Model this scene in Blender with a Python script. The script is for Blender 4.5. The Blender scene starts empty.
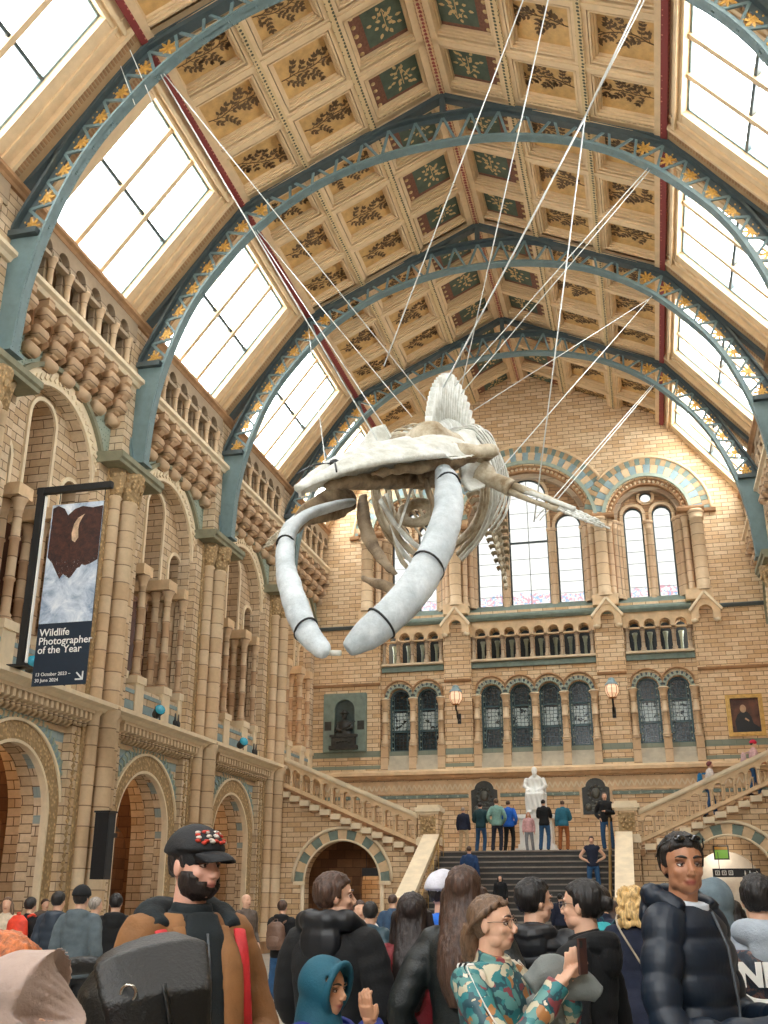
import bpy, bmesh, math, random
from mathutils import Vector, Matrix, Euler, noise
random.seed(7)
PI = math.pi
SC = bpy.context.scene
COL = SC.collection
V = Vector
_WORK = bpy.data.scenes.new('work'); _WVL = _WORK.view_layers[0]
def eval_mesh(ob):
    """mesh of an object with its modifiers, worked out in a scene of its own (quick)"""
    _WORK.collection.objects.link(ob); _WVL.update()
    me = bpy.data.meshes.new_from_object(ob.evaluated_get(_WVL.depsgraph))
    bpy.data.objects.remove(ob); return me

# ------------------------------------------------------------------ helpers
def link(o, parent=None):
    COL.objects.link(o)
    if parent is not None:
        o.parent = parent
    return o

def tag(o, label=None, cat=None, group=None, kind=None):
    if label: o['label'] = label
    if cat: o['category'] = cat
    if group: o['group'] = group
    if kind: o['kind'] = kind
    return o

def empty(name, loc=(0, 0, 0), rz=0, label=None, cat=None, group=None, kind=None, parent=None):
    o = bpy.data.objects.new(name, None)
    o.location = loc
    o.rotation_euler = (0, 0, rz)
    o.empty_display_size = 0.1
    link(o, parent)
    return tag(o, label, cat, group, kind)

class MB:
    """collects shapes, each with a material slot, into one mesh"""
    def __init__(s):
        s.v = []; s.f = []; s.m = []; s.sm = []
    def add(s, verts, faces, slot=0, smooth=False):
        n = len(s.v)
        s.v.extend([tuple(p) for p in verts])
        for f in faces:
            s.f.append([i + n for i in f]); s.m.append(slot); s.sm.append(smooth)
        return s
    def box(s, lo, hi, slot=0):
        x0, y0, z0 = lo; x1, y1, z1 = hi
        return s.add([(x0,y0,z0),(x1,y0,z0),(x1,y1,z0),(x0,y1,z0),(x0,y0,z1),(x1,y0,z1),(x1,y1,z1),(x0,y1,z1)],
              [(0,3,2,1),(4,5,6,7),(0,1,5,4),(1,2,6,5),(2,3,7,6),(3,0,4,7)], slot)
    def cbox(s, c, d, slot=0, rot=None):
        hx, hy, hz = d[0]/2, d[1]/2, d[2]/2
        pts = [V((sx*hx, sy*hy, sz*hz)) for sx, sy, sz in ((-1,-1,-1),(1,-1,-1),(1,1,-1),(-1,1,-1),(-1,-1,1),(1,-1,1),(1,1,1),(-1,1,1))]
        if rot is not None: pts = [rot @ p for p in pts]
        c = V(c)
        return s.add([c + p for p in pts], [(0,3,2,1),(4,5,6,7),(0,1,5,4),(1,2,6,5),(2,3,7,6),(3,0,4,7)], slot)
    def lathe(s, prof, c=(0,0,0), n=12, slot=0, smooth=True, cap=True, sq=1.0):
        """prof: list of (r, z)"""
        vs = []; fs = []
        for r, z in prof:
            for i in range(n):
                a = 2*PI*i/n
                vs.append((c[0]+r*math.cos(a), c[1]+r*sq*math.sin(a), c[2]+z))
        for j in range(len(prof)-1):
            for i in range(n):
                fs.append((j*n+i, j*n+(i+1)%n, (j+1)*n+(i+1)%n, (j+1)*n+i))
        if cap:
            fs.append(tuple(range(n))[::-1]); fs.append(tuple((len(prof)-1)*n+i for i in range(n)))
        return s.add(vs, fs, slot, smooth)
    def tube(s, pts, rad, n=8, slot=0, smooth=True, flat=None, up=None, cap=True):
        """pts path; rad number or list; flat: list/number ratio of second axis; up: reference vector for first axis"""
        pts = [V(p) for p in pts]; m = len(pts)
        if not hasattr(rad, '__len__'): rad = [rad]*m
        if flat is None: flat = 1.0
        if not hasattr(flat, '__len__'): flat = [flat]*m
        tan = []
        for i in range(m):
            t = pts[min(i+1, m-1)] - pts[max(i-1, 0)]
            if t.length < 1e-9: t = V((0,0,1))
            tan.append(t.normalized())
        if up is None:
            up = V((0,0,1)) if abs(tan[0].z) < .9 else V((1,0,0))
        u = V(up)
        vs = []; fs = []
        for i in range(m):
            t = tan[i]
            u = (u - t*u.dot(t))
            if u.length < 1e-6: u = t.orthogonal()
            u.normalize(); w = t.cross(u)
            for k in range(n):
                a = 2*PI*k/n
                vs.append(pts[i] + u*(rad[i]*math.cos(a)) + w*(rad[i]*flat[i]*math.sin(a)))
        for j in range(m-1):
            for i in range(n):
                fs.append((j*n+i, j*n+(i+1)%n, (j+1)*n+(i+1)%n, (j+1)*n+i))
        if cap:
            fs.append(tuple(range(n))[::-1]); fs.append(tuple((m-1)*n+i for i in range(n)))
        return s.add(vs, fs, slot, smooth)
    def bar(s, a, b, w, h, slot=0, up=(0,0,1)):
        a = V(a); b = V(b); t = (b-a).normalized(); u = V(up); u = u - t*u.dot(t)
        if u.length < 1e-6: u = t.orthogonal()
        u.normalize(); r = t.cross(u)
        vs = [p + r*(sx*w/2) + u*(sy*h/2) for p in (a, b) for sx, sy in ((-1,-1),(1,-1),(1,1),(-1,1))]
        return s.add(vs, [(0,3,2,1),(4,5,6,7),(0,1,5,4),(1,2,6,5),(2,3,7,6),(3,0,4,7)], slot)
    def ball(s, c, r, n=10, m=7, slot=0, rot=None):
        if not hasattr(r, '__len__'): r = (r, r, r)
        vs = []; fs = []
        for j in range(1, m):
            ph = PI*j/m
            for i in range(n):
                a = 2*PI*i/n
                vs.append(V((r[0]*math.sin(ph)*math.cos(a), r[1]*math.sin(ph)*math.sin(a), r[2]*math.cos(ph))))
        top = len(vs); vs.append(V((0,0,r[2]))); vs.append(V((0,0,-r[2])))
        for j in range(m-2):
            for i in range(n):
                fs.append((j*n+i, (j+1)*n+i, (j+1)*n+(i+1)%n, j*n+(i+1)%n))
        for i in range(n):
            fs.append((top, i, (i+1)%n)); fs.append((top+1, (m-2)*n+(i+1)%n, (m-2)*n+i))
        if rot is not None: vs = [rot @ p for p in vs]
        c = V(c)
        return s.add([p + c for p in vs], fs, slot, True)
    def sweep(s, path, prof, slot=0, closed=False, frame=None, smooth=False):
        """path: list of (point, normal axis u, normal axis w); prof: list of (a,b) closed polygon placed at p+a*u+b*w"""
        vs = []; fs = []; n = len(prof); m = len(path)
        for p, u, w in path:
            for a, b in prof:
                vs.append(V(p) + V(u)*a + V(w)*b)
        for j in range(m-1 + (1 if closed else 0)):
            k = (j+1) % m
            for i in range(n):
                fs.append((j*n+i, j*n+(i+1)%n, k*n+(i+1)%n, k*n+i))
        if not closed:
            fs.append(tuple(range(n))[::-1]); fs.append(tuple((m-1)*n+i for i in range(n)))
        return s.add(vs, fs, slot, smooth)
    def mesh(s, name, mats):
        me = bpy.data.meshes.new(name)
        me.from_pydata(s.v, [], s.f)
        if not isinstance(mats, (list, tuple)): mats = [mats]
        for m in mats: me.materials.append(m)
        me.polygons.foreach_set('material_index', s.m)
        me.polygons.foreach_set('use_smooth', s.sm)
        me.update()
        bm = bmesh.new(); bm.from_mesh(me); bmesh.ops.recalc_face_normals(bm, faces=bm.faces); bm.to_mesh(me); bm.free()
        return me
    def build(s, name, mats, parent=None, kind=None):
        o = bpy.data.objects.new(name, s.mesh(name, mats)); link(o, parent)
        if kind: o['kind'] = kind
        return o

def children(o):
    return [c for c in bpy.data.objects if c.parent == o]

def copy_tree(o, parent=None, kids=None):
    c = o.copy(); COL.objects.link(c); c.parent = parent
    for ch in (o.children):
        copy_tree(ch, c)
    return c

def arch_pts(cx, spring, r, z0, n=20):
    """closed outline of an arched opening, (a,b) coords"""
    p = [(cx - r, z0)]
    for i in range(n+1):
        a = PI - PI*i/n
        p.append((cx + r*math.cos(a), spring + r*math.sin(a)))
    p.append((cx + r, z0))
    return p
def rect_pts(a0, b0, a1, b1):
    return [(a0,b0),(a1,b0),(a1,b1),(a0,b1)]
def circ_pts(ca, cb, r, n=24):
    return [(ca + r*math.cos(2*PI*i/n), cb + r*math.sin(2*PI*i/n)) for i in range(n)]

def cut_plate(outlines, depth, bevel=0.0):
    """2D outlines (outer first, then holes) -> mesh lying in XY, extruded 0..depth in +Z"""
    cu = bpy.data.curves.new('plate', 'CURVE'); cu.dimensions = '2D'; cu.fill_mode = 'BOTH'
    cu.extrude = depth/2
    for pts in outlines:
        sp = cu.splines.new('POLY'); sp.points.add(len(pts)-1)
        for i, p in enumerate(pts): sp.points[i].co = (p[0], p[1], 0, 1)
        sp.use_cyclic_u = True
    me = eval_mesh(bpy.data.objects.new('plate', cu))
    vs = [(v.co.x, v.co.y, v.co.z + depth/2) for v in me.vertices]
    fs = [list(p.vertices) for p in me.polygons]
    bpy.data.curves.remove(cu); bpy.data.meshes.remove(me)
    return vs, fs
def plate_to(mb, outlines, depth, fn, slot=0):
    vs, fs = cut_plate(outlines, depth)
    mb.add([fn(*v) for v in vs], fs, slot)
    return mb

# ------------------------------------------------------------------ materials
_M = {}
def srgb(r, g, b):
    return tuple(((c/255)/12.92 if c/255 <= .04045 else ((c/255+.055)/1.055)**2.4) for c in (r, g, b)) + (1,)

class NT:
    def __init__(s, name):
        s.m = bpy.data.materials.new(name); s.m.use_nodes = True
        s.t = s.m.node_tree; s.t.nodes.clear()
        s.out = s.n('ShaderNodeOutputMaterial'); s.b = s.n('ShaderNodeBsdfPrincipled')
        s.l(s.b.outputs[0], s.out.inputs[0])
    def n(s, typ, **kw):
        nd = s.t.nodes.new(typ)
        for k, v in kw.items():
            if k.startswith('_'): setattr(nd, k[1:], v)
            else:
                nd.inputs[k.replace('__', ' ')].default_value = v
        return nd
    def l(s, a, b): s.t.links.new(a, b); return b
    def math(s, op, a, b=0.0, c=None):
        nd = s.n('ShaderNodeMath', _operation=op)
        for i, x in enumerate((a, b) if c is None else (a, b, c)):
            if isinstance(x, (int, float)): nd.inputs[i].default_value = x
            else: s.l(x, nd.inputs[i])
        return nd.outputs[0]
    def mix(s, f, a, b, mode='MIX'):
        nd = s.n('ShaderNodeMix', _data_type='RGBA', _blend_type=mode)
        for sock, x in ((nd.inputs[0], f), (nd.inputs[6], a), (nd.inputs[7], b)):
            if isinstance(x, (int, float)): sock.default_value = x
            elif isinstance(x, tuple): sock.default_value = x
            else: s.l(x, sock)
        return nd.outputs[2]
    def noise(s, scale, vec=None, detail=4, rough=.6, dist=0):
        nd = s.n('ShaderNodeTexNoise', Scale=scale, Detail=detail, Roughness=rough, Distortion=dist)
        if vec is not None: s.l(vec, nd.inputs['Vector'])
        return nd.outputs[0]
    def ramp(s, fac, stops):
        nd = s.n('ShaderNodeValToRGB'); cr = nd.color_ramp
        while len(cr.elements) < len(stops): cr.elements.new(.5)
        for e, (p, c) in zip(cr.elements, stops):
            e.position = p; e.color = c if len(c) == 4 else (*c, 1)
        s.l(fac, nd.inputs[0]); return nd.outputs[0]
    def pos(s):
        return s.n('ShaderNodeNewGeometry').outputs['Position']
    def bump(s, h, st=.3, dist=.02):
        nd = s.n('ShaderNodeBump', Strength=st, Distance=dist); s.l(h, nd.inputs['Height']); s.l(nd.outputs[0], s.b.inputs['Normal'])
    def set(s, **kw):
        for k, v in kw.items():
            k = k.replace('__', ' ')
            if isinstance(v, (int, float, tuple)): s.b.inputs[k].default_value = v
            else: s.l(v, s.b.inputs[k])
        return s.m

def plain(name, col, rough=.6, metal=0.0, var=.12, scale=8.0, bump=0.0, sheen=0.0, bscale=None, coord='Object'):
    if name in _M: return _M[name]
    t = NT(name)
    tc = t.n('ShaderNodeTexCoord').outputs[coord]
    f = t.noise(scale, tc)
    c2 = tuple(max(0, min(1, c*(1-var*2))) for c in col[:3]) + (1,)
    c1 = tuple(max(0, min(1, c*(1+var))) for c in col[:3]) + (1,)
    cc = t.ramp(f, [(.3, c2), (.7, c1)])
    t.set(Base__Color=cc, Roughness=rough, Metallic=metal)
    if sheen: t.b.inputs['Sheen Weight'].default_value = sheen
    if bump:
        t.bump(t.noise(bscale or scale*5, tc), bump, .01)
    _M[name] = t.m
    return t.m

def wallcoord(t, sc=1.0):
    """2D coordinates along a wall chosen from the facing of the surface"""
    g = t.n('ShaderNodeNewGeometry')
    sp = t.n('ShaderNodeSeparateXYZ'); t.l(g.outputs['Position'], sp.inputs[0])
    sn = t.n('ShaderNodeSeparateXYZ'); t.l(g.outputs['True Normal'], sn.inputs[0])
    ax = t.math('ABSOLUTE', sn.outputs[0]); ay = t.math('ABSOLUTE', sn.outputs[1]); az = t.math('ABSOLUTE', sn.outputs[2])
    fx = t.math('GREATER_THAN', ax, ay)         # faces along x -> use y
    u = t.math('ADD', t.math('MULTIPLY', fx, sp.outputs[1]), t.math('MULTIPLY', t.math('SUBTRACT', 1.0, fx), sp.outputs[0]))
    fz = t.math('GREATER_THAN', az, .75)
    v = t.math('ADD', t.math('MULTIPLY', fz, sp.outputs[1]), t.math('MULTIPLY', t.math('SUBTRACT', 1.0, fz), sp.outputs[2]))
    u = t.math('ADD', t.math('MULTIPLY', fz, sp.outputs[0]), t.math('MULTIPLY', t.math('SUBTRACT', 1.0, fz), u))
    cv = t.n('ShaderNodeCombineXYZ'); t.l(u, cv.inputs[0]); t.l(v, cv.inputs[1])
    return cv.outputs[0], sp.outputs

def brick(name, c1, c2, mortar, w=.45, h=.19, stain=.5, stripes=None, rough=.8, mort=.012, bias=0.0):
    if name in _M: return _M[name]
    t = NT(name)
    cv, xyz = wallcoord(t)
    b = t.n('ShaderNodeTexBrick', Scale=1.0, Color1=c1, Color2=c2, Mortar=mortar)
    b.inputs['Mortar Size'].default_value = mort; b.inputs['Mortar Smooth'].default_value = .3
    b.inputs['Bias'].default_value = bias
    b.inputs['Brick Width'].default_value = w; b.inputs['Row Height'].default_value = h
    t.l(cv, b.inputs['Vector'])
    col = b.outputs[0]
    n1 = t.noise(.9, t.pos(), 5, .65)
    n2 = t.noise(9, t.pos(), 4, .7)
    dark = tuple(c*.62 for c in c2[:3]) + (1,)
    col = t.mix(t.ramp(n1, [(.42, (0,0,0)), (.75, (1,1,1))]), col, dark) if stain >= 1 else t.mix(t.math('MULTIPLY', t.ramp(n1, [(.42, (0,0,0)), (.75, (1,1,1))]), stain), col, dark)
    col = t.mix(.35, col, t.ramp(n2, [(.3, (.45,.45,.45)), (.7, (1,1,1))]), 'MULTIPLY')
    if stripes:
        for z0, z1, sc in stripes:
            m = t.math('MULTIPLY', t.math('GREATER_THAN', xyz[2], z0), t.math('LESS_THAN', xyz[2], z1))
            m = t.math('MULTIPLY', m, .85)
            col = t.mix(m, col, sc)
    t.set(Base__Color=col, Roughness=rough)
    t.bump(t.math('ADD', t.math('MULTIPLY', t.math('SUBTRACT', 1.0, b.outputs[1]), 1.0), t.math('MULTIPLY', n2, .5)), .5, .012)
    _M[name] = t.m
    return t.m

TAN1 = srgb(234,214,184); TAN2 = srgb(208,180,144); MORT = srgb(98,72,50)
BLUE = srgb(140,165,170); GREEN = srgb(112,132,122)
m_wall = brick('tan_stone_blocks', TAN1, TAN2, MORT, .52, .2, .55)
m_wall_left = brick('tan_stone_striped', TAN1, TAN2, MORT, .5, .21, .4,
    [(5.0,5.55,BLUE),(4.35,4.62,BLUE),(3.75,3.98,BLUE),(3.2,3.38,BLUE)])
m_wall_up = brick('tan_stone_upper', srgb(232,210,178), srgb(206,176,138), MORT, .55, .2, .5)
m_wall_far = brick('far_wall_stone', srgb(238,212,174), srgb(214,176,132), srgb(126,94,66), .5, .165, .35,
    [(6.88,7.12,GREEN),(6.42,6.56,GREEN)])
m_gable_shade = brick('gable_shade', srgb(188,160,122), srgb(146,118,86), srgb(90,70,50), .5, .17, .6)  # unused: wall stone darkened to paint the gable's shade
m_warm = brick('aisle_stone', srgb(150,106,68), srgb(108,72,46), srgb(84,54,34), .6, .3, .6)  # brown aisle stone, darkened further to paint the recess shade
m_aisle = brick('aisle_stone_banded', srgb(128,90,58), srgb(92,62,40), srgb(84,54,34), .7, .32, .5, [(4.2,4.45,srgb(50,52,54)),(3.7,3.9,srgb(50,52,54))])  # real dark bands; base colours darkened for the shade inside the aisles
def drum(name, c1, c2):
    """stone shaft built of drums: joints along the height"""
    if name in _M: return _M[name]
    t = NT(name); g = t.pos(); sp = t.n('ShaderNodeSeparateXYZ'); t.l(g, sp.inputs[0])
    n2 = t.noise(6, g, 4, .7); n1 = t.noise(.8, g, 3)
    fl = t.math('FRACT', t.math('MULTIPLY', sp.outputs[2], 2.2)); j = t.math('LESS_THAN', fl, .06)
    idn = t.n('ShaderNodeTexWhiteNoise', _noise_dimensions='1D'); t.l(t.math('FLOOR', t.math('MULTIPLY', sp.outputs[2], 2.2)), idn.inputs['W'])
    col = t.mix(idn.outputs[0], c1, c2); col = t.mix(t.math('MULTIPLY', n1, .35), col, tuple(c*.5 for c in c2[:3])+(1,))
    col = t.mix(t.math('MULTIPLY', j, .7), col, MORT)
    col = t.mix(.3, col, t.ramp(n2, [(.3, (.5,.5,.5)), (.7, (1,1,1))]), 'MULTIPLY')
    t.set(Base__Color=col, Roughness=.75); t.bump(t.math('SUBTRACT', n2, j), .3, .01)
    _M[name] = t.m; return t.m
m_shaft = drum('shaft_stone', srgb(232,208,172), srgb(212,178,138))
m_shaft2 = drum('shaft_stone_pink', srgb(226,200,164), srgb(206,168,132))
m_shaft_grey = drum('shaft_stone_grey', srgb(196,176,148), srgb(160,136,110))
def carved(name, c, scale=14, dark=.5):
    if name in _M: return _M[name]
    t = NT(name); g = t.pos()
    vo = t.n('ShaderNodeTexVoronoi', Scale=scale, _feature='F1'); t.l(g, vo.inputs['Vector'])
    n = t.noise(scale*.6, g, 3)
    h = t.math('ADD', vo.outputs[0], n)
    col = t.ramp(h, [(.5, c), (1.1, tuple(x*dark for x in c[:3])+(1,))])
    t.set(Base__Color=col, Roughness=.8); t.bump(t.math('MULTIPLY', h, -1.0), .9, .05)
    _M[name] = t.m; return t.m
m_carved = carved('carved_stone', srgb(222,186,134), 11)
m_stone = plain('smooth_stone', srgb(222,192,152), .75, var=.1, scale=3, bump=.25, coord='Object')
m_stone_lt = plain('pale_stone', srgb(232,214,182), .7, var=.07, scale=3, bump=.2)
m_stone_dk = plain('brown_stone', srgb(170,130,92), .8, var=.15, scale=3, bump=.3)
m_green = plain('green_grey_stone', srgb(118,134,124), .7, var=.12, scale=4, bump=.2)
m_greenlt = plain('pale_green_stone', srgb(160,172,156), .7, var=.1, scale=4, bump=.2)
m_cap = plain('olive_stone', srgb(134,132,108), .7, var=.12, scale=4, bump=.2)
m_blue = plain('blue_grey_stone', srgb(138,160,164), .7, var=.1, scale=4, bump=.2)
m_dark = plain('dark_void_paint', srgb(28,30,32), .8)
m_darkblue = plain('dark_blue_void_shade', srgb(14,34,48), .35, var=.3, scale=1.5)  # blue backing, darkened to paint the shade in the arcade voids
m_black = plain('black_metal', srgb(30,32,34), .45, var=.1)
m_steel = plain('truss_blue_grey', srgb(108,130,132), .45, var=.08, scale=5, bump=.1)
m_steel_dk = plain('truss_dark_grey', srgb(70,82,84), .5, var=.1, scale=5)
m_gold = plain('gold_leaf', srgb(214,166,84), .4, metal=.3, var=.15, scale=20)
m_cream = plain('cream_woodwork', srgb(220,192,152), .55, var=.06, scale=3)
m_cream_dk = plain('buff_woodwork', srgb(180,148,108), .6, var=.08, scale=3)
m_red = None
def checker(name, c1, c2, s):
    t = NT(name); g = t.pos(); ck = t.n('ShaderNodeTexChecker', Scale=s, Color1=c1, Color2=c2); t.l(g, ck.inputs[0])
    col = t.mix(.25, ck.outputs[0], t.noise(20, g)); t.set(Base__Color=ck.outputs[0], Roughness=.7); return t.m
def dotted(name, c1, c2, s, th=.25):
    t = NT(name); g = t.pos(); vo = t.n('ShaderNodeTexVoronoi', Scale=s); vo.inputs['Randomness'].default_value = 0.15; t.l(g, vo.inputs['Vector'])
    col = t.mix(t.math('LESS_THAN', vo.outputs[0], th), c1, c2); t.set(Base__Color=col, Roughness=.7); return t.m
m_red = dotted('red_painted_beam', srgb(128,52,50), srgb(190,120,100), 7, .22)
m_pat = dotted('patterned_rib', srgb(206,180,136), srgb(78,76,56), 9, .4)
m_pat_red = dotted('patterned_ridge', srgb(206,172,134), srgb(142,66,56), 8, .42)
m_tile = dotted('green_tile_pattern', srgb(150,162,146), srgb(92,110,102), 9, .33)
m_zig = plain('band_stone', srgb(206,176,136), .75)
# ground arch chevron band
# ------------------------------------------------------------------ hall dimensions
HW = 9.0            # wall face
YW = 40.13          # far wall face
BAY = 6.1
def ty(k): return 40.984 - BAY*k     # truss / pier lines
SPRING_G, RG = 3.3, 1.55

def ring_pts(cx, spring, r0, r1, z0=None, n=28, ext=True):
    p = []
    if z0 is not None: p.append((cx - r1, z0))
    for i in range(n+1):
        a = PI - PI*i/n; p.append((cx + r1*math.cos(a), spring + r1*math.sin(a)))
    if z0 is not None: p += [(cx + r1, z0), (cx + r0, z0)]
    for i in range(n+1):
        a = PI*i/n; p.append((cx + r0*math.cos(a), spring + r0*math.sin(a)))
    if z0 is not None: p.append((cx - r0, z0))
    return p

def Wx(x0):      # plate in the plane of the side wall; thickness goes away from the nave
    return lambda a, b, d: (x0 - d, a, b)
def Wxp(x0):     # thickness towards the nave
    return lambda a, b, d: (x0 + d, a, b)

def colonnette(r, z0, z1, rings=(.5,), n=10):
    h = z1 - z0
    k = min(.07, r*.7); prof = [(r+k, 0), (r+k, .06), (r+k*.3, .1), (r+k*.7, .14), (r, .2)]
    for q in rings:
        zq = h*q
        prof += [(r, zq-.05), (r+.025, zq-.03), (r+.025, zq+.03), (r, zq+.05)]
    prof += [(r*.95, h-.36), (r*1.2, h-.34), (r*1.0, h-.3), (r+min(.025,r*.3), h-.2), (r+min(.06,r*.55), h-.1), (r+min(.09,r*.8), h-.06), (r+min(.09,r*.8), h)]
    m = MB(); m.lathe([(a, z0+b) for a, b in prof], n=n)
    return m

m_corr = plain('corridor_shade_brown', srgb(92,58,42), .8, var=.2, scale=2)  # dark brown that paints shade into the upper corridor
def make_wall_bay(name, first):
    """one bay of the side wall, facing +x, bay centre at the origin"""
    mb = MB()
    plate_to(mb, [rect_pts(-3.05, -.3, 3.05, 14.9), arch_pts(0, SPRING_G, RG, -.05, 28), arch_pts(0, 11.25, 1.8, 6.9, 28)], .35, Wx(0))
    hole = [(-1.98, 6.9), (-1.98, 10.3), (-1.9, 10.3)]
    for c, sp, r in ((-1.5, 10.95, .4), (0, 12.3, .52), (1.5, 10.95, .4)):
        hole.append((c-r, 10.3))
        for i in range(13):
            a = PI - PI*i/12; hole.append((c + r*math.cos(a), sp + r*math.sin(a)))
        hole.append((c+r, 10.3))
    hole += [(1.98, 10.3), (1.98, 6.9)]
    mb2 = MB()
    plate_to(mb2, [rect_pts(-3.05, -.3, 3.05, 14.9), arch_pts(0, SPRING_G, 2.1, -.05, 28), hole], 1.0, Wx(-.35))
    plate_to(mb2, [rect_pts(-2.4, -.3, 2.4, 5.6), arch_pts(0, SPRING_G, RG, -.05, 28)], .32, Wx(-.34))
    mb.add(mb2.v, mb2.f, 1)
    mb.box((-1.35, -3.05, 5.3), (0, 3.05, 5.31), 1)
    w = mb.build(name, [m_wall_left, m_wall_up])
    w['kind'] = 'structure'
    # back of the aisle, its floor slabs and cross walls
    a = MB()
    a.box((-4.2, -3.05, -.3), (-4.0, 3.05, 14.9), 0)
    for s in (-1, 1):
        pts = rect_pts(-4.0, -.3, -1.35, 5.6); y0 = s*3.05
        plate_to(a, [pts, arch_pts(-2.7, 2.9, .9, -.05)], .3, lambda p, q, d, y0=y0, s=s: (p, y0 - s*d, q), 1)
    a.box((-4.0, -3.05, 5.5), (-1.3, 3.05, 5.95), 1)
    a.box((-4.0, -3.05, 13.4), (-1.3, 3.05, 13.6), 1)
    ar = MB(); plate_to(ar, [ring_pts(0, 2.9, 1.3, 1.55, 0)], .25, Wxp(-4.0)); a.add(ar.v, ar.f, 1)
    plate_to(a, [ring_pts(0, 10.4, 1.0, 1.2, 6.0)], .2, Wxp(-4.0), 1)
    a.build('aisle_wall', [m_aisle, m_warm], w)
    cb = MB(); cb.box((-3.99, -3.05, 5.96), (-3.9, 3.05, 13.39)); cb.build('corridor_shade_panel', m_corr, w)  # added dark panel, paints the shade behind the upper openings
    # arches
    m = MB(); plate_to(m, [ring_pts(0, SPRING_G, RG-.02, RG+.36, 0.0, 40)], .09, Wxp(-.03)); m.build('carved_arch_moulding', m_carved, w)
    m = MB(); plate_to(m, [ring_pts(0, SPRING_G, RG+.36, RG+.42, 0.0, 40)], .14, Wxp(-.03)); plate_to(m, [ring_pts(0, SPRING_G, RG-.09, RG-.01, 0.0, 40)], .16, Wx(.05)); m.build('arch_roll', m_stone_lt, w)
    m = MB(); plate_to(m, [ring_pts(0, SPRING_G, RG+.42, RG+.68, SPRING_G-.3, 40)], .06, Wxp(-.02))
    for i in range(34):
        a0 = PI*(i+.5)/34
        for s in (0, 1):
            rr = RG+.49+.13*s; c = V((.05, rr*math.cos(a0), SPRING_G + rr*math.sin(a0)))
            m.cbox(c, (.05, .05, .15), 1, Matrix.Rotation(a0 - PI/2 + (.6 if s else -.6), 3, 'X'))
    m.build('chevron_band', [m_blue, m_greenlt], w)
    # upper big arch
    m = MB(); plate_to(m, [ring_pts(0, 11.25, 1.8, 2.2, None, 32)], .1, Wxp(-.02))
    for i in range(30):
        a0 = PI*(i+.5)/30; c = V((.09, 1.98*math.cos(a0), 11.25+1.98*math.sin(a0)))
        m.cbox(c, (.06, .09, .16), 0, Matrix.Rotation(a0+PI/4, 3, 'X'))
    m.build('upper_arch_moulding', m_stone_lt, w)
    m = MB(); plate_to(m, [ring_pts(0, 11.25, 2.2, 2.32, None, 32)], .2, Wxp(-.02)); m.build('arch_hood', m_cap, w)
    m = MB(); plate_to(m, [[(-3.05, 12.2)] + [(2.28*math.cos(PI-PI*i/40), 11.25+2.28*math.sin(PI*i/40)) for i in range(41) if 11.25+2.28*math.sin(PI*i/40) > 12.2] + [(3.05, 12.2), (3.05, 13.95), (-3.05, 13.95)]], .05, Wxp(-.01))
    m.build('spandrel_tiles', m_tile, w)
    # small arch rims in the recess
    for c, sp, r in ((-1.5, 10.95, .4), (0, 12.3, .52), (1.5, 10.95, .4)):
        m = MB(); plate_to(m, [ring_pts(c, sp, r, r+.1, 10.3, 16)], .07, Wxp(-.36)); m.build('arch_rim', m_stone_lt, w)
    # colonnette clusters
    pc = colonnette(.105, 7.2, 10.05, (.33, .66)).mesh('column', m_shaft2)
    for y in (-1.86, -.8, .8, 1.86):
        m = MB(); m.box((-1.3, y-.28, 10.03), (.02, y+.28, 10.32)); m.build('impost', m_stone, w)
        m = MB(); m.box((-1.35, y-.24, 6.0), (.06, y+.24, 7.0)); m.box((-1.35, y-.28, 7.0), (.1, y+.28, 7.2)); m.build('plinth', m_stone_lt, w)
        for x in (-.12, -.5, -.9):
            o = bpy.data.objects.new('column', pc); o.location = (x, y, 0); link(o, w)
    m = MB(); m.box((-.1, -1.95, 6.28), (.03, 1.95, 6.5)); m.box((-.1, -1.95, 6.7), (.03, 1.95, 6.8)); m.build('parapet_band', m_blue, w)
    # ledge and corbel frieze
    m = MB()
    m.sweep([((0, -3.05, 0), (1,0,0), (0,0,1)), ((0, 3.05, 0), (1,0,0), (0,0,1))], [(0,5.8),(.5,5.8),(.56,5.88),(.72,5.92),(.72,6.02),(0,6.05)])
    m.build('ledge', m_stone_lt, w)
    m = MB()
    m.box((0, -2.3, 5.72), (.5, 2.3, 5.82))
    for i in range(22):
        y = -2.2 + i*4.4/21
        m.sweep([((0, y-.05, 0), (1,0,0), (0,0,1)), ((0, y+.05, 0), (1,0,0), (0,0,1))], [(0,5.36),(.12,5.36),(.3,5.5),(.46,5.56),(.46,5.76),(0,5.76)])
        m.ball((.3, y, 5.47), .07, 6, 4)
    m.box((0, -2.3, 5.22), (.06, 2.3, 5.34))
    m.build('corbel_frieze', m_shaft, w)
    # big brackets
    bp = MB()
    prof = [(0,13.2),(.12,13.2),(.2,13.3),(.2,13.46),(.12,13.52),(.28,13.55),(.38,13.66),(.38,13.84),(.28,13.92),(.42,13.95),(.54,14.06),(.54,14.3),(.46,14.36),(.56,14.4),(.56,14.6),(0,14.6)]
    bp.sweep([((0, -.13, 0), (1,0,0), (0,0,1)), ((0, .13, 0), (1,0,0), (0,0,1))], prof)
    for z, x, r in ((13.37,.16,.15),(13.75,.32,.16),(14.17,.46,.16)):
        bp.tube([(x, -.19, z), (x, .19, z)], r, 8)
    bme = bp.mesh('bracket', m_shaft2)
    for i in range(7):
        o = bpy.data.objects.new('bracket', bme); o.location = (0, -2.31+.77*i, 0); link(o, w)
    m = MB()
    holes = [arch_pts(-1.925+.77*i, 14.18, .2, 13.86, 8) for i in range(6)]
    plate_to(m, [rect_pts(-2.6, 13.8, 2.6, 14.62)] + holes, .22, Wxp(0))
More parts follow.
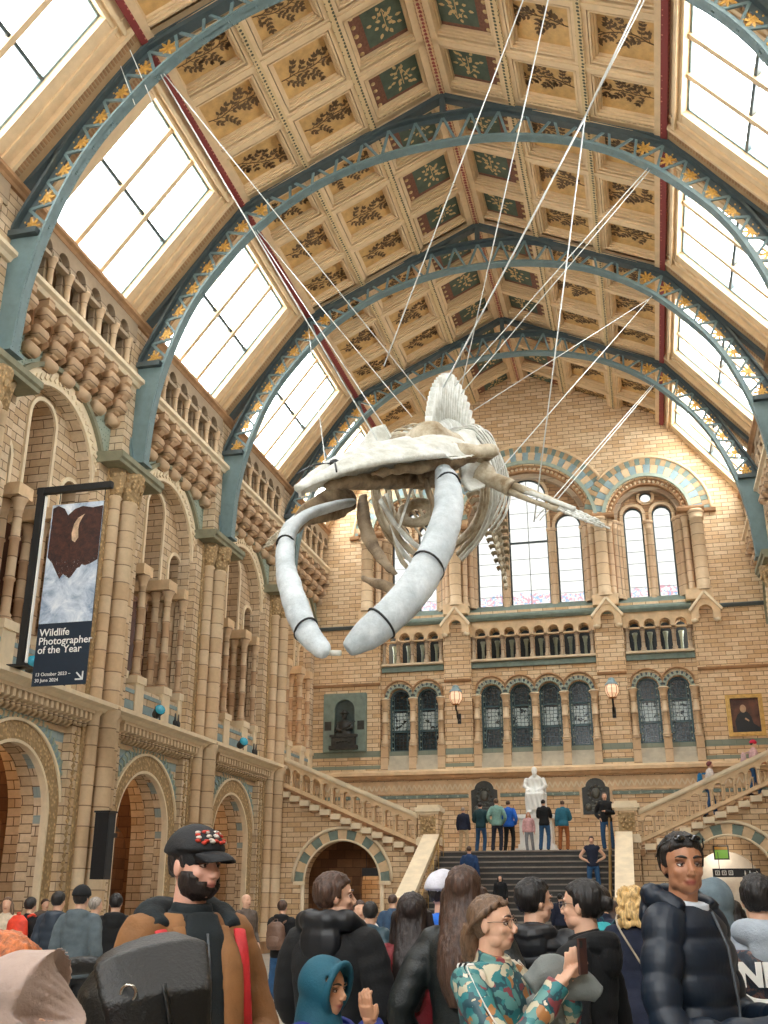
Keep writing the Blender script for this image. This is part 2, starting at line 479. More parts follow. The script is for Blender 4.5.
    for i in range(6): m.tube([(0.02, -1.925+.77*i, 13.62), (.3, -1.925+.77*i, 13.72)], [.13, .09], 8)
    m.build('bracket_arcading', m_stone_dk, w)
    m = MB(); m.sweep([((0, -3.05, 0), (1,0,0), (0,0,1)), ((0, 3.05, 0), (1,0,0), (0,0,1))], [(-.9,14.58),(.5,14.58),(.56,14.66),(.66,14.7),(.66,14.8),(.5,14.84),(-.9,14.84)]); m.build('gallery_sill', m_stone_lt, w)
    # small arcade on top
    hs = []
    for i in range(6):
        c = -1.925 + .77*i
        h = [(c-.26, 14.84+.04), (c-.26, 15.74), (c-.2, 15.76)]
        for j in range(9):
            a = PI - PI*j/8; h.append((c + .2*math.cos(a), 15.88 + .2*math.sin(a)))
        h += [(c+.2, 15.76), (c+.26, 15.74), (c+.26, 14.88)]
        hs.append(h)
    m = MB(); plate_to(m, [rect_pts(-3.05, 14.8, 3.05, 16.4)] + hs, .16, Wx(.3)); m.build('gallery_arcade', m_shaft_grey, w)
    cme = colonnette(.075, 14.84, 15.78, (), 8).mesh('small_column', m_shaft2)
    for i in range(7):
        for x in (.4, .2):
            o = bpy.data.objects.new('small_column', cme); o.location = (x, -2.31+.77*i + (.09 if x < .3 else -.09)*0, 0); link(o, w)
    m = MB()
    for i in range(7): m.box((.1, -2.31+.77*i-.12, 15.76), (.5, -2.31+.77*i+.12, 15.86))
    plate_to(m, [rect_pts(-2.6, 15.8, 2.6, 16.35)] + [arch_pts(-1.925+.77*i, 15.88, .24, 15.7, 10) for i in range(6)], .18, Wxp(.3))
    m.build('arcade_heads', m_shaft_grey, w)
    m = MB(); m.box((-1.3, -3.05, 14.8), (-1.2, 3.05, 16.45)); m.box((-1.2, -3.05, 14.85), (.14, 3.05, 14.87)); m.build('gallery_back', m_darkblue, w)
    m = MB(); m.sweep([((0, -3.05, 0), (1,0,0), (0,0,1)), ((0, 3.05, 0), (1,0,0), (0,0,1))], [(-1.3,16.35),(.5,16.35),(.54,16.42),(.62,16.46),(.62,16.55),(-1.3,16.58)]); m.build('cornice', m_stone_dk, w)
    return w

def make_pier():
    p = empty('stone_pillar')
    def part(name, mb, mat): return mb.build(name, mat, p)
    m = MB(); m.lathe([(.34,0),(.34,.5),(.27,.6),(.3,.68),(.22,.8),(.22,5.7),(.29,5.78),(.29,5.98),(.22,6.06),(.22,11.15),(.26,11.2),(.22,11.28)], (.44,0,0), 20); part('main_shaft', m, m_shaft)
    for s in (-1, 1):
        m = MB(); m.lathe([(.23,0),(.23,.5),(.15,.62),(.15,5.7),(.2,5.78),(.2,5.98),(.15,6.06),(.15,11.2),(.19,11.25),(.15,11.3)], (.33, s*.5, 0), 14); part('side_shaft', m, m_shaft)
        m = MB(); m.box((-.1, s*.98-.2, 0), (.2, s*.98+.2, 12.0)); part('pilaster', m, m_wall_up)
        m = MB()
        for i in range(30):
            m.cbox((.2, s*.98, .9+i*.15), (.05, .12, .09), 0, Matrix.Rotation(PI/4, 3, 'X'))
        part('carved_strip', m, m_carved)
    m = MB(); m.box((-.1,-.78,0),(.24,.78,12.0), 0); m.lathe([(.22,11.26),(.25,11.4),(.28,11.6),(.34,11.8),(.38,11.95),(.38,12.02)], (.44,0,0), 16)
    for s in (-1, 1): m.lathe([(.15,11.28),(.18,11.5),(.22,11.8),(.27,12.02)], (.33, s*.5, 0), 12)
    for i in range(9):
        a = -PI/2 + PI*i/8
        m.ball((.44+.32*math.cos(a), .32*math.sin(a), 11.72 + (.14 if i % 2 else -.06)), (.06, .06, .11), 6, 5)
    part('capital', m, m_carved)
    m = MB(); m.sweep([((0, -1.2, 0), (1,0,0), (0,0,1)), ((0, 1.2, 0), (1,0,0), (0,0,1))], [(0,12.0),(.74,12.0),(.76,12.08),(.82,12.12),(.82,12.26),(0,12.3)]); part('abacus', m, m_cap)
    m = MB(); m.box((-.1, -.56, 12.3), (.42, .56, 16.4)); part('upper_pilaster', m, m_wall_up)
    m = MB(); m.box((-.1, -1.1, -.05), (.6, 1.1, .35)); part('base', m, m_stone_dk)
    return p

W0 = make_wall_bay('wall_left', True)
W0.location = (-HW, ty(1.5), 0)
nb = 8
for i in range(1, nb):
    o = copy_tree(W0); o.location = (-HW, ty(1.5+i), 0)
# far end bay, between last pier and far wall
o = copy_tree(W0); o.location = (-HW, ty(.5), 0)
for i in range(-1, nb):
    o = copy_tree(W0); o.name = 'wall_right'; o.location = (HW, ty(1.5+i), 0); o.rotation_euler = (0, 0, PI)
P0 = make_pier()
SIDE = {-1: 'left', 1: 'right'}
ordn = {1: 'beside the stair', 2: 'second out from the stair', 3: 'beside the hanging banner', 4: 'carrying the roof arch at the frame edge'}
first = True
for k in range(1, 9):
    for s in (-1, 1):
        o = P0 if first else copy_tree(P0)
        first = False
        o.location = (s*HW, ty(k), 0); o.rotation_euler = (0, 0, 0 if s < 0 else PI)
        if s < 0:
            lb = {1: 'clustered stone shafts at the foot of the stone stair, left wall', 2: 'clustered stone shafts between the middle and farther ground arches of the left wall',
                  3: 'clustered tan stone shafts directly behind the hanging banner and black loudspeaker', 4: 'stone pier cluster at the left frame edge under the big roof arch foot'}.get(k, 'stone pier of the left wall beside the camera, out of the frame')
        else:
            lb = {1: 'right-hand stone pier whose cap carries a roof arch near the portrait painting'}.get(k, 'stone pier of the right-hand wall, outside the frame')
        tag(o, lb, None, None, 'structure')
# ------------------------------------------------------------------ far wall
def Fy(y0):      # plate in the far wall plane, thickness going away from the camera
    return lambda a, b, d: (a, y0 + d, b)
def Fyn(y0):     # towards the camera
    return lambda a, b, d: (a, y0 - d, b)
m_sillst = plain('pale_sill_stone', srgb(196,188,168), .7, var=.08, scale=4, bump=.2)
LOWX = [-1.71, -.57, .57, 1.71]; SIDEX = [4.28, 5.42]
def box_ap(x0, x1, z0, z1): return rect_pts(x0, z0, x1, z1)
m = MB()
outer = [(-9.3, -.3), (9.3, -.3), (9.3, 17.2), (6.1, 20.7), (0, 23.6), (-6.1, 20.7), (-9.3, 17.2)]
holes = [box_ap(-2.45, 2.45, 6.55, 12.0)]
for s in (-1, 1):
    holes.append(box_ap(*sorted((s*3.55, s*6.17)), 6.55, 12.0))
bigc = arch_pts(0, 16.0, 2.75, 12.5, 40)
holes.append(bigc)
for s in (-1, 1): holes.append(arch_pts(s*4.87, 16.1, 1.6, 12.5, 32))
plate_to(m, [outer] + holes, .18, Fy(YW))
wf = m.build('wall_far', m_wall_far, kind='structure')
# gable shares this stone; the shaded copy is not applied
def part(name, mb, mat): return mb.build(name, mat, wf)
m = MB()
def low_hole(c): return arch_pts(c, 9.15, .43, 7.1, 16)
def mini_hole(c):
    h = [(c-.23, 10.6), (c-.23, 11.5), (c-.19, 11.52)]
    for j in range(9):
        a = PI - PI*j/8; h.append((c+.19*math.cos(a), 11.6+.19*math.sin(a)))
    return h + [(c+.19, 11.52), (c+.23, 11.5), (c+.23, 10.6)]
MINIC = [-2.05+.586*i for i in range(8)]; MINIS = [3.98+.586*i for i in range(4)]
lows = LOWX + SIDEX + [-x for x in SIDEX]; minis = MINIC + MINIS + [-x for x in MINIS]
plate_to(m, [rect_pts(-6.3, 6.5, 6.3, 12.2)] + [low_hole(c) for c in lows] + [mini_hole(c) for c in minis], .45, Fy(YW+.18))
part('window_storey_wall', m, m_wall_far)
m = MB()
up_holes = [arch_pts(0, 17.62, .82, 12.86, 24), arch_pts(-1.66, 16.2, .52, 12.86, 20), arch_pts(1.66, 16.2, .52, 12.86, 20)]
for s in (-1, 1):
    up_holes += [arch_pts(s*4.3, 16.35, .39, 12.86, 16), arch_pts(s*5.45, 16.35, .39, 12.86, 16), circ_pts(s*4.87, 17.12, .25)]
plate_to(m, [rect_pts(-6.6, 12.2, 6.6, 19.0)] + up_holes, .4, Fy(YW+.72))
part('tracery_wall', m, brick('tracery_stone', srgb(196,158,116), srgb(160,120,84), srgb(100,74,50), .5, .16, .5))
# stepped orders of the big arches
orders = [(0, 16.0, 2.75, 40), (4.87, 16.1, 1.6, 30), (-4.87, 16.1, 1.6, 30)]
for cx, sp, r, n in orders:
    m = MB(); plate_to(m, [ring_pts(cx, sp, r-.22, r+.01, 13.0, n)], .3, Fy(YW+.18)); part('arch_order', m, m_stone_dk)
    m = MB(); plate_to(m, [ring_pts(cx, sp, r-.4, r-.21, 13.0, n)], .3, Fy(YW+.42)); part('arch_order', m, m_shaft_grey)
    m = MB()
    nn = int(r*16)
    for i in range(nn):
        a = PI*(i+.5)/nn; rr = r-.11
        m.ball((cx+rr*math.cos(a), YW+.16, sp+rr*math.sin(a)), (.07,.05,.07), 6, 4)
    part('arch_beads', m, m_shaft)
    # coloured voussoir rings on the face
    rr0, rr1 = (r+.04, r+.95)
    def clip(x, z):
        if cx == 0:
            return abs(x) < 3.42 - max(0, (z-17.9))*.0 if z < 17.95 else True
        return True
    for q, (ra, rb, nv) in enumerate(((rr0, rr0+.14, 0), (rr0+.14, rr0+.52, int(r*14)), (rr0+.52, rr0+.86, int(r*22)))):
        mm = MB()
        if nv == 0:
            plate_to(mm, [ring_pts(cx, sp, ra, rb, None, n)], .1, Fyn(YW+.01)); part('arch_roll', mm, m_greenlt); continue
        for i in range(nv):
            a0 = PI*(i+.04)/nv; a1 = PI*(i+.96)/nv
            pts = [(cx+ra*math.cos(a0), sp+ra*math.sin(a0)), (cx+rb*math.cos(a0), sp+rb*math.sin(a0)), (cx+rb*math.cos(a1), sp+rb*math.sin(a1)), (cx+ra*math.cos(a1), sp+ra*math.sin(a1))]
            midx = sum(p[0] for p in pts)/4; midz = sum(p[1] for p in pts)/4
            if cx == 0 and math.hypot(abs(midx)-4.87, midz-16.1) < 2.5: continue
            if cx != 0 and abs(midx) < 2.55: continue
            if midz < sp+.05: continue
            y1 = YW - .03
            vs = [(p[0], YW+.02, p[1]) for p in pts] + [(p[0], y1, p[1]) for p in pts]
            mm.add(vs, [(4,5,6,7),(0,1,5,4),(1,2,6,5),(2,3,7,6),(3,0,4,7)], i % 2)
        part('voussoirs', mm, [m_blue if q == 1 else m_green, m_stone if q == 1 else m_cream_dk])
    mm = MB()
    pts = []
    for i in range(n+1):
        a = PI*i/n; x = cx+(rr1-.05)*math.cos(a); z = sp+(rr1-.05)*math.sin(a)
        if cx == 0 and math.hypot(abs(x)-4.87, z-16.1) < 2.5: continue
        if cx != 0 and abs(x) < 2.9 : continue
        pts.append((x, YW-.02, z))
    mm.tube(pts, .07, 6, up=(0,1,0)); part('arch_hood', mm, m_stone)
for s in (-1, 1):   # spandrel quoins beyond the outer arches
    m = MB(); m.sweep([((s*6.55, YW, 0), (0,-1,0), (0,0,1)), ((s*7.5, YW, 0), (0,-1,0), (0,0,1))], [(0,15.98),(.16,16.0),(.2,16.12),(0,16.14)]); part('impost_moulding', m, m_stone_dk)
# window frames and stained glass
def stained(name):
    t = NT(name)
    cv, xyz = wallcoord(t)
    # clear pale glass with a leaded lattice and small coloured quarries near the foot
    w1 = t.math('ABSOLUTE', t.math('SUBTRACT', t.math('FRACT', t.math('MULTIPLY', xyz[2], 3.2)), .5))
    lead = t.math('GREATER_THAN', w1, .475)
    vo = t.n('ShaderNodeTexVoronoi', Scale=16.0); t.l(cv, vo.inputs['Vector'])
    sep = t.n('ShaderNodeSeparateColor'); t.l(vo.outputs['Color'], sep.inputs[0])
    col = t.mix(t.math('GREATER_THAN', sep.outputs[0], .62), (.082,.08,.076,1), (.075,.04,.045,1))
    col = t.mix(t.math('GREATER_THAN', sep.outputs[1], .8), col, (.035,.05,.07,1))
    near = t.math('LESS_THAN', t.math('ADD', xyz[2], t.math('MULTIPLY', t.noise(3, t.pos()), .8)), 13.75)
    col = t.mix(t.math('MULTIPLY', near, 1.0), (.08,.079,.074,1), col)
    speck = t.math('GREATER_THAN', t.noise(14, t.pos(), 2), .66)
    col = t.mix(t.math('MULTIPLY', speck, .5), col, (.04,.034,.038,1))
    tr = t.n('ShaderNodeBsdfTransparent'); t.l(col, tr.inputs[0])
    gl = t.n('ShaderNodeBsdfGlossy', Roughness=.1)
    mx = t.n('ShaderNodeMixShader'); mx.inputs[0].default_value = .02
    t.l(tr.outputs[0], mx.inputs[1]); t.l(gl.outputs[0], mx.inputs[2]); t.l(mx.outputs[0], t.out.inputs[0])
    return t.m
m_glass_st = stained('stained_glass')
def clear():
    t = NT('clear_glass')
    tr = t.n('ShaderNodeBsdfTransparent', Color=(.96,.98,.98,1)); gl = t.n('ShaderNodeBsdfGlossy', Roughness=.05)
    mx = t.n('ShaderNodeMixShader'); mx.inputs[0].default_value = .05
    t.l(tr.outputs[0], mx.inputs[1]); t.l(gl.outputs[0], mx.inputs[2]); t.l(mx.outputs[0], t.out.inputs[0]); return t.m
m_clear = clear()
winn = 0
def big_window(cx, sp, r, z0=12.86):
    global winn; winn += 1
    y = YW + .95
    fr = MB(); plate_to(fr, [ring_pts(cx, sp, r-.06, r+.02, z0, 24)], .08, Fy(y-.04))
    fr.box((cx-r, y-.04, z0), (cx+r, y+.04, z0+.08))
    w = fr.build('window_%d' % winn, m_steel_dk, kind='structure')
    g = MB(); vs = [(a, y, b) for a, b in arch_pts(cx, sp, r, z0, 24)]; g.add(vs, [list(range(len(vs)))]); g.build('glass', m_glass_st, w)
    b = MB()
    for i in range(1, 8):
        z = z0 + i*(sp-z0)/7; b.box((cx-r, y-.015, z-.006), (cx+r, y+.01, z+.006))
    if r > .6: b.box((cx-r, y-.03, 15.6), (cx+r, y+.03, 15.66)); b.box((cx-.012, y-.015, z0), (cx+.012, y+.015, sp+r))
    b.build('glazing_bar', m_steel_dk, w)
    return w
big_window(0, 17.62, .82)
for s in (-1, 1): big_window(s*1.66, 16.2, .52)
for s in (-1, 1):
    for c in (4.3, 5.45): big_window(s*c, 16.35, .39)
    winn += 1
    m = MB(); plate_to(m, [circ_pts(s*4.87, 17.12, .27), circ_pts(s*4.87, 17.12, .2)], .06, Fy(YW+.92)); w = m.build('window_%d' % winn, m_steel_dk, kind='structure')
    g = MB(); vs = [(a, YW+.95, b) for a, b in circ_pts(s*4.87, 17.12, .25)]; g.add(vs, [list(range(len(vs)))]); g.build('glass', m_glass_st, w)
# rims of tracery
for cx, sp, r in ((0,17.62,.82),(-1.66,16.2,.52),(1.66,16.2,.52)) + tuple((s*c,16.35,.39) for s in (-1,1) for c in (4.3,5.45)):
    m = MB(); plate_to(m, [ring_pts(cx, sp, r, r+.12, 12.86, 20)], .1, Fyn(YW+.74)); part('window_rim', m, m_shaft)
for s in (-1, 1):
    m = MB(); plate_to(m, [circ_pts(s*4.87, 17.12, .36), circ_pts(s*4.87, 17.12, .25)], .1, Fyn(YW+.74)); part('oculus_rim', m, m_shaft)
# columns of the upper windows
c_big = colonnette(.25, 12.75, 16.05, (), 16).mesh('column', m_shaft)
c_med = colonnette(.13, 12.75, 16.05, (), 12).mesh('column', m_shaft2)
def put(me, name, loc, parent, label=None):
    o = bpy.data.objects.new(name, me); o.location = loc; link(o, parent); return o
for s in (-1, 1):
    put(c_big, 'column', (s*2.98, YW-.12, 0), wf); put(c_big, 'column', (s*6.72, YW-.12, 0), wf)
    for x, y in ((2.62,.05),(3.32,.05),(2.42,.4),(3.5,.4),(6.3,.15),(6.1,.45),(3.65,.6),(4.87,.7),(6.0,.62)):
        put(c_med, 'column', (s*x, YW+y, 0), wf)
    for x in (.98, 2.32): put(c_med, 'column', (s*x, YW+.68, 0), wf)
    for xa, xb in ((2.38, 3.58), (6.0, 7.05)):
        m = MB(); m.sweep([((s*xa, YW, 0), (0,-1,0), (0,0,1)), ((s*xb, YW, 0), (0,-1,0), (0,0,1))], [(0,16.0),(.35,16.0),(.42,16.1),(.42,16.18),(0,16.2)]); part('impost', m, m_stone_dk)
        m = MB(); m.box((s*(xa+xb)/2-.5, YW-.36, 12.4), (s*(xa+xb)/2+.5, YW+.3, 12.8)); part('column_plinth', m, m_stone)
# sills
m = MB(); m.sweep([((-6.17, YW, 0), (0,-1,0), (0,0,1)), ((6.17, YW, 0), (0,-1,0), (0,0,1))], [(-1,12.1),(.12,12.1),(.2,12.2),(.2,12.28),(.05,12.36),(-.6,12.86),(-1,12.86)]); part('window_sill', m, m_green)
for x0, x1 in ((-9.0,-7.2),(7.2,9.0)):
    m = MB(); m.sweep([((x0, YW, 0), (0,-1,0), (0,0,1)), ((x1, YW, 0), (0,-1,0), (0,0,1))], [(0,12.08),(.1,12.1),(.14,12.2),(0,12.26)]); part('string_course', m, m_steel_dk)
for x0, x1 in ((-9.0,-6.17),(-3.55,-2.45),(2.45,3.55),(6.17,9.0)):
    m = MB(); m.sweep([((x0, YW, 0), (0,-1,0), (0,0,1)), ((x1, YW, 0), (0,-1,0), (0,0,1))], [(0,9.7),(.07,9.72),(.1,9.8),(0,9.84)]); part('string_course', m, m_stone_dk)
# gabled niches on the pilasters
for x in (-6.68, -3.0, 3.0, 6.68):
    g = MB(); y = YW
    plate_to(g, [[(x-.54,11.62),(x-.26,11.62),(x-.26,11.85)] + [(x+.26*math.cos(PI-PI*i/8), 11.9+.26*math.sin(PI-PI*i/8)) for i in range(9)] + [(x+.26,11.85),(x+.26,11.62),(x+.54,11.62),(x+.54,11.95),(x,12.6),(x-.54,11.95)]], .32, Fyn(y))
    o = part('gabled_niche', g, m_stone)
    g = MB(); g.bar((x-.6, y-.18, 11.95), (x, y-.18, 12.68), .09, .46, 0, (0,-1,0)); g.bar((x+.6, y-.18, 11.95), (x, y-.18, 12.68), .09, .46, 0, (0,-1,0))
    for s in (-1, 1): g.ball((x+s*.42, y-.2, 11.6), (.15,.14,.12), 8, 6)
    part('gable_coping', g, m_stone_lt)
    g = MB(); g.ball((x, y-.2, 12.85), (.1,.1,.16)); g.ball((x-.09, y-.2, 12.98), .06); g.ball((x+.09, y-.2, 12.98), .06); g.cbox((x, y-.2, 12.72), (.16,.16,.1)); part('finial', g, m_stone_dk)
# small arcade: columns, dark behind
cm1 = colonnette(.075, 10.55, 11.55, (), 8).mesh('small_column', m_shaft_grey)
cm2 = colonnette(.06, 10.55, 11.45, (), 8).mesh('small_column', m_greenlt)
for grp in (MINIC, MINIS, [-x for x in MINIS]):
    lo, hi = min(grp), max(grp)
    for i in range(len(grp)+1): put(cm1, 'small_column', (lo-.293+.586*i, YW+.12, 0), wf)
    for c in grp: put(cm2, 'small_column', (c, YW+.75, 0), wf)
    m = MB(); m.sweep([((lo-.4, YW, 0), (0,-1,0), (0,0,1)), ((hi+.4, YW, 0), (0,-1,0), (0,0,1))], [(-.6,10.48),(.04,10.48),(.06,10.56),(-.6,10.58)]); part('arcade_sill', m, m_stone_lt)
    m = MB(); m.box((lo-.4, YW+.08, 10.24), (hi+.4, YW+.2, 10.46)); part('sill_band', m, m_green)
    m = MB()
    plate_to(m, [rect_pts(lo-.42, 11.5, hi+.42, 12.1)] + [arch_pts(c, 11.6, .215, 11.45, 10) for c in grp], .2, Fyn(YW+.19)); part('arcade_heads', m, m_stone)
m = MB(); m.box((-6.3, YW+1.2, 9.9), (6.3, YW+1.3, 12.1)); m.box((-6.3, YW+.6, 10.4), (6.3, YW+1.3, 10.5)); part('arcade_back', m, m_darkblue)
# ground-storey windows with lattice
def lattice():
    t = NT('lattice_glazing')
    g = t.pos(); sp = t.n('ShaderNodeSeparateXYZ'); t.l(g, sp.inputs[0])
    vo = t.n('ShaderNodeTexVoronoi', Scale=7.0, _feature='DISTANCE_TO_EDGE'); vo.inputs['Randomness'].default_value = .2; t.l(g, vo.inputs['Vector'])
    ed = t.math('LESS_THAN', vo.outputs[0], .07)
    zz = t.math('MULTIPLY', t.math('GREATER_THAN', sp.outputs[2], 7.95), t.math('LESS_THAN', sp.outputs[2], 8.65))
    pale = t.math('MULTIPLY', zz, t.math('SUBTRACT', 1.0, ed))
    pale = t.math('MULTIPLY', pale, t.math('GREATER_THAN', t.noise(6, g), .42))
    col = t.mix(pale, srgb(6,22,28), srgb(176,190,190))  # pale band paints the lit room seen through the glass
    col = t.mix(t.math('MULTIPLY', ed, .5), col, srgb(44,72,78))
    t.set(Base__Color=col, Roughness=.25); return t.m
m_lat = lattice()
for c in lows:
    winn += 1
    y = YW + .45
    m = MB(); plate_to(m, [ring_pts(c, 9.15, .36, .44, 7.1, 16)], .1, Fy(y-.05))
    m.box((c-.4, y-.05, 7.1), (c+.4, y+.05, 7.16)); m.box((c-.4, y-.04, 7.86), (c+.4, y+.04, 7.92)); m.box((c-.4, y-.04, 8.72), (c+.4, y+.04, 8.77))
    for s in (-.28, .28): m.box((c+s-.015, y-.04, 7.1), (c+s+.015, y+.04, 9.3))
    w = m.build('window_%d' % winn, plain('window_teal_frame', srgb(52,84,88), .4), kind='structure')
    m = MB()
    for i in range(9):
        for s in (-.33, .33): m.cbox((c+s, y-.04, 7.25+i*.24), (.05,.03,.05), 0, Matrix.Rotation(PI/4, 3, 'Y'))
    m.build('frame_studs', m_greenlt, w)
    g = MB(); vs = [(a, y+.02, b) for a, b in arch_pts(c, 9.15, .42, 7.1, 16)]; g.add(vs, [list(range(len(vs)))]); g.build('glass', m_lat, w)
    # striped arch over each
    m = MB()
    for i in range(19):
        a0 = PI*(i+.1)/19; a1 = PI*(i+.9)/19
        for ra, rb, sl in ((.45,.5,0), (.5,.6,i % 2)):
            q = [(c+ra*math.cos(a0), 9.15+ra*math.sin(a0)), (c+rb*math.cos(a0), 9.15+rb*math.sin(a0)), (c+rb*math.cos(a1), 9.15+rb*math.sin(a1)), (c+ra*math.cos(a1), 9.15+ra*math.sin(a1))]
            vs = [(p[0], YW+.2, p[1]) for p in q] + [(p[0], YW+.08, p[1]) for p in q]
            m.add(vs, [(4,5,6,7),(0,1,5,4),(1,2,6,5),(2,3,7,6),(3,0,4,7)], sl)
    part('striped_arch', m, [m_greenlt, m_steel_dk])
    m = MB(); pts = [(c+.66*math.cos(PI*i/16), YW+.14, 9.2+.7*math.sin(PI*i/16)) for i in range(17) if True]
    pts = [(max(c-.58, min(c+.58, p[0])), p[1], p[2]) for p in pts]; m.tube(pts, .045, 6, up=(0,1,0)); part('arch_hood', m, m_stone_dk)
cm3 = colonnette(.11, 7.35, 9.15, (.5,), 12).mesh('column', m_shaft)
for grp in (LOWX, SIDEX, [-5.42, -4.28]):
    lo = min(grp)
    for i in range(len(grp)+1):
        x = lo - .57 + 1.14*i
        put(cm3, 'column', (x, YW+.08, 0), wf)
        m = MB(); m.box((x-.145, YW-.08, 6.3), (x+.145, YW+.2, 7.28)); m.lathe([(.17,7.22),(.17,7.3),(.13,7.36)], (x, YW+.06, 0), 12); part('column_plinth', m, m_shaft)
    m = MB()
    x0, x1 = lo-.5, max(grp)+.5
    for i in range(4): m.box((x0-.1, YW-.07+i*.115, 6.2), (x1+.1, YW+.5-i*.01, 6.55+i*.187))
    part('stepped_sill', m, m_sillst)
m = MB(); m.sweep([((-9.0, YW, 0), (0,-1,0), (0,0,1)), ((9.0, YW, 0), (0,-1,0), (0,0,1))], [(0,5.98),(.14,6.0),(.2,6.08),(.36,6.12),(.36,6.24),(.1,6.34),(0,6.36)]); part('ledge', m, m_stone)
m = MB(); m.box((-9, YW-.03, 5.25), (9, YW+.01, 5.38), 0); m.box((-9, YW-.035, 5.43), (9, YW+.01, 5.9), 1)
for i in range(90):
    x = -8.9+.2*i
    m.bar((x, YW-.05, 5.55), (x+.1, YW-.05, 5.76), .05, .03, 2, (0,-1,0)); m.bar((x+.1, YW-.05, 5.76), (x+.2, YW-.05, 5.55), .05, .03, 2, (0,-1,0))
    if i % 2: m.cbox((x, YW-.04, 5.315), (.07,.03,.07), 3, Matrix.Rotation(PI/4, 3, 'Y'))
part('zigzag_band', m, [m_green, m_stone, m_stone_lt, m_greenlt])
# ------------------------------------------------------------------ roof
ZR, ZA, XA = 22.79, 20.0, 5.82      # ridge, purlin
ZC, XC = 16.5, 8.55                 # cornice line
sl_len = math.hypot(XA, ZR-ZA)
def ceil_frame(s):
    """point on the flat ceiling slope: t 0 (purlin) .. sl_len (ridge), normal offset n (up positive)"""
    dx, dz = -s*XA/sl_len, (ZR-ZA)/sl_len
    nx, nz = s*(ZR-ZA)/sl_len, XA/sl_len
    return lambda t, y, n=0: (s*XA + dx*t + nx*n, y, ZA + dz*t + nz*n)
def leaf(mb, c, ang, ln, wd, fn, slot, h=.012):
    ca, sa = math.cos(ang), math.sin(ang)
    pts = [(0,0),(.3,.5),(.65,.42),(1,0),(.65,-.42),(.3,-.5)]
    vs = [fn(c[0] + ca*p[0]*ln - sa*p[1]*wd, c[1] + sa*p[0]*ln + ca*p[1]*wd, -h) for p in pts]
    mb.add(vs, [tuple(range(6))], slot)
m_pgold = plain('panel_gold_ground', srgb(206,166,106), .6, var=.12, scale=4)
m_pbrown = plain('panel_leaf_brown', srgb(104,80,52), .7)
m_pgreen = plain('panel_green_ground', srgb(82,98,84), .7, var=.15, scale=4)
m_pred = plain('panel_red_border', srgb(126,84,66), .7, var=.2, scale=14)
m_pleaf = plain('panel_leaf_gold', srgb(210,180,128), .6)
def painted_panel(kind, seed, s):
    """ceiling picture panel lying in its own XY plane (x: along slope, y: along hall), painted side -z"""
    rnd = random.Random(seed); mb = MB(); f = lambda x, y, h: (x, y, h)
    W, H = 1.78, 1.6
    if kind == 'gold':
        mb.add([(-W/2,-H/2,0),(W/2,-H/2,0),(W/2,H/2,0),(-W/2,H/2,0)], [(0,1,2,3)], 0)
        mb.add([f(*p,-.006) for p in rect_pts(-W/2,-H/2,W/2,H/2)] + [f(*p,-.006) for p in rect_pts(-W/2+.05,-H/2+.05,W/2-.05,H/2-.05)], [(0,1,5,4),(1,2,6,5),(2,3,7,6),(3,0,4,7)], 1)
        x, y, a = -W*.4, rnd.uniform(-.3,.3), rnd.uniform(-.3,.5)
        P = [(x, y, a)]
        while x < W*.38:
            x += .12*math.cos(a); y += .12*math.sin(a); a += rnd.uniform(-.25,.25) - y*.35
            P.append((x, y, a))
        for p, q in zip(P, P[1:]): mb.bar((p[0],p[1],-.01), (q[0],q[1],-.01), .028, .01, 1)
        for i, (x, y, a) in enumerate(P):
            if i < 1: continue
            sd = 1 if i % 2 else -1
            b = a + sd*rnd.uniform(.6,1.1); px, py = x, y
            for j in range(rnd.randint(2, 4)):
                qx, qy = px+.13*math.cos(b), py+.13*math.sin(b)
                if abs(qx) > W/2-.1 or abs(qy) > H/2-.1: break
                mb.bar((px,py,-.01),(qx,qy,-.01), .016, .008, 1)
                for sg in (-1, 1): 
                    leaf(mb, (qx,qy), b+sg*rnd.uniform(.5,1.0), rnd.uniform(.13,.19), .085, f, 1)
                px, py = qx, qy; b += rnd.uniform(-.3,.3)
            leaf(mb, (px,py), b, .17, .08, f, 1)
        return mb.mesh('painted_panel', [m_pgold, m_pbrown])
    mb.add([(-W/2,-H/2,0),(W/2,-H/2,0),(W/2,H/2,0),(-W/2,H/2,0)], [(0,1,2,3)], 1)
    mb.add([(-W*.22,-H*.36,-.006),(W*.46,-H*.36,-.006),(W*.46,H*.36,-.006),(-W*.22,H*.36,-.006)], [(0,1,2,3)], 0)
    for i in range(5): mb.lathe([(.07,-.008),(.07,-.012)], (-W*.36,-H*.38+i*H*.19,0), 8, 2, cap=True)
    cx, cy = W*.12, 0
    for i in range(18):
        b = i*2.4 + rnd.uniform(-.3,.3); r = .06 + .026*i
        leaf(mb, (cx + r*.75*math.cos(b), cy + r*.9*math.sin(b)), b, rnd.uniform(.13,.2), .1, f, 2, .012)
    for i in range(4): mb.bar((cx,cy-.4,-.01),(cx+.2*math.cos(i*1.6),cy+.35*math.sin(i*1.6+.4),-.01), .02, .008, 2)
    return mb.mesh('painted_panel', [m_pgreen, m_pred, m_pleaf])
gold_panels = [painted_panel('gold', 10+i, 1) for i in range(5)]
green_panels = [painted_panel('green', 40+i, 1) for i in range(3)]

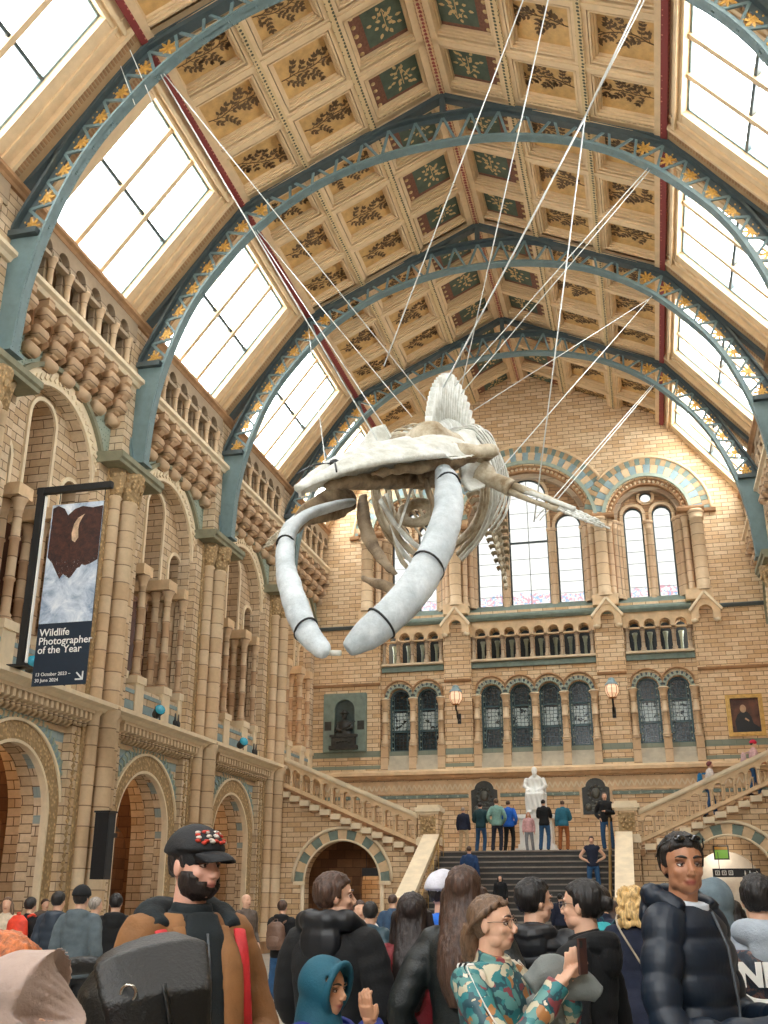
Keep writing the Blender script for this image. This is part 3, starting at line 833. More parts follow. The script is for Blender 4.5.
def make_ceiling_bay(s):
    """half bay of coffered ceiling on side s, bay centre y=0"""
    P = ceil_frame(s)
    def fbox(mb, t0, t1, y0, y1, n0, n1, slot=0):
        vs = [P(t, y, n) for n in (n0, n1) for t, y in ((t0,y0),(t1,y0),(t1,y1),(t0,y1))]
        mb.add(vs, [(0,3,2,1),(4,5,6,7),(0,1,5,4),(1,2,6,5),(2,3,7,6),(3,0,4,7)], slot)
    mb = MB()
    fbox(mb, 0, sl_len, -3.05, 3.05, .34, .45)
    c = mb.build('ceiling', m_cream_dk); c['kind'] = 'structure'
    tw = sl_len/3; yw = 6.1/3
    for i in range(4):       # beams along the hall
        t = i*tw; mm = MB(); w = .17
        if i == 0:
            fbox(mm, -.05, .12, -3.05, 3.05, -.06, .3, 0); fbox(mm, .12, .3, -3.05, 3.05, 0, .3, 1); mm.build('red_purlin', [m_red, m_cream], c)
        elif i == 3:
            fbox(mm, t-.3, t, -3.05, 3.05, .02, .3, 0); fbox(mm, t-.1, t+.02, -3.05, 3.05, -.03, .3, 1); mm.build('ridge_beam', [m_cream, m_pat_red], c)
        else:
            fbox(mm, t-.2, t+.2, -3.05, 3.05, .06, .33, 0); fbox(mm, t-.085, t+.085, -3.05, 3.05, .0, .3, 1); mm.build('patterned_beam', [m_cream, m_pat], c)
    for j in range(4):       # beams across
        y = -3.05 + j*yw; mm = MB(); w = .2 if j in (1, 2) else .42
        fbox(mm, .1, sl_len, y-w*.75, y+w*.75, .05, .33, 0); fbox(mm, .1, sl_len, y-w*.35, y+w*.35, .02, .3, 0)
        if j in (0, 3):
            for q in range(40): fbox(mm, .2+q*.155, .29+q*.155, y-w*.95, y+w*.95, .1, .2, 1)
        mm.build('cross_beam', [m_cream, m_cream_dk], c)
    for i in range(3):
        for j in range(3):
            t0, t1 = i*tw+.22, (i+1)*tw-.22; y0, y1 = -3.05+j*yw+(.36 if j == 0 else .2), -3.05+(j+1)*yw-(.36 if j == 2 else .2)
            mm = MB()
            for q, (e, n) in enumerate(((0,.08),(.045,.15),(.085,.22))):
                fbox(mm, t0+e, t0+e+.05, y0+e, y1-e, n, .33); fbox(mm, t1-e-.05, t1-e, y0+e, y1-e, n, .33)
                fbox(mm, t0+e, t1-e, y0+e, y0+e+.05, n, .33); fbox(mm, t0+e, t1-e, y1-e-.05, y1-e, n, .33)
            mm.build('coffer_moulding', m_cream, c)
            me = green_panels[(j+i) % 3] if i == 2 else gold_panels[(i*3+j*2+(1 if s > 0 else 0)) % 5]
            o = bpy.data.objects.new('painted_panel', me)
            a = V(P(1,0,0)) - V(P(0,0,0)); nrm = (V(P(0,0,1)) - V(P(0,0,0))); yv = nrm.cross(a)
            M = Matrix((a, yv, nrm)).transposed().to_4x4()
            M = Matrix.Translation(V(P((t0+t1)/2, (y0+y1)/2, .31))) @ M @ Matrix.Diagonal((.97, (y1-y0)/1.68, 1, 1))
            o.matrix_world = M; COL.objects.link(o); o.parent = c; o.matrix_parent_inverse = Matrix.Identity(4); o.matrix_basis = M
    return c
bays_roof = [(i + .5) for i in range(0, 9)]
for s in (-1, 1):
    c0 = make_ceiling_bay(s)
    for q, kk in enumerate(bays_roof):
        o = c0 if q == 0 else copy_tree(c0)
        o.location = (0, ty(kk) , 0)

# skylights
def make_skylight(s):
    L = math.hypot(XC-XA, ZA-ZC)
    dx, dz = -s*(XC-XA)/L, (ZA-ZC)/L
    nx, nz = s*(ZA-ZC)/L, (XC-XA)/L
    P = lambda t, y, n=0: (s*XC + dx*t + nx*n, y, ZC + dz*t + nz*n)
    def fbox(mb, t0, t1, y0, y1, n0, n1, slot=0):
        vs = [P(t, y, n) for n in (n0, n1) for t, y in ((t0,y0),(t1,y0),(t1,y1),(t0,y1))]
        mb.add(vs, [(0,3,2,1),(4,5,6,7),(0,1,5,4),(1,2,6,5),(2,3,7,6),(3,0,4,7)], slot)
    t0, t1, yg = .12, L-.42, 1.82
    fr = MB()
    for e, n0 in ((0,.0),(.16,.1),(.3,.2)):     # stepped timber surround
        for sg in (-1, 1):
            ya, yb = sorted((sg*(3.05 - .55 - e), sg*(yg-.0)))
            fbox(fr, -.05, L+.1, ya, yb, n0+.12, n0+.26)
    for sg in (-1, 1):
        ya, yb = sorted((sg*3.05, sg*2.46)); fbox(fr, -.1, L+.1, ya, yb, .02, .3, 1)
        for w0, w1, n0 in ((2.42,2.52,-.03),(2.12,2.2,.06),(1.82,1.95,.14)):
            ya, yb = sorted((sg*w0, sg*w1)); fbox(fr, -.05, L+.05, ya, yb, n0, .5)
        for q in range(46):
            fbox(fr, q*.095, q*.095+.05, *sorted((sg*2.55, sg*2.72)), -.0, .1, 2)
    fbox(fr, L-.42, L+.1, -2.5, 2.5, .1, .45); fbox(fr, L-.3, L-.2, -2.4, 2.4, .0, .4); fbox(fr, -.1, .12, -2.5, 2.5, .1, .45)
    w = fr.build('window_0', [m_cream, m_cream_dk, m_stone_dk]); w['kind'] = 'structure'
    g = MB(); g.add([P(t0,-yg,.42), P(t1,-yg,.42), P(t1,yg,.42), P(t0,yg,.42)], [(0,1,2,3)]); g.build('glass', m_clear, w)
    for y in (-.62, .62):
        b = MB(); fbox(b, t0, t1, y-.075, y+.075, .24, .46); b.build('glazing_bar', m_cream, w)
    b = MB(); fbox(b, (t0+t1)/2-.045, (t0+t1)/2+.045, -yg, yg, .3, .45); b.build('transom', m_steel_dk, w)
    b = MB()
    for sg in (-1, 1): fbox(b, t0, t1, *sorted((sg*yg, sg*(yg-.06))), .3, .46)
    fbox(b, t0, t0+.06, -yg, yg, .3, .46); fbox(b, t1-.06, t1, -yg, yg, .3, .46)
    b.build('sash', m_blue, w)
    return w
sky_n = winn
for s in (-1, 1):
    w0 = make_skylight(s)
    for q, kk in enumerate(bays_roof):
        o = w0 if q == 0 else copy_tree(w0)
        sky_n += 1; o.name = 'window_%d' % sky_n
        o.location = (0, ty(kk), 0)

# trusses
INN = [(0,21.1),(.9,21.07),(1.75,20.95),(2.65,20.74),(3.5,20.44),(4.2,20.07),(4.8,19.68),(5.5,19.1),(6.1,18.45),(6.7,17.7),(7.2,16.85),(7.6,15.85),(7.9,14.8),(8.08,13.7),(8.15,12.33)]
OUT = [(0,22.02),(.9,21.98),(1.75,21.85),(2.65,21.56),(3.6,21.12),(4.6,20.62),(5.5,20.12),(6.2,19.42),(6.9,18.5),(7.45,17.62),(8.0,16.55),(8.35,15.85),(8.6,15.25)]
def resamp(P, n):
    L = [0]
    for a, b in zip(P, P[1:]): L.append(L[-1] + math.dist(a, b))
    out = []
    for i in range(n+1):
        d = L[-1]*i/n; j = 0
        while j < len(P)-2 and L[j+1] < d: j += 1
        f = (d-L[j])/(L[j+1]-L[j]); out.append((P[j][0]+(P[j+1][0]-P[j][0])*f, P[j][1]+(P[j+1][1]-P[j][1])*f))
    return out
def smooth_path(P, n):
    # Catmull-Rom through the points
    Q = [P[0]] + P + [P[-1]]; out = []
    for i in range(1, len(Q)-2):
        p0, p1, p2, p3 = Q[i-1], Q[i], Q[i+1], Q[i+2]
        for k in range(6):
            t = k/6; out.append(tuple(.5*((2*b) + (-a+c)*t + (2*a-5*b+4*c-d)*t*t + (-a+3*b-3*c+d)*t**3) for a, b, c, d in zip(p0, p1, p2, p3)))
    out.append(P[-1]); return resamp(out, n)
def strip(mb, path, y0, y1, th, slot=0):
    """flat band following path in xz, thickness th outward(+), between y0..y1"""
    vs = []; n = len(path); fs = []
    for i, p in enumerate(path):
        a = path[max(i-1,0)]; b = path[min(i+1,n-1)]; tx, tz = b[0]-a[0], b[1]-a[1]; l = math.hypot(tx, tz); nx, nz = -tz/l, tx/l
        for q in (0, th):
            for y in (y0, y1): vs.append((p[0]+nx*q, y, p[1]+nz*q))
    for i in range(n-1):
        a, b = i*4, (i+1)*4
        fs += [(a,a+1,b+1,b),(a+2,b+2,b+3,a+3),(a,b,b+2,a+2),(a+1,a+3,b+3,b+1)]
    fs += [(0,2,3,1), (n*4-4,n*4-3,n*4-1,n*4-2)]
    mb.add(vs, fs, slot)
def make_truss():
    t = empty('roof_truss')
    inn = smooth_path(INN, 48); out = smooth_path(OUT, 44)
    full = lambda P: [(-x, z) for x, z in reversed(P[1:])] + P
    m = MB(); fi = full(inn); strip(m, fi, -.15, .15, .05); strip(m, fi, -.02, .02, .17)
    for P_ in (resamp(fi, 230),):
        for i, (x, z) in enumerate(P_):
            for y in (-.11, .11): m.ball((x, y, z-.0), (.018,.018,.018), 5, 3)
    m.build('inner_chord', m_steel, t)
    m = MB(); fo = full(out); strip(m, fo, -.17, .17, .07); strip(m, fo, -.02, .02, -.15); m.build('outer_chord', m_steel_dk, t)
    # rafters up to the ridge
    m = MB()
    for s in (-1, 1):
        m.bar((0,0,22.72), (s*5.85,0,19.93), .28, .14, 0); m.bar((s*5.85,0,19.93), (s*8.6,0,16.4), .28, .12, 0)
    m.build('rafter', m_steel_dk, t)
    m = MB(); m.box((-.07,-.12,22.0), (.07,.12,22.75)); m.build('ridge_post', m_steel_dk, t)
    # zig-zag bracing between the chords
    i2 = resamp(inn, 400)
    for s in (-1, 1):
        mb = MB(); ml = MB()
        nb_ = 15; oo = resamp(OUT, nb_)
        def near(p, off=0):
            j = min(range(len(i2)), key=lambda q: (i2[q][0]-p[0])**2 + (i2[q][1]-p[1])**2); return j
        js = [near(p) for p in oo]
        for q in range(nb_):
            a, b = oo[q], oo[q+1]; mid = i2[(js[q]+js[q+1])//2]
            for u, v_ in ((a, mid), (mid, b)):
                mb.bar((s*u[0],0,u[1]), (s*v_[0],0,v_[1]), .07, .05, 0, (0,1,0))
            if oo[q][0] > 4.9:   # gilded foliage in the lower spandrels
                c = ((a[0]+b[0]+mid[0]*1.2)/3.2, (a[1]+b[1]+mid[1]*1.2)/3.2)
                for w_ in range(7):
                    an = w_*PI*2/7 + q; r = .2
                    pts = [(0,0),(.05,.03),(.15,.03),(.19,0),(.15,-.03),(.05,-.03)]
                    vs = []
                    for yy in (-.015, .015):
                        for px, pz in pts: vs.append((s*(c[0]+px*math.cos(an)-pz*math.sin(an)), yy, c[1]+px*math.sin(an)+pz*math.cos(an)))
                    ml.add(vs, [(0,1,2,3,4,5),(11,10,9,8,7,6)] + [(i,(i+1)%6,6+(i+1)%6,6+i) for i in range(6)])
                    ml.ball((s*(c[0]+.19*math.cos(an)), 0, c[1]+.19*math.sin(an)), .035, 6, 4)
        mb.build('bracing', m_steel, t)
        ml.build('gilt_foliage', m_gold, t)
        # springing plate and solid foot
        m = MB(); m.cbox((s*8.33,0,15.25), (.86,.5,.14)); m.build('springing_plate', m_steel_dk, t)
        m = MB()
        low = [p for p in resamp(INN, 80) if p[1] <= 15.2]
        ol = [(8.72,15.2),(8.7,14),(8.62,13),(8.5,12.33)]
        poly = [(s*x, z) for x, z in low] + [(s*x, z) for x, z in reversed(ol)]
        plate_to(m, [poly], .2, lambda a, b, d: (a, -.1+d, b)); m.build('foot_web', m_steel, t)
        m = MB(); m.cbox((s*8.35,0,12.36), (.5,.5,.08)); strip(m, [(s*x, z) for x, z in ([(8.72,15.2),(8.7,14),(8.62,13),(8.5,12.4)])], -.19, .19, .05); m.build('foot_plate', m_steel, t)
    return t
T0 = make_truss()
tl = {1: 'blue-grey iron roof arch nearest the end gable wall', 2: 'blue-grey iron roof arch second from the end gable wall', 3: 'blue-grey iron roof arch third from the gable, crossing the ceiling near the top middle',
      4: 'blue-grey iron roof arch at the top corners, its crown cut off above the frame'}
for k in range(1, 9):
    o = T0 if k == 1 else copy_tree(T0)
    o.location = (0, ty(k), 0)
    tag(o, tl.get(k, 'blue-grey iron roof arch over the part of the hall behind the camera'), 'roof arch', 'iron arches carrying the roof')
# floor and back wall
def floor_mat():
    t = NT('mosaic_floor'); g = t.pos()
    b = t.n('ShaderNodeTexBrick', Scale=1.0, Color1=srgb(186,184,176), Color2=srgb(166,164,158), Mortar=srgb(140,136,130)); b.offset = 0
    b.inputs['Brick Width'].default_value = 1.2; b.inputs['Row Height'].default_value = 1.2; b.inputs['Mortar Size'].default_value = .03
    t.l(g, b.inputs['Vector'])
    vo = t.n('ShaderNodeTexVoronoi', Scale=28.0); t.l(g, vo.inputs['Vector'])
    col = t.mix(.35, b.outputs[0], t.ramp(vo.outputs[0], [(.2,(1,1,1)),(.8,(.55,.53,.5))]), 'MULTIPLY')
    col = t.mix(t.math('MULTIPLY', t.noise(1.2, g), .4), col, srgb(120,116,110))
    t.set(Base__Color=col, Roughness=.35); return t.m
m = MB(); m.box((-13.3, -9.5, -.3), (13.3, 41.5, 0)); m.build('floor', floor_mat(), kind='structure')
m = MB(); plate_to(m, [[(-13.3,-.3),(13.3,-.3),(13.3,16.6),(8.6,16.6),(5.9,20.1),(0,22.95),(-5.9,20.1),(-8.6,16.6),(-13.3,16.6)], arch_pts(0,13,4.2,7.5,30), arch_pts(-6.3,12,1.3,8,20), arch_pts(6.3,12,1.3,8,20)], .5, lambda a,b,d: (a, -8.0-d, b)); m.build('wall_back', m_wall_far, kind='structure')
winn2 = sky_n
for i, (c, sp, r, z0) in enumerate(((0,13,4.2,7.5),(-6.3,12,1.3,8),(6.3,12,1.3,8))):
    winn2 += 1
    fr = MB(); plate_to(fr, [ring_pts(c, sp, r-.15, r+.05, z0, 30)], .1, lambda a,b,d: (a, -8.2-d, b)); fr.box((c-r,-8.3,z0),(c+r,-8.2,z0+.1))
    for q in range(-2, 3): fr.box((c+q*r/2.5-.05,-8.3,z0),(c+q*r/2.5+.05,-8.2,sp+r*.9))
    w = fr.build('window_%d' % winn2, m_steel_dk, kind='structure')
    g = MB(); vs = [(a,-8.25,b) for a,b in arch_pts(c,sp,r,z0,30)]; g.add(vs,[list(range(len(vs)))]); g.build('glass', m_clear, w)
# ------------------------------------------------------------------ organic helper
def remesh(mb, voxel, smooth=3, name='organic', mats=None, disp=None, fac=.5):
    me0 = mb.mesh('tmp', mats or [m_stone])
    ob = bpy.data.objects.new('tmp', me0)
    md = ob.modifiers.new('r', 'REMESH'); md.mode = 'VOXEL'; md.voxel_size = voxel; md.use_smooth_shade = True
    if smooth:
        s = ob.modifiers.new('s', 'SMOOTH'); s.iterations = smooth; s.factor = fac
    me = eval_mesh(ob); me.name = name
    bpy.data.meshes.remove(me0)
    if disp:
        nv = len(me.vertices); co = [0.0]*(nv*3); no = [0.0]*(nv*3)
        me.vertices.foreach_get('co', co); me.vertices.foreach_get('normal', no)
        for i in range(0, nv*3, 3): co[i:i+3] = disp(V(co[i:i+3]), V(no[i:i+3]))
        me.vertices.foreach_set('co', co)
        me.update()
    me.materials.clear()
    for m in (mats or [m_stone]): me.materials.append(m)
    return me
def mobj(name, me, parent=None):
    return link(bpy.data.objects.new(name, me), parent)
def text_mesh(txt, size, name='lettering', mat=None, parent=None, loc=(0,0,0), rot=(PI/2,0,0), ext=.004, bold=0.0):
    cu = bpy.data.curves.new('t', 'FONT'); cu.body = txt; cu.size = size; cu.extrude = ext; cu.offset = bold; cu.resolution_u = 3
    me = eval_mesh(bpy.data.objects.new('t', cu)); bpy.data.curves.remove(cu)
    me.materials.clear(); me.materials.append(mat)
    o = bpy.data.objects.new(name, me); o.location = loc; o.rotation_euler = rot; link(o, parent); return o

# ------------------------------------------------------------------ central staircase
LZ = 3.1; SY0, SY1 = 30.0, 35.0; NS = 18
m_step = plain('dark_stair_stone', srgb(54,52,51), .6, var=.15, scale=3, bump=.2)
m_nose = plain('worn_step_edge', srgb(128,118,106), .5)
def stair_z(y): return max(0, min(LZ, (y-SY0)/(SY1-SY0)*LZ))
st = empty('staircase', (0, SY0, 0), label='broad flight of dark stone steps rising to the landing below the end wall', cat='staircase')
for i in range(NS):
    y = (SY1-SY0)/NS*i; z = LZ/NS*(i+1)
    m = MB(); m.box((-2.78, y, 0 if i == 0 else z-LZ/NS-.02), (2.78, y+.32, z-.03), 0); m.box((-2.78, y-.035, z-.045), (2.78, y+.3, z), 1)
    m.build('step', [m_step, m_nose], st)
m = MB(); m.box((-3.7, 5.0, LZ-.2), (3.7, 10.2, LZ)); m.build('landing', m_stone_dk, st)
m = MB(); m.box((-2.8, 4.9, 0), (2.8, 5.05, LZ-.1)); m.build('core', m_step, st)
# stone ramps beside the steps
for s in (-1, 1):
    r = empty('stair_ramp_wall', (s*3.1, 34.9, 0), label='pale sloping stone coping on the %s side of the dark steps' % ('left' if s < 0 else 'right'), cat='stair wall')
    ra = (34.9, 3.66); rb = (30.5, 1.62)
    sl = (ra[1]-rb[1])/(ra[0]-rb[0])
    xo = s*3.1
    m = MB(); m.bar((0, 0, ra[1]-.08), (0, rb[0]-34.9, rb[1]-.08), .54, .14); m.bar((0, 0, ra[1]-.18), (0, rb[0]-34.9, rb[1]-.18), .42, .1)
    m.build('coping', m_stone_lt, r)
    m = MB(); poly = [(30.5-34.9, 0), (0, 0), (0, 3.1+.1), (30.5-34.9, .5)]
    plate_to(m, [poly], .36, lambda a, b, d: (-.18+d, a, b)); m.build('base_wall', m_wall_far, r)
    for i in range(16):
        y = -4.2+i*.27; z0 = stair_z(34.9+y)+.15; z1 = ra[1]+y*sl-.2
        if z1-z0 < .2: continue
        m = MB(); m.lathe([(.09,z0),(.05,z0+.1),(.085,z0+(z1-z0)*.45),(.045,z1-.12),(.09,z1)], (0,y,0), 8); m.build('baluster', m_shaft, r)
    m = MB(); m.box((-.24,-4.75,0),(.24,-4.3,1.55)); m.box((-.29,-4.8,1.5),(.29,-4.25,1.68)); m.box((-.29,-4.8,0),(.29,-4.25,.3)); m.build('end_post', m_stone, r)
    h = MB(); x = -s*.42
    h.tube([(x, 0, LZ+.95), (x, -4.6, 1.15), (x, -4.9, .95)], .03, 8)
    for i in range(6): h.tube([(x, -.2-i*.85, stair_z(34.7-i*.85)), (x, -.2-i*.85, LZ+.95-(.2+i*.85)*(LZ+.95-1.15)/4.6)], .015, 6)
    h.build('brass_handrail', plain('brass', srgb(196,160,96), .3, metal=.8), r)
    # newel
    nw = empty('newel_pier', (s*3.22, 35.25, 0), label='square stone newel with carved panel at the top of the %s coping' % ('left' if s < 0 else 'right'), cat='newel')
    m = MB(); m.box((-.34,-.34,0),(.34,.34,4.35)); m.build('shaft', m_wall_far, nw)
    m = MB(); m.box((-.4,-.4,3.3),(.4,.4,3.5)); m.box((-.37,-.37,3.5),(.37,.37,3.56)); m.build('base_moulding', m_stone_lt, nw)
    m = MB(); m.box((-.37,-.37,4.28),(.37,.37,4.36)); m.box((-.43,-.43,4.36),(.43,.43,4.5)); m.box((-.36,-.36,4.5),(.36,.36,4.58)); m.build('cap', m_stone_lt, nw)
    m = MB(); m.box((-.26,-.36,3.66),(.26,-.34,4.22))
    for i in range(8): m.ball((.15*math.cos(i*PI/4),-.37,3.94+.16*math.sin(i*PI/4)), (.07,.03,.07), 6, 4)
    m.ball((0,-.38,3.94), (.08,.04,.08)); m.build('carved_panel', m_carved, nw)
    # side flight
    SLP = .42
    fl = empty('side_stair', (s*3.6, 35.2, LZ), label='stone side flight climbing %s from the landing, arch beneath' % ('left' if s < 0 else 'right'), cat='stair')
    X = lambda a: s*a
    m = MB()
    top = [(0, -LZ), (5.45, -LZ), (5.45, 5.45*SLP+.05), (0, .05)]
    ax = 2.65; ring = [(ax-1.32, -LZ+.02)] + [(ax+1.32*math.cos(PI-PI*i/28), 2.18-LZ+1.32*math.sin(PI*i/28)) for i in range(29)] + [(ax+1.32, -LZ+.02)]
    plate_to(m, [top, ring], .5, lambda a, b, d: (X(a), d, b)); m.build('flank_wall', m_wall_far, fl)
    m = MB(); nv = 15
    for i in range(nv):
        a0 = PI*(i+.02)/nv; a1 = PI*(i+.98)/nv
        pts = [(ax+r_*math.cos(a), 2.18-LZ+r_*math.sin(a)) for r_, a in ((1.34,a0),(1.66,a0),(1.66,a1),(1.34,a1))]
        vs = [(X(p[0]), .02, p[1]) for p in pts] + [(X(p[0]), -.04, p[1]) for p in pts]
        m.add(vs, [(4,5,6,7),(0,1,5,4),(1,2,6,5),(2,3,7,6),(3,0,4,7)], 0 if i % 2 == 0 else 1)
    m.build('voussoirs', [m_green, m_stone], fl)
    m = MB(); m.tube([(X(ax+1.73*math.cos(PI*i/24)), -.05, 2.18-LZ+1.73*math.sin(PI*i/24)) for i in range(25)], .06, 6, up=(0,1,0)); m.tube([(X(ax+1.33*math.cos(PI*i/24)), -.03, 2.18-LZ+1.33*math.sin(PI*i/24)) for i in range(25)], .04, 6, up=(0,1,0)); m.build('arch_roll', m_stone_lt, fl)
    m = MB()
    for q in (-1, 1): m.box((X(ax+q*1.5)-.2, -.08, 2.08-LZ), (X(ax+q*1.5)+.2, .04, 2.2-LZ)); m.lathe([(.07,-LZ),(.07,2.1-LZ)], (X(ax+q*1.38), 0, 0), 8)
    m.build('arch_impost', m_stone_lt, fl)
    # steps and stepped string below the balustrade
    m = MB()
    for i in range(18):
        a = i*.3; z = (i+1)*.3*SLP
        m.box((min(X(a), X(a+.62 if i < 17 else 5.44)), .03, z-.3), (max(X(a), X(a+.62 if i < 17 else 5.44)), 2.5, z))
    m.build('tread_block', m_stone_dk, fl)
    m = MB()
    for i in range(13):
        a = .12+i*.37; z = a*SLP
        m.box((min(X(a), X(a+.33)), -.2, z-.06), (max(X(a), X(a+.33)), .0, z+.12)); m.box((min(X(a+.05), X(a+.33)), -.14, z-.13), (max(X(a+.05), X(a+.33)), .0, z-.05), 1)
    m.build('stepped_string', [m_stone_lt, m_stone_dk], fl)  # brown undersides paint the shadow below each step
    # balustrade
    bl = empty('balustrade', (s*3.6, 35.25, LZ), label='arched stone balustrade on the %s side flight' % ('left' if s < 0 else 'right'), cat='balustrade')
    holes = []
    n = 13
    for i in range(n):
        c = .28+i*.37; holes.append([(c-.128, .34)] + [(c+.128*math.cos(PI-PI*j/10), .8+.128*math.sin(PI*j/10)) for j in range(11)] + [(c+.128, .34)])
    m = MB(); plate_to(m, [[(.05, .2), (5.4, .2), (5.4, 1.12), (.05, 1.12)]] + holes, .26, lambda a, b, d: (X(a), -.08+d, b + a*SLP)); m.build('arcading', m_stone, bl)
    m = MB(); m.bar((X(0), 0, 1.17), (X(5.4), 0, 1.17+5.4*SLP), .34, .1); m.bar((X(0), 0, 1.1), (X(5.4), 0, 1.1+5.4*SLP), .26, .07); m.build('top_rail', m_stone_lt, bl)
    m = MB(); m.bar((X(.0), 0, .27), (X(5.4), 0, .27+5.4*SLP), .3, .1); m.build('bottom_rail', m_stone, bl)
    for i in range(n+1):
        c = .095+i*.37; z = c*SLP
        m = MB(); m.lathe([(.06,.3+z),(.03,.36+z),(.028,.72+z),(.055,.8+z),(.055,.84+z)], (X(c), -.09, 0), 8); m.build('baluster', m_shaft, bl)
    for i in range(n):
        c = .28+i*.37; z = c*SLP
        m = MB(); m.lathe([(.035,.32+z),(.02,.38+z),(.018,.58+z),(.035,.64+z)], (X(c), .0, 0), 6); m.build('inner_baluster', m_stone, bl)
    # space beneath the flight
    ps = MB()
    if s < 0:
        plate_to(ps, [[(0,-LZ),(5.4,-LZ),(5.4,1.0),(0,0)], [(ax-.9+.0,-LZ+.02)]+[(ax-.45+.5*math.cos(PI-PI*i/12)+0, -LZ+2.2+.5*math.sin(PI*i/12)) for i in range(13)]+[(ax+.05,-LZ+.02)]], .2, lambda a, b, d: (X(a), 2.6+d, b))
        ps.build('passage_back', m_warm, fl)
    else:
        ps.box((.0, 3.0, -LZ), (5.4, 3.15, .5)); 
        ps.build('passage_back', plain('white_plaster', srgb(226,220,206), .8, var=.04), fl)
        mm = MB(); plate_to(mm, [[(0.02,-LZ),(5.38,-LZ),(5.38,.5),(0.02,.5)], [(ax-1.15,-LZ+.02)]+[(ax-.05+1.1*math.cos(PI-PI*i/20), -LZ+2.0+1.1*math.sin(PI*i/20)) for i in range(21)]+[(ax+1.05,-LZ+.02)]], .3, lambda a, b, d: (X(a), 1.6+d, b)); mm.build('inner_arch_wall', m_wall_far, fl)
    m = MB(); m.box((min(X(1.2),X(5.4)), .5, .5), (max(X(1.2),X(5.4)), 4.8, .6)); m.build('soffit', m_stone_dk, fl)
lamp_list = []
# signs hung in the arches
m_sign = plain('sign_black', srgb(34,34,36), .5, var=.05)
m_white = plain('sign_white', srgb(236,236,232), .6, var=.02)
def icon_sign(name, x0, x1, y, z, h, icons, label):
    sg = empty(name, ((x0+x1)/2, y, z), label=label, cat='sign')
    m = MB(); m.box((x0-(x0+x1)/2, -.03, -h/2), (x1-(x0+x1)/2, .03, h/2)); m.build('board', m_sign, sg)
    for sx in (.15, .85):
        m = MB(); m.tube([((x1-x0)*(sx-.5), 0, h/2), ((x1-x0)*(sx-.5), 0, h/2+.5)], .01, 6); m.build('hanger', m_black, sg)
    for f, kind in icons:
        cx = (x1-x0)*(f-.5); m = MB()
        if kind == 'sq':
            plate_to(m, [rect_pts(cx-.07,-.07,cx+.07,.07), rect_pts(cx-.045,-.045,cx+.045,.045)], .01, lambda a,b,d: (a,-.03-d,b)); m.box((cx-.015,-.04,-.03),(cx+.015,-.03,.03))
        elif kind == 'up':
            m.cbox((cx,-.035,0),(.02,.01,.12)); m.bar((cx-.05,-.035,0),(cx,-.035,.06),.02,.01,0,(0,1,0)); m.bar((cx+.05,-.035,0),(cx,-.035,.06),.02,.01,0,(0,1,0))
        elif kind == 'fig':
            m.ball((cx,-.035,.045),(.02,.01,.02),8,6); m.cbox((cx,-.035,-.01),(.045,.01,.07)); m.cbox((cx-.012,-.035,-.06),(.014,.01,.05)); m.cbox((cx+.012,-.035,-.06),(.014,.01,.05))
        elif kind == 'arr':
            m.bar((cx-.07,-.035,0),(cx+.07,-.035,0),.02,.01,0,(0,1,0)); m.bar((cx+.02,-.035,.05),(cx+.07,-.035,0),.02,.01,0,(0,1,0)); m.bar((cx+.02,-.035,-.05),(cx+.07,-.035,0),.02,.01,0,(0,1,0))
        m.build('icon', m_white, sg)
    return sg
icon_sign('direction_sign', -5.75, -4.75, 35.95, 2.5, .26, [(.7,'sq')], 'long black hanging sign with one white square icon inside the left arch')
icon_sign('direction_sign', 5.75, 7.2, 36.4, 2.42, .26, [(.1,'sq'),(.24,'sq'),(.38,'sq'),(.68,'fig'),(.78,'fig'),(.9,'arr')], 'black sign with a row of white icons inside the right arch')
ls = empty('hanging_light_panel', (6.1, 36.8, 3.05), label='small green lit picture panel hung by wires inside the right arch', cat='light panel')
m = MB(); m.box((-.24,-.04,-.22),(.24,.04,.22)); m.build('frame', m_black, ls)
t = NT('lit_green'); t.set(Base__Color=srgb(90,140,50), Emission__Color=srgb(150,200,70), Emission__Strength=.15)
m = MB(); m.box((-.2,-.05,-.18),(.2,-.03,.08)); m.build('lit_face', t.m, ls)
m = MB(); m.box((-.2,-.05,.09),(.2,-.03,.18)); m.build('upper_strip', plain('amber_strip', srgb(190,140,50), .5), ls)
for q in (-.2, .2):
    m = MB(); m.tube([(q,0,.22),(q,0,.5)], .008, 5); m.build('wire', m_black, ls)

# ------------------------------------------------------------------ seated marble statue
m_marble = plain('white_marble', srgb(232,232,226), .5, var=.04, scale=4)
sx, sy = .1, 37.6
pl = empty('marble_statue', (sx, sy, LZ), label='white marble seated robed figure on a tall plinth at the landing', cat='statue')
m = MB(); m.box((-.72,-.6,0),(.72,.6,.16)); m.box((-.62,-.5,.16),(.62,.5,.3)); m.box((-.56,-.45,.3),(.56,.45,1.15)); m.box((-.64,-.52,1.15),(.64,.52,1.28)); m.build('plinth', m_marble, pl)
b = MB(); Z = 1.28
b.box((-.36,-.1,Z),(.36,.42,Z+.75)); b.box((-.34,.3,Z+.5),(.34,.45,Z+1.15))
b.tube([(0,.1,Z+.7),(0,.12,Z+1.0),(0,.1,Z+1.25),(0,.06,Z+1.36)], [.25,.24,.26,.14], 16, flat=.7, up=(1,0,0))
for q in (-1, 1):
    b.tube([(q*.15,.1,Z+.78),(q*.2,-.38,Z+.72)], [.16,.13], 12); b.tube([(q*.2,-.38,Z+.72),(q*.19,-.36,Z+.1)], [.13,.12], 12); b.ball((q*.19,-.46,Z+.06),(.08,.15,.07))
    b.tube([(q*.26,.08,Z+1.26),(q*.36,.0,Z+.98),(q*.2,-.22,Z+.86)], [.1,.09,.06], 10); b.ball((q*.16,-.28,Z+.85),(.06,.08,.04))
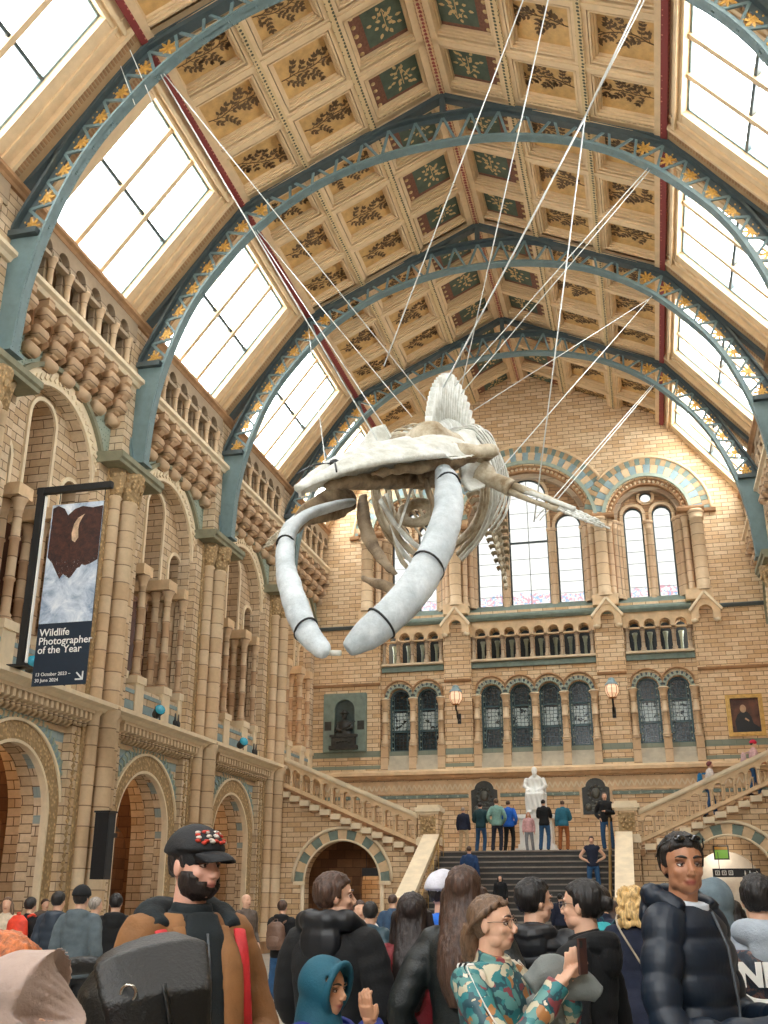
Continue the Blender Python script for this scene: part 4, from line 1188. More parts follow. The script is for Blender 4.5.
b.tube([(0,-.35,Z+.72),(0,-.36,Z+.15)], [.22,.25], 14, flat=.4, up=(1,0,0))
b.ball((0,.02,Z+1.52),(.11,.13,.15)); b.ball((0,-.08,Z+1.42),(.08,.07,.12)); b.tube([(0,.06,Z+1.3),(0,.04,Z+1.45)],[.08,.07],10)
b.ball((0,-.11,Z+1.52),(.02,.03,.03))
mobj('seated_figure', remesh(b, .03, 2, 'figure', [m_marble], lambda c, n: c + n*(.012*math.sin(c.x*40+c.z*9) if c.z < 2.5 else 0)), pl)

# ------------------------------------------------------------------ wall tablets, niche, painting, lanterns
m_bronze = plain('dark_bronze', srgb(58,58,54), .45, metal=.4, var=.2, scale=9, bump=.3)
for s in (-1, 1):
    tb = empty('bronze_tablet', (s*2.08, YW, 4.55), label='dark bronze arched memorial tablet on the wall %s' % ('behind the group standing left on the landing' if s < 0 else 'beside the man leaning at the right newel'), cat='wall plaque')
    sh = [(-.5,0),(.5,0),(.5,.95),(.36,1.0)] + [(.36*math.cos(PI*i/12), 1.0+.3*math.sin(PI*i/12)) for i in range(13)] + [(-.36,1.0),(-.5,.95)]
    m = MB(); plate_to(m, [[(-.6,-.12),(.6,-.12),(.6,1.05),(.44,1.1)]+[(.44*math.cos(PI*i/12),1.08+.34*math.sin(PI*i/12)) for i in range(13)]+[(-.44,1.1),(-.6,1.05)]], .06, lambda a,b_,d: (a,-d,b_)); m.build('stone_surround', m_stone, tb)
    m = MB(); plate_to(m, [sh], .1, lambda a,b_,d: (a,-d,b_)); m.build('plate', m_bronze, tb)
    m = MB(); m.ball((0,-.1,.75),(.16,.06,.2)); m.lathe([(.2,-.02),(.22,0),(.2,.02)],(0,0,0),16,cap=False) if False else None
    for i in range(12): m.ball((.27*math.cos(i*PI/6),-.1,.72+.3*math.sin(i*PI/6)),(.05,.03,.05),6,4)
    for q in (-.3,.3): m.ball((q,-.1,.25),(.12,.05,.14))
    for i in range(3): m.box((-.18,-.115,.12+i*.09),(.18,-.1,.16+i*.09))
    m.build('relief', plain('bronze_relief', srgb(92,92,84), .4, metal=.5, var=.2), tb)
nc = empty('memorial_niche', (-7.6, YW, 7.1), label='grey-green memorial niche on the end wall left of the windows', cat='memorial')
m = MB()
ho = [(-.42,.62)]+[(.42*math.cos(PI-PI*i/16),1.65+.42*math.sin(PI*i/16)) for i in range(17)]+[(.42,.62)]
plate_to(m, [rect_pts(-.88,.0,.88,2.32), ho], .22, lambda a,b_,d: (a,-d,b_)); m.build('surround', m_green, nc)
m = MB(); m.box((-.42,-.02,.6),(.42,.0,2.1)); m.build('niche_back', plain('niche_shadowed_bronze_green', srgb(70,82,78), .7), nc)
m = MB(); m.box((-.5,-.34,.2),(.5,-.2,.58)); m.box((-.56,-.4,.56),(.56,-.1,.66)); m.box((-.58,-.42,.08),(.58,-.18,.22))
for i in range(5): m.ball((-.24+i*.12,-.35,.36+.05*math.sin(i*PI/4)),(.08,.04,.05),8,5)
m.build('relief_ledge', m_bronze, nc)
for q in (-.68,.68):
    m = MB(); m.box((q-.14,-.24,.85),(q+.14,-.21,1.2)); m.build('inscribed_tablet', m_bronze, nc)
bu = empty('bronze_bust', (-7.6, YW-.22, 7.76), label='bronze half-figure in a brimmed hat inside the grey-green niche', cat='bust')
b = MB(); b.tube([(0,0,0),(0,0,.25),(0,0,.5),(0,0,.6)],[.3,.24,.26,.1],14,flat=.55,up=(1,0,0)); b.ball((0,-.02,.75),(.1,.11,.14)); b.tube([(0,0,.55),(0,0,.7)],.07,8)
b.tube([(-.22,0,.5),(-.3,-.08,.22),(-.05,-.2,.12)],[.08,.07,.05],8); b.tube([(.22,0,.5),(.32,-.08,.25),(.12,-.2,.2)],[.08,.07,.05],8)
b.lathe([(.19,.84),(.19,.86),(.1,.88),(.1,.95),(.06,.99)],(0,-.02,0),14)
mobj('figure', remesh(b, .02, 2, 'bust', [m_bronze]), bu)
m = MB(); m.tube([(-.34,-.2,.05),(.1,-.22,.25),(.5,-.18,.5)],.02,6); m.build('held_staff', m_bronze, bu)
pa = empty('portrait_painting', (7.67, YW, 7.2), label='gold-framed dark portrait of a seated person in black, end wall right', cat='painting')
m = MB(); plate_to(m, [rect_pts(-.65,0,.65,1.52), rect_pts(-.5,.14,.5,1.38)], .1, lambda a,b_,d: (a,-d,b_)); plate_to(m, [rect_pts(-.58,.07,.58,1.45), rect_pts(-.5,.14,.5,1.38)], .14, lambda a,b_,d: (a,-d,b_)); m.build('gilt_frame', plain('gilt_frame', srgb(206,166,92), .4, metal=.2, var=.15), pa)
m = MB(); m.box((-.52,-.05,.12),(.52,-.03,1.4)); m.build('canvas', plain('canvas_brown', srgb(98,58,38), .5, var=.5, scale=2.2), pa)
def flat_shape(mb, pts, y, slot=0): mb.add([(a, y, b_) for a, b_ in pts], [tuple(range(len(pts)))], slot)
m = MB(); flat_shape(m, [(-.34,.14),(-.38,.55),(-.28,.78),(-.12,.9),(.08,.88),(.2,.7),(.26,.45),(.46,.3),(.48,.14)], -.056); flat_shape(m, [(-.06+.11*math.cos(i*PI/6), 1.0+.15*math.sin(i*PI/6)) for i in range(12)], -.058, 1); flat_shape(m, [(-.04,.62),(.1,.52),(.12,.57),(0,.67)], -.06, 1)
m.build('painted_figure', [plain('paint_black', srgb(26,28,30), .5), plain('paint_flesh', srgb(186,150,116), .5), plain('paint_grey', srgb(196,190,172), .5)], pa)
t = NT('lantern_glass'); t.set(Base__Color=srgb(250,222,196), Roughness=.3, Emission__Color=srgb(255,206,160), Emission__Strength=.25); m_lglass = t.m
for s in (-1, 1):
    ln = empty('wall_lantern', (s*2.97, YW, 8.2), label='glass wall lantern with teal cap on the pilaster %s' % ('left of the four middle windows' if s < 0 else 'right of the four middle windows'), cat='wall lamp', group='lanterns on the end wall')
    m = MB(); m.lathe([(.13,.5),(.24,.66),(.25,.85),(.2,.98)], (0,-.75,0), 8, smooth=False); m.build('globe', m_lglass, ln)
    m = MB()
    for i in range(8):
        a = i*PI/4; m.tube([(.13*math.cos(a),-.75+.13*math.sin(a),.5),(.245*math.cos(a),-.75+.245*math.sin(a),.66),(.255*math.cos(a),-.75+.255*math.sin(a),.85),(.2*math.cos(a),-.75+.2*math.sin(a),.98)],.012,5)
    m.lathe([(.15,.46),(.15,.5)],(0,-.75,0),8)
    m.build('ribs', plain('lantern_brass', srgb(170,120,70), .4, metal=.5), ln)
    m = MB(); m.lathe([(.26,.97),(.24,1.0),(.14,1.12),(.12,1.2),(.05,1.24)],(0,-.75,0),8,smooth=False); m.build('cap', m_blue, ln)
    m = MB(); m.tube([(0,0,.0),(0,-.2,-.05),(0,-.45,.05),(0,-.5,.25),(0,-.7,.3),(0,-.75,.48)],.035,8); m.box((-.07,-.03,-.15),(.07,0,.25)); m.build('bracket', m_black, ln)
# ------------------------------------------------------------------ banner
bn = empty('banner_bracket', (-8.15, 18.2, 6.02), label='black metal post with top arm standing on the ledge holding the banner', cat='banner bracket')
m = MB(); m.box((-.07,-.07,0),(.07,.07,3.9)); m.build('post', m_black, bn)
m = MB(); m.box((-.1,-.06,3.76),(1.65,.06,3.9)); m.build('arm', m_black, bn)
m = MB(); m.box((.1,-.03,.1),(.13,.03,3.7)); m.build('light_strip', m_white, bn)
m = MB(); m.box((-.2,-.2,0),(.2,.2,.04)); m.build('foot_plate', m_black, bn)
for x in (.45,1.5):
    m = MB(); m.tube([(x,0,3.5),(x,0,3.78)],.012,6); m.build('hook', m_black, bn)
bx = -7.85
ba = empty('exhibition_banner', (bx, 18.2, 5.62), label='tall hanging banner with a snowy bison photo and white exhibition lettering', cat='banner')
BW, BH = 1.2, 3.88
m = MB(); m.box((0,-.012,0),(BW,.012,BH)); m.build('cloth', plain('banner_navy', srgb(14,34,52), .6, var=.06), ba)
t = NT('snow_print'); g = t.pos(); n = t.noise(2.2, g, 6, .7, .6); n3 = t.noise(30, g, 2)
col = t.ramp(n, [(.35, srgb(120,140,168)), (.52, srgb(186,200,216)), (.7, srgb(232,238,244))]); t.set(Base__Color=col, Roughness=.6); m_snow = t.m
t = NT('bison_print'); g = t.pos(); n = t.noise(7, g, 8, .8, .5); sn = t.math('GREATER_THAN', t.noise(34, g, 3, .7), .67)
spz = t.n('ShaderNodeSeparateXYZ'); t.l(g, spz.inputs[0])
lowm = t.math('LESS_THAN', spz.outputs[2], 8.25)
col = t.ramp(n, [(.35, srgb(26,18,22)), (.6, srgb(78,44,34)), (.75, srgb(110,66,48))]); col = t.mix(t.math('MULTIPLY', t.math('MULTIPLY', sn, lowm), .8), col, srgb(220,226,236)); t.set(Base__Color=col, Roughness=.6); m_bison = t.m
m = MB(); flat_shape(m, rect_pts(0.0,1.28,BW,BH), -.014); m.build('snow_picture', m_snow, ba)
rg = lambda seq: [(a*BW, 1.28+b_*(BH-1.28)) for a, b_ in seq]
m = MB(); flat_shape(m, rg([(.02,.97),(.12,.99),(.25,.96),(.33,.9),(.45,.95),(.6,.97),(.8,.95),(.995,.96),(.995,.46),(.85,.44),(.7,.47),(.6,.4),(.48,.36),(.36,.4),(.3,.36),(.22,.42),(.12,.5),(.02,.55)]), -.018); m.build('bison_picture', m_bison, ba)
m = MB(); flat_shape(m, rg([(.22,.2),(.34,.3),(.5,.36),(.62,.44),(.86,.47),(.99,.5),(.99,.34),(.8,.36),(.62,.24),(.4,.2)]), -.021); m.build('snow_spray', m_snow, ba)
m = MB(); hp = [(.58,.7),(.52,.66),(.46,.68),(.44,.74),(.47,.82),(.54,.87),(.66,.9),(.62,.87),(.57,.82),(.56,.77)]; flat_shape(m, rg(hp), -.024)
m.build('horn_picture', plain('horn_print', srgb(214,184,152), .5, var=.2), ba)
for i, (tx, z) in enumerate((('Wildlife',1.02),('Photographer',.84),('of the Year',.66))): text_mesh(tx, .215, 'lettering', m_white, ba, (.05,-.014,z), bold=.0015)
text_mesh('13 October 2023 –', .1, 'lettering', m_white, ba, (.06,-.014,.2)); text_mesh('30 June 2024', .1, 'lettering', m_white, ba, (.06,-.014,.08))
m = MB(); m.bar((.98,-.016,.24),(1.12,-.016,.1),.03,.008,0,(0,1,0)); m.bar((1.12,-.016,.26),(1.12,-.016,.09),.03,.008,0,(0,1,0)); m.bar((.96,-.016,.1),(1.13,-.016,.1),.03,.008,0,(0,1,0)); m.build('arrow', m_white, ba)
# ------------------------------------------------------------------ loudspeaker column
sp_ = empty('column_loudspeaker', (-8.02, 22.05, 2.05), label='slim black column loudspeaker fixed to the pier below the banner', cat='loudspeaker')
m = MB(); m.box((-.17,-.2,0),(.17,.12,1.42)); m.build('cabinet', m_black, sp_)
m = MB(); m.box((.17,-.17,.04),(.18,.09,1.38)); m.build('grille', plain('grille_grey', srgb(44,48,52), .6), sp_)
m = MB(); m.box((-.1,.12,.9),(.1,.4,1.0)); m.box((-.2,-.22,1.42),(.2,.14,1.46)); m.build('wall_bracket', m_black, sp_)
# ------------------------------------------------------------------ spotlights on the ledge
def spot():
    s_ = empty('spotlight')
    m = MB(); m.lathe([(.1,-.16),(.12,-.1),(.13,.12),(.15,.16)],(0,0,0),12); me = m.mesh('housing', m_black)
    o = mobj('housing', me, s_); o.rotation_euler = V((.7,-.65,.35)).to_track_quat('Z','Y').to_euler(); o.location = (0,0,.26)
    t = NT('blue_filter'); t.set(Base__Color=srgb(60,170,200), Roughness=.1); 
    m = MB(); m.lathe([(.14,.0),(.14,.02)],(0,0,.168),12); o = m.build('blue_filter', t.m, s_); o.rotation_euler = V((.7,-.65,.35)).to_track_quat('Z','Y').to_euler(); o.location = (0,0,.26)
    m = MB(); m.tube([(0,-.15,0),(0,-.15,.28)],.015,6); m.tube([(0,.15,0),(0,.15,.28)],.015,6); m.box((-.1,-.18,0),(.1,.18,.03)); m.build('yoke', m_black, s_)
    return s_
def spot2():
    s_ = empty('spotlight_pair')
    for q in (-.1,.1):
        m = MB(); m.lathe([(.02,0),(.06,.02),(.06,.2),(.03,.24),(.02,.42)],(0,q,0),10); m.build('fitting', m_black, s_)
    m = MB(); m.box((-.1,-.25,0),(.1,.25,.05)); m.build('base', m_black, s_)
    return s_
s1 = spot(); s2 = spot2(); f1 = f2 = True
wherel = {2.5: 'bay beyond the banner pier', 1.5: 'bay nearest the stone stair', 3.5: 'bay of the hanging banner'}
for kk in (3.5, 2.5, 1.5):
    for q, y in (('a', -.45), ('a2', 1.3)):
        if q == 'a':
            o = s1 if f1 else copy_tree(s1); f1 = False; o.location = (-8.55, ty(kk)+y+.0, 6.03)
            tag(o, 'black spotlight with bright blue filter on the left wall ledge, ' + wherel[kk], 'spotlight', 'blue-filtered spotlights on the ledge')
        else:
            o = s2 if f2 else copy_tree(s2); f2 = False; o.location = (-8.55, ty(kk)+.75, 6.03)
            tag(o, 'pair of small upright black light fittings on the ledge, ' + wherel[kk], 'light fitting', 'upright fittings on the ledge')
# ------------------------------------------------------------------ camera rays, used to lay out the hanging skeleton
_f = 1028.77; _p, _s = math.radians(20.597), math.radians(13.939); CAM = V((3.94,0,1.65))
_fw = V((-math.sin(_s)*math.cos(_p), math.cos(_s)*math.cos(_p), math.sin(_p))); _rt = V((math.cos(_s), math.sin(_s), 0)); _up = _rt.cross(_fw)
def at(u, v, y):
    d = _fw*_f + _rt*(u-384) - _up*(v-512); return CAM + d*(y/d.y)
def pj(p):
    d = V(p)-CAM; z = d.dot(_fw); return (384+_f*d.dot(_rt)/z, 512-_f*d.dot(_up)/z)
def cr(P, n):
    """catmull-rom resample of vectors (or tuples) to n+1 points"""
    P = [V(p) for p in P]; Q = [P[0]*2-P[1]] + P + [P[-1]*2-P[-2]]; out = []
    m = len(P)-1
    for i in range(n+1):
        t = i/n*m; k = min(int(t), m-1); f = t-k; a, b, c, d = Q[k], Q[k+1], Q[k+2], Q[k+3]
        out.append(.5*((2*b)+(c-a)*f+(2*a-5*b+4*c-d)*f*f+(3*b-a-3*c+d)*f**3))
    return out
def crf(L, n):
    return [v.x for v in cr([(a,0,0) for a in L], n)]
def bone_mat(name, c, c2, sc=3):
    t = NT(name); g = t.n('ShaderNodeTexCoord').outputs['Object']
    n = t.noise(sc, g, 6, .65); n2 = t.noise(26, g, 3, .7)
    col = t.ramp(n, [(.36, c2), (.62, c)]); col = t.mix(.25, col, t.ramp(n2, [(.3,(.5,.5,.5)),(.6,(1,1,1))]), 'MULTIPLY')
    t.set(Base__Color=col, Roughness=.6); t.bump(n2, .25, .02); return t.m
m_bone = bone_mat('pale_bone', srgb(226,228,222), srgb(190,190,178))
m_bone2 = bone_mat('aged_bone', srgb(206,196,172), srgb(140,120,90), 2)
m_bone3 = bone_mat('brown_bone', srgb(170,150,122), srgb(98,78,58), 2)
m_jaw = bone_mat('bluish_jaw_bone', srgb(214,222,226), srgb(176,186,190), 1.5)
wh = empty('whale_skeleton', tuple(at(450, 440, 21.5)), label='great whale skeleton hanging on cables with open jaws tipped towards the viewer', cat='skeleton')
WO = V(wh.location)
L_ = lambda p: V(p) - WO
def wpart(name, mb, mat, parent=wh): return mb.build(name, mat, parent)
A = lambda u, v, y: L_(at(u, v, y))
# lower jaws
pr_ = [A(347,650,17.0), A(385,620,17.3), A(415,588,17.8), A(437,548,18.5), A(448,512,19.2), A(448,485,19.9), A(443,468,20.5)]
P = cr(pr_, 40); R = crf([.24,.31,.33,.33,.32,.30,.2], 40); R[0] = .14; R[1] = .2; R[2] = .24
def disp_b(s=.02, f=2.5):
    return lambda c, n: c + n*(s*(noise.noise(c*f)) + s*.3*noise.noise(c*f*5))
m = MB(); m.tube(P, R, 18, flat=[.8]*41, up=(0,0,1)); jr = mobj('jawbone', remesh(m, .035, 2, 'jawbone', [m_jaw], disp_b()), wh); jr['label'] = 'right-hand thick pale jawbone'
pl_ = [A(326,655,17.0), A(305,628,17.3), A(291,590,17.9), A(285,560,18.5), A(289,532,19.2), A(304,516,19.8), A(328,508,20.4), A(350,503,20.9)]
P2 = cr(pl_, 44); R2 = crf([.16,.24,.24,.21,.24,.36,.42,.24], 44); R2[0] = .1
m = MB(); m.tube(P2, R2, 18, flat=crf([.7,.75,.75,.7,.55,.35,.3,.4], 44), up=(.2,.3,1)); jl = mobj('jawbone', remesh(m, .03, 2, 'jawbone', [m_jaw], disp_b()), wh); jl['label'] = 'left-hand curved pale jawbone'
m = MB(); m.tube(cr([A(293,532,19.3), A(303,517,19.8), A(322,508,20.2), A(342,500,20.7), A(356,503,21.0)], 16), crf([.12,.24,.34,.4,.16],16), 14, flat=.3, up=(-.2,0,1)); mobj('jaw_hinge_plate', remesh(m, .035, 2, 'plate', [m_bone3], disp_b(.03)), wh)
m = MB(); m.tube([A(330,653,17.0), A(341,653,17.0)], .05, 8); wpart('jaw_link', m, m_bone)
def strap(P_, R_, i, flat):
    p = P_[i]; t = (P_[i+1]-P_[i-1]).normalized(); u = V((0,0,1)); u = (u-t*u.dot(t)).normalized(); w_ = t.cross(u)
    m = MB(); r = R_[i]*1.07
    m.tube([p+u*r*math.cos(a)+w_*r*flat*math.sin(a) for a in [2*PI*k/20 for k in range(21)]], .022, 6, cap=False); wpart('strap', m, m_black)
for i in (6, 17, 33): strap(P, R, i, .8)
for i in (6, 22): strap(P2, R2, i, .8)
# skull: rostrum as two long tapering blades with a groove between them
T = A(297,484,17.6); B = A(432,447,21.3)
Ax = (B-T); Ln = Ax.length; Ax.normalize()
W_ = V((.81,-.50,-.30)); W_ = (W_-Ax*W_.dot(Ax)).normalized(); N_ = W_.cross(Ax); 
if N_.z < 0: N_ = -N_
m = MB()
ns, nt_ = 34, 24
hw = crf([.12,.28,.48,.68,.9,1.12,1.38,1.5,1.2], ns)
arch = crf([.04,.1,.18,.24,.3,.36,.4,.42,.4], ns); sag = crf([-.05,.06,.12,.14,.12,.08,.02,-.02,-.05], ns)
vs = []; 
for i in range(ns+1):
    c = T + Ax*(Ln*i/ns) + N_*sag[i]
    for j in range(nt_+1):
        t_ = -1 + 2*j/nt_; x = t_*hw[i]
        gr = math.exp(-(t_/.16)**2) * (.22 if i < ns*.62 else .12)
        z = arch[i]*(1-abs(t_)**1.6) - gr*min(1, i/5)
        if i > ns*.72 and abs(t_) > .8: z -= .18
        vs.append(c + W_*x + N_*z)
nrow = nt_+1
vb = []
for i in range(ns+1):
    c = T + Ax*(Ln*i/ns) + N_*sag[i]
    for j in range(nt_+1):
        t_ = -1 + 2*j/nt_; x = t_*hw[i]*.96
        z = -.1 - arch[i]*.15*(1-t_*t_) - (.22*math.exp(-(t_/.12)**2))
        vb.append(c + W_*x + N_*z)
fs = []; off = len(vs); vs += vb
for i in range(ns):
    for j in range(nt_):
        a = i*nrow+j; fs.append((a, a+1, a+nrow+1, a+nrow)); b_ = a+off; fs.append((b_, b_+nrow, b_+nrow+1, b_+1))
for i in range(ns):
    for j in (0, nt_):
        a = i*nrow+j; fs.append((a, a+nrow, a+nrow+off, a+off))
for j in range(nt_):
    for i in (0, ns):
        a = i*nrow+j; fs.append((a, a+1, a+1+off, a+off))
m.add(vs, fs, 0, True)
sk = mobj('rostrum', remesh(m, .04, 2, 'rostrum', [m_bone], disp_b(.025, 1.8)), wh); sk['label'] = 'long pale upper beak of the skull'
# darker underside bones, braincase, eye-socket arms
def S(s, t, n): return T + Ax*(Ln*s) + W_*t + N_*n
m = MB()
m.ball(S(.98,0,.1), (.62,.5,.5), 16, 12); m.ball(S(1.08,.1,-.1), (.5,.45,.42), 16, 12); m.ball(S(.9,.45,-.3), (.4,.45,.38)); m.ball(S(.9,-.4,-.3), (.4,.45,.38))
m.tube([S(.85,.9,-.05), S(.93,1.35,-.1), S(1.0,1.6,-.12), S(1.06,1.5,-.2)], [.22,.17,.16,.12], 10)
m.tube([S(.85,-.9,.0), S(.93,-1.35,-.05), S(1.0,-1.6,-.1)], [.22,.17,.14], 10)
m.tube([S(1.06,1.45,-.2), S(1.1,1.0,-.3), S(1.06,.5,-.2)], [.13,.2,.25], 10); m.tube([S(1.04,-1.5,-.15), S(1.1,-1.0,-.25), S(1.06,-.5,-.2)], [.12,.18,.24], 10)
mobj('braincase', remesh(m, .045, 2, 'braincase', [m_bone2], disp_b(.06, 3)), wh)
m = MB()
m.tube([S(.15,0,-.16), S(.4,0,-.3), S(.65,.02,-.45), S(.85,0,-.6)], [.1,.22,.34,.3], 12, flat=.7, up=W_)
m.tube([S(.4,.35,-.15), S(.62,.6,-.2), S(.84,1.0,-.22), S(.95,1.3,-.25)], [.06,.12,.16,.14], 8); m.tube([S(.4,-.35,-.1), S(.62,-.6,-.2), S(.84,-1.0,-.22)], [.06,.12,.16], 8)
m.ball(S(.82,.5,-.5), (.34,.36,.3)); m.ball(S(.82,-.45,-.5), (.34,.36,.3)); m.tube([S(.8,.3,-.6), S(1.0,.5,-.8), S(1.08,.35,-.9)], [.12,.1,.06], 8); m.tube([S(.8,-.3,-.6), S(.98,-.3,-.95)], [.14,.08], 8)
m.tube([S(.88,1.0,-.3), S(.8,.8,-.55), S(.78,.5,-.7)], [.1,.12,.1], 8)
mobj('palate', remesh(m, .04, 1, 'palate', [m_bone3], disp_b(.07, 3.5)), wh)
# steel knot and ties on the beak
m = MB(); k0 = S(.26,-.02,.2); m.ball(k0, (.12,.12,.09), 8, 6)
for q in ((.12,-.5),(.5,.6),(.4,-.45),(.16,.4)):
    m.tube(cr([k0, (k0+S(q[0],q[1],.15))/2 + N_*.06, S(q[0],q[1],.1)], 6), .02, 5)
wpart('beak_tie', m, m_black)
# hyoid bones below the skull
m = MB(); m.tube(cr([A(362,578,20.6), A(382,585,20.3), A(402,592,20.4), A(425,584,20.8)], 12), crf([.06,.12,.15,.08],12), 10, flat=.6); m.tube(cr([A(392,588,20.3), A(403,603,20.1), A(404,612,20.0)],6), [.1,.1,.1,.09,.09,.09,.07], 8, flat=.6)
mobj('hyoid', remesh(m, .03, 1, 'hyoid', [m_bone3], disp_b(.03, 4)), wh)
m = MB(); m.tube(cr([A(363,495,21.0), A(364,520,20.8), A(375,550,20.6), A(396,575,20.5)], 14), crf([.1,.17,.14,.07],14), 10, flat=.45)
mobj('hyoid_horn', remesh(m, .03, 1, 'hyoid', [m_bone3], disp_b(.03, 4)), wh)
m = MB(); m.tube(cr([A(425,474,20.6), A(428,490,20.4), A(433,505,20.3), A(431,520,20.3)], 14), crf([.05,.12,.1,.05],14), 10, flat=.5)
mobj('cheek_bone', remesh(m, .03, 1, 'cheek', [m_bone3], disp_b(.02, 4)), wh)
# backbone
sp_pts = [A(428,452,21.9), A(429,444,22.7), A(432,437,23.5), A(438,431,24.4), A(446,428,25.4), A(454,431,26.4), A(463,441,27.3), A(472,457,28.1), A(481,480,28.9), A(489,505,29.6), A(496,530,30.3), A(501,555,31.0), A(506,583,31.7)]
NV = 44
SPN = cr(sp_pts, NV)
size = crf([.22,.26,.28,.3,.3,.3,.28,.26,.24,.22,.2,.15,.06], NV)
spine_h = crf([.35,.6,.9,1.1,1.2,1.15,1.05,.8,.55,.38,.25,.12,.02], NV)
tran_w = crf([.3,.45,.5,.62,.7,.7,.65,.55,.4,.28,.18,.1,.02], NV)
ribs = []
for i in range(NV+1):
    p = SPN[i]; t_ = (SPN[min(i+1,NV)]-SPN[max(i-1,0)]).normalized()
    side = V((1,.12,-.08)); side = (side - t_*side.dot(t_)).normalized(); upv = side.cross(t_)
    if upv.z < 0: upv = -upv
    if i > 29: upv = (upv*.6+V((.1,-.3,.9))*.4).normalized()
    r = size[i]; m = MB()
    hl = min(.2, (SPN[1]-SPN[0]).length*.36)
    m.tube([p - t_*hl, p - t_*hl*.5, p + t_*hl*.5, p + t_*hl], [r*.92, r*.78, r*.78, r*.92], 12, up=upv)
    h = spine_h[i]
    if h > .05: m.tube([p + upv*r*.6, p + upv*(r+h*.5) + t_*.06, p + upv*(r+h) + t_*.16], [.09, .08, .11], 8, flat=.85, up=t_)
    w0_ = tran_w[i]
    if w0_ > .05:
        for q in (-1, 1): m.tube([p + side*q*r*.6, p + side*q*(r+w0_*.6) + upv*.02, p + side*q*(r+w0_) - upv*.04], [.08,.08,.11], 6, flat=.35, up=t_)
    if i > 27: m.tube([p - upv*r*.7, p - upv*(r+.18)], [.06,.05], 6)
    wpart('vertebra', m, m_bone if i < 31 else m_bone2)
    if 3 <= i <= 25 and i % 1 == 0 and (i-3) % 2 == 0 or i in (4,6):
        ribs.append((i, p, t_, side, upv, r))
nr = len(ribs)
for k, (i, p, t_, side, upv, r) in enumerate(ribs):
    f = k/max(1, nr-1); ln = 1.0 - .35*abs(f-.35)/.65
    for q in (-1, 1):
        W0_ = 1.55*ln; D0 = 3.5*ln
        back = t_*(.55+.5*f)
        pts = [p + side*q*(r+.1), p + side*q*(W0_*.65) + upv*.08, p + side*q*W0_*.98 - upv*D0*.2 + back*.3, p + side*q*W0_*1.05 - upv*D0*.5 + back*.7, p + side*q*W0_*.85 - upv*D0*.78 + back*.9, p + side*q*W0_*(.5 if k > 1 else .35) - upv*D0 + back*1.0]
        m = MB(); m.tube(cr(pts, 20), crf([.06,.075,.085,.1,.12,.08] if k < 6 else [.05,.06,.065,.07,.07,.04], 20), 8, flat=.5, up=t_); wpart('rib', m, m_bone if (q > 0 and k > 2) else m_bone2)
m = MB(); c_ = A(417,513,22.0)
for rr, th in ((.34,.09),(.22,.05)):
    m.tube([c_ + V((rr*1.15*math.cos(a), .15*math.sin(a), rr*math.sin(a))) for a in [2*PI*k/24 for k in range(25)]], th, 8)
mobj('breastbone', remesh(m, .03, 1, 'sternum', [m_bone2], disp_b(.03, 4)), wh)
for q in range(4):
    m = MB(); m.tube(cr([A(380+q*3,500-q*3,21.4+q*.5), A(400,530+q*9,21.2+q*.5), A(425,548+q*8,21.3+q*.5), A(446,520+q*10,21.8+q*.4)], 16), .06, 8, flat=.5); wpart('rib_cartilage', m, m_bone2 if q % 2 else m_bone)
# shoulder blades
def scapula(poly, th, name_lab):
    vs, fs = [], []
    n = len(poly); c = sum((V(p) for p in poly), V((0,0,0)))/n
    nrm = (V(poly[1])-V(poly[0])).cross(V(poly[2])-V(poly[0])).normalized()
    m = MB()
    ring = [V(p) for p in poly]
    vs = [p + nrm*th*.4 for p in ring] + [p - nrm*th*.4 for p in ring] + [c + nrm*th, c - nrm*th]
    fs = [(i, (i+1)%n, 2*n) for i in range(n)] + [(n+(i+1)%n, n+i, 2*n+1) for i in range(n)] + [(i, n+i, n+(i+1)%n, (i+1)%n) for i in range(n)]
    m.add(vs, fs, 0, True); return mobj('shoulder_blade', remesh(m, .035, 3, 'scapula', [m_bone], disp_b(.02, 3)), wh)
sR = [A(453,434,21.9), A(463,429,22.2), A(474,433,22.4), A(479,445,22.2), A(486,458,21.9), A(491,472,21.4), A(484,488,21.0), A(470,492,20.8), A(461,480,20.9), A(459,465,21.3), A(452,450,21.7)]
scapula(sR, .12, '')
sL = [A(372,428,22.6), A(385,424,22.8), A(392,436,22.8), A(380,450,22.6), A(362,462,22.4), A(356,448,22.4)]
scapula(sL, .1, '')
# flippers
def flipper(pts, side, parentname):
    # pts: shoulder, elbow, wrist, tip
    sh, el, wr, tip = pts
    m = MB(); m.tube(cr([sh, (sh+el)/2, el], 10), crf([.3,.17,.2], 10), 12); o = mobj('upper_flipper_bone', remesh(m, .03, 2, 'humerus', [m_bone2], disp_b(.04, 4)), wh)
    ax = (wr-el).normalized(); pv = V((0,.3,1)); pv = (pv-ax*pv.dot(ax)).normalized()
    m = MB(); m.tube([el+pv*.07, (el+wr)/2+pv*.09, wr+pv*.06], [.1,.065,.08], 8); m.tube([el-pv*.07, (el+wr)/2-pv*.1, wr-pv*.07], [.08,.05,.07], 8); wpart('forearm_bone', m, m_bone2)
    for k in range(4):
        off = (k-1.5)*.04; end = wr + (tip-wr)*(1-.12*abs(k-1)) + pv*off*1.0
        m = MB(); n_ = 6
        for j in range(n_):
            a = wr + pv*off + (end-wr-pv*off)*(j/n_); b_ = wr + pv*off + (end-wr-pv*off)*((j+.9)/n_)
            m.tube([a, (a+b_)/2, b_], [.042,.028,.038] if j < 4 else [.03,.02,.02], 6)
        wpart('finger_bones', m, m_bone if side > 0 else m_bone2)
flipper([A(482,474,21.2), A(512,489,20.8), A(560,507,20.3), A(611,528,19.8)], 1, 'r')
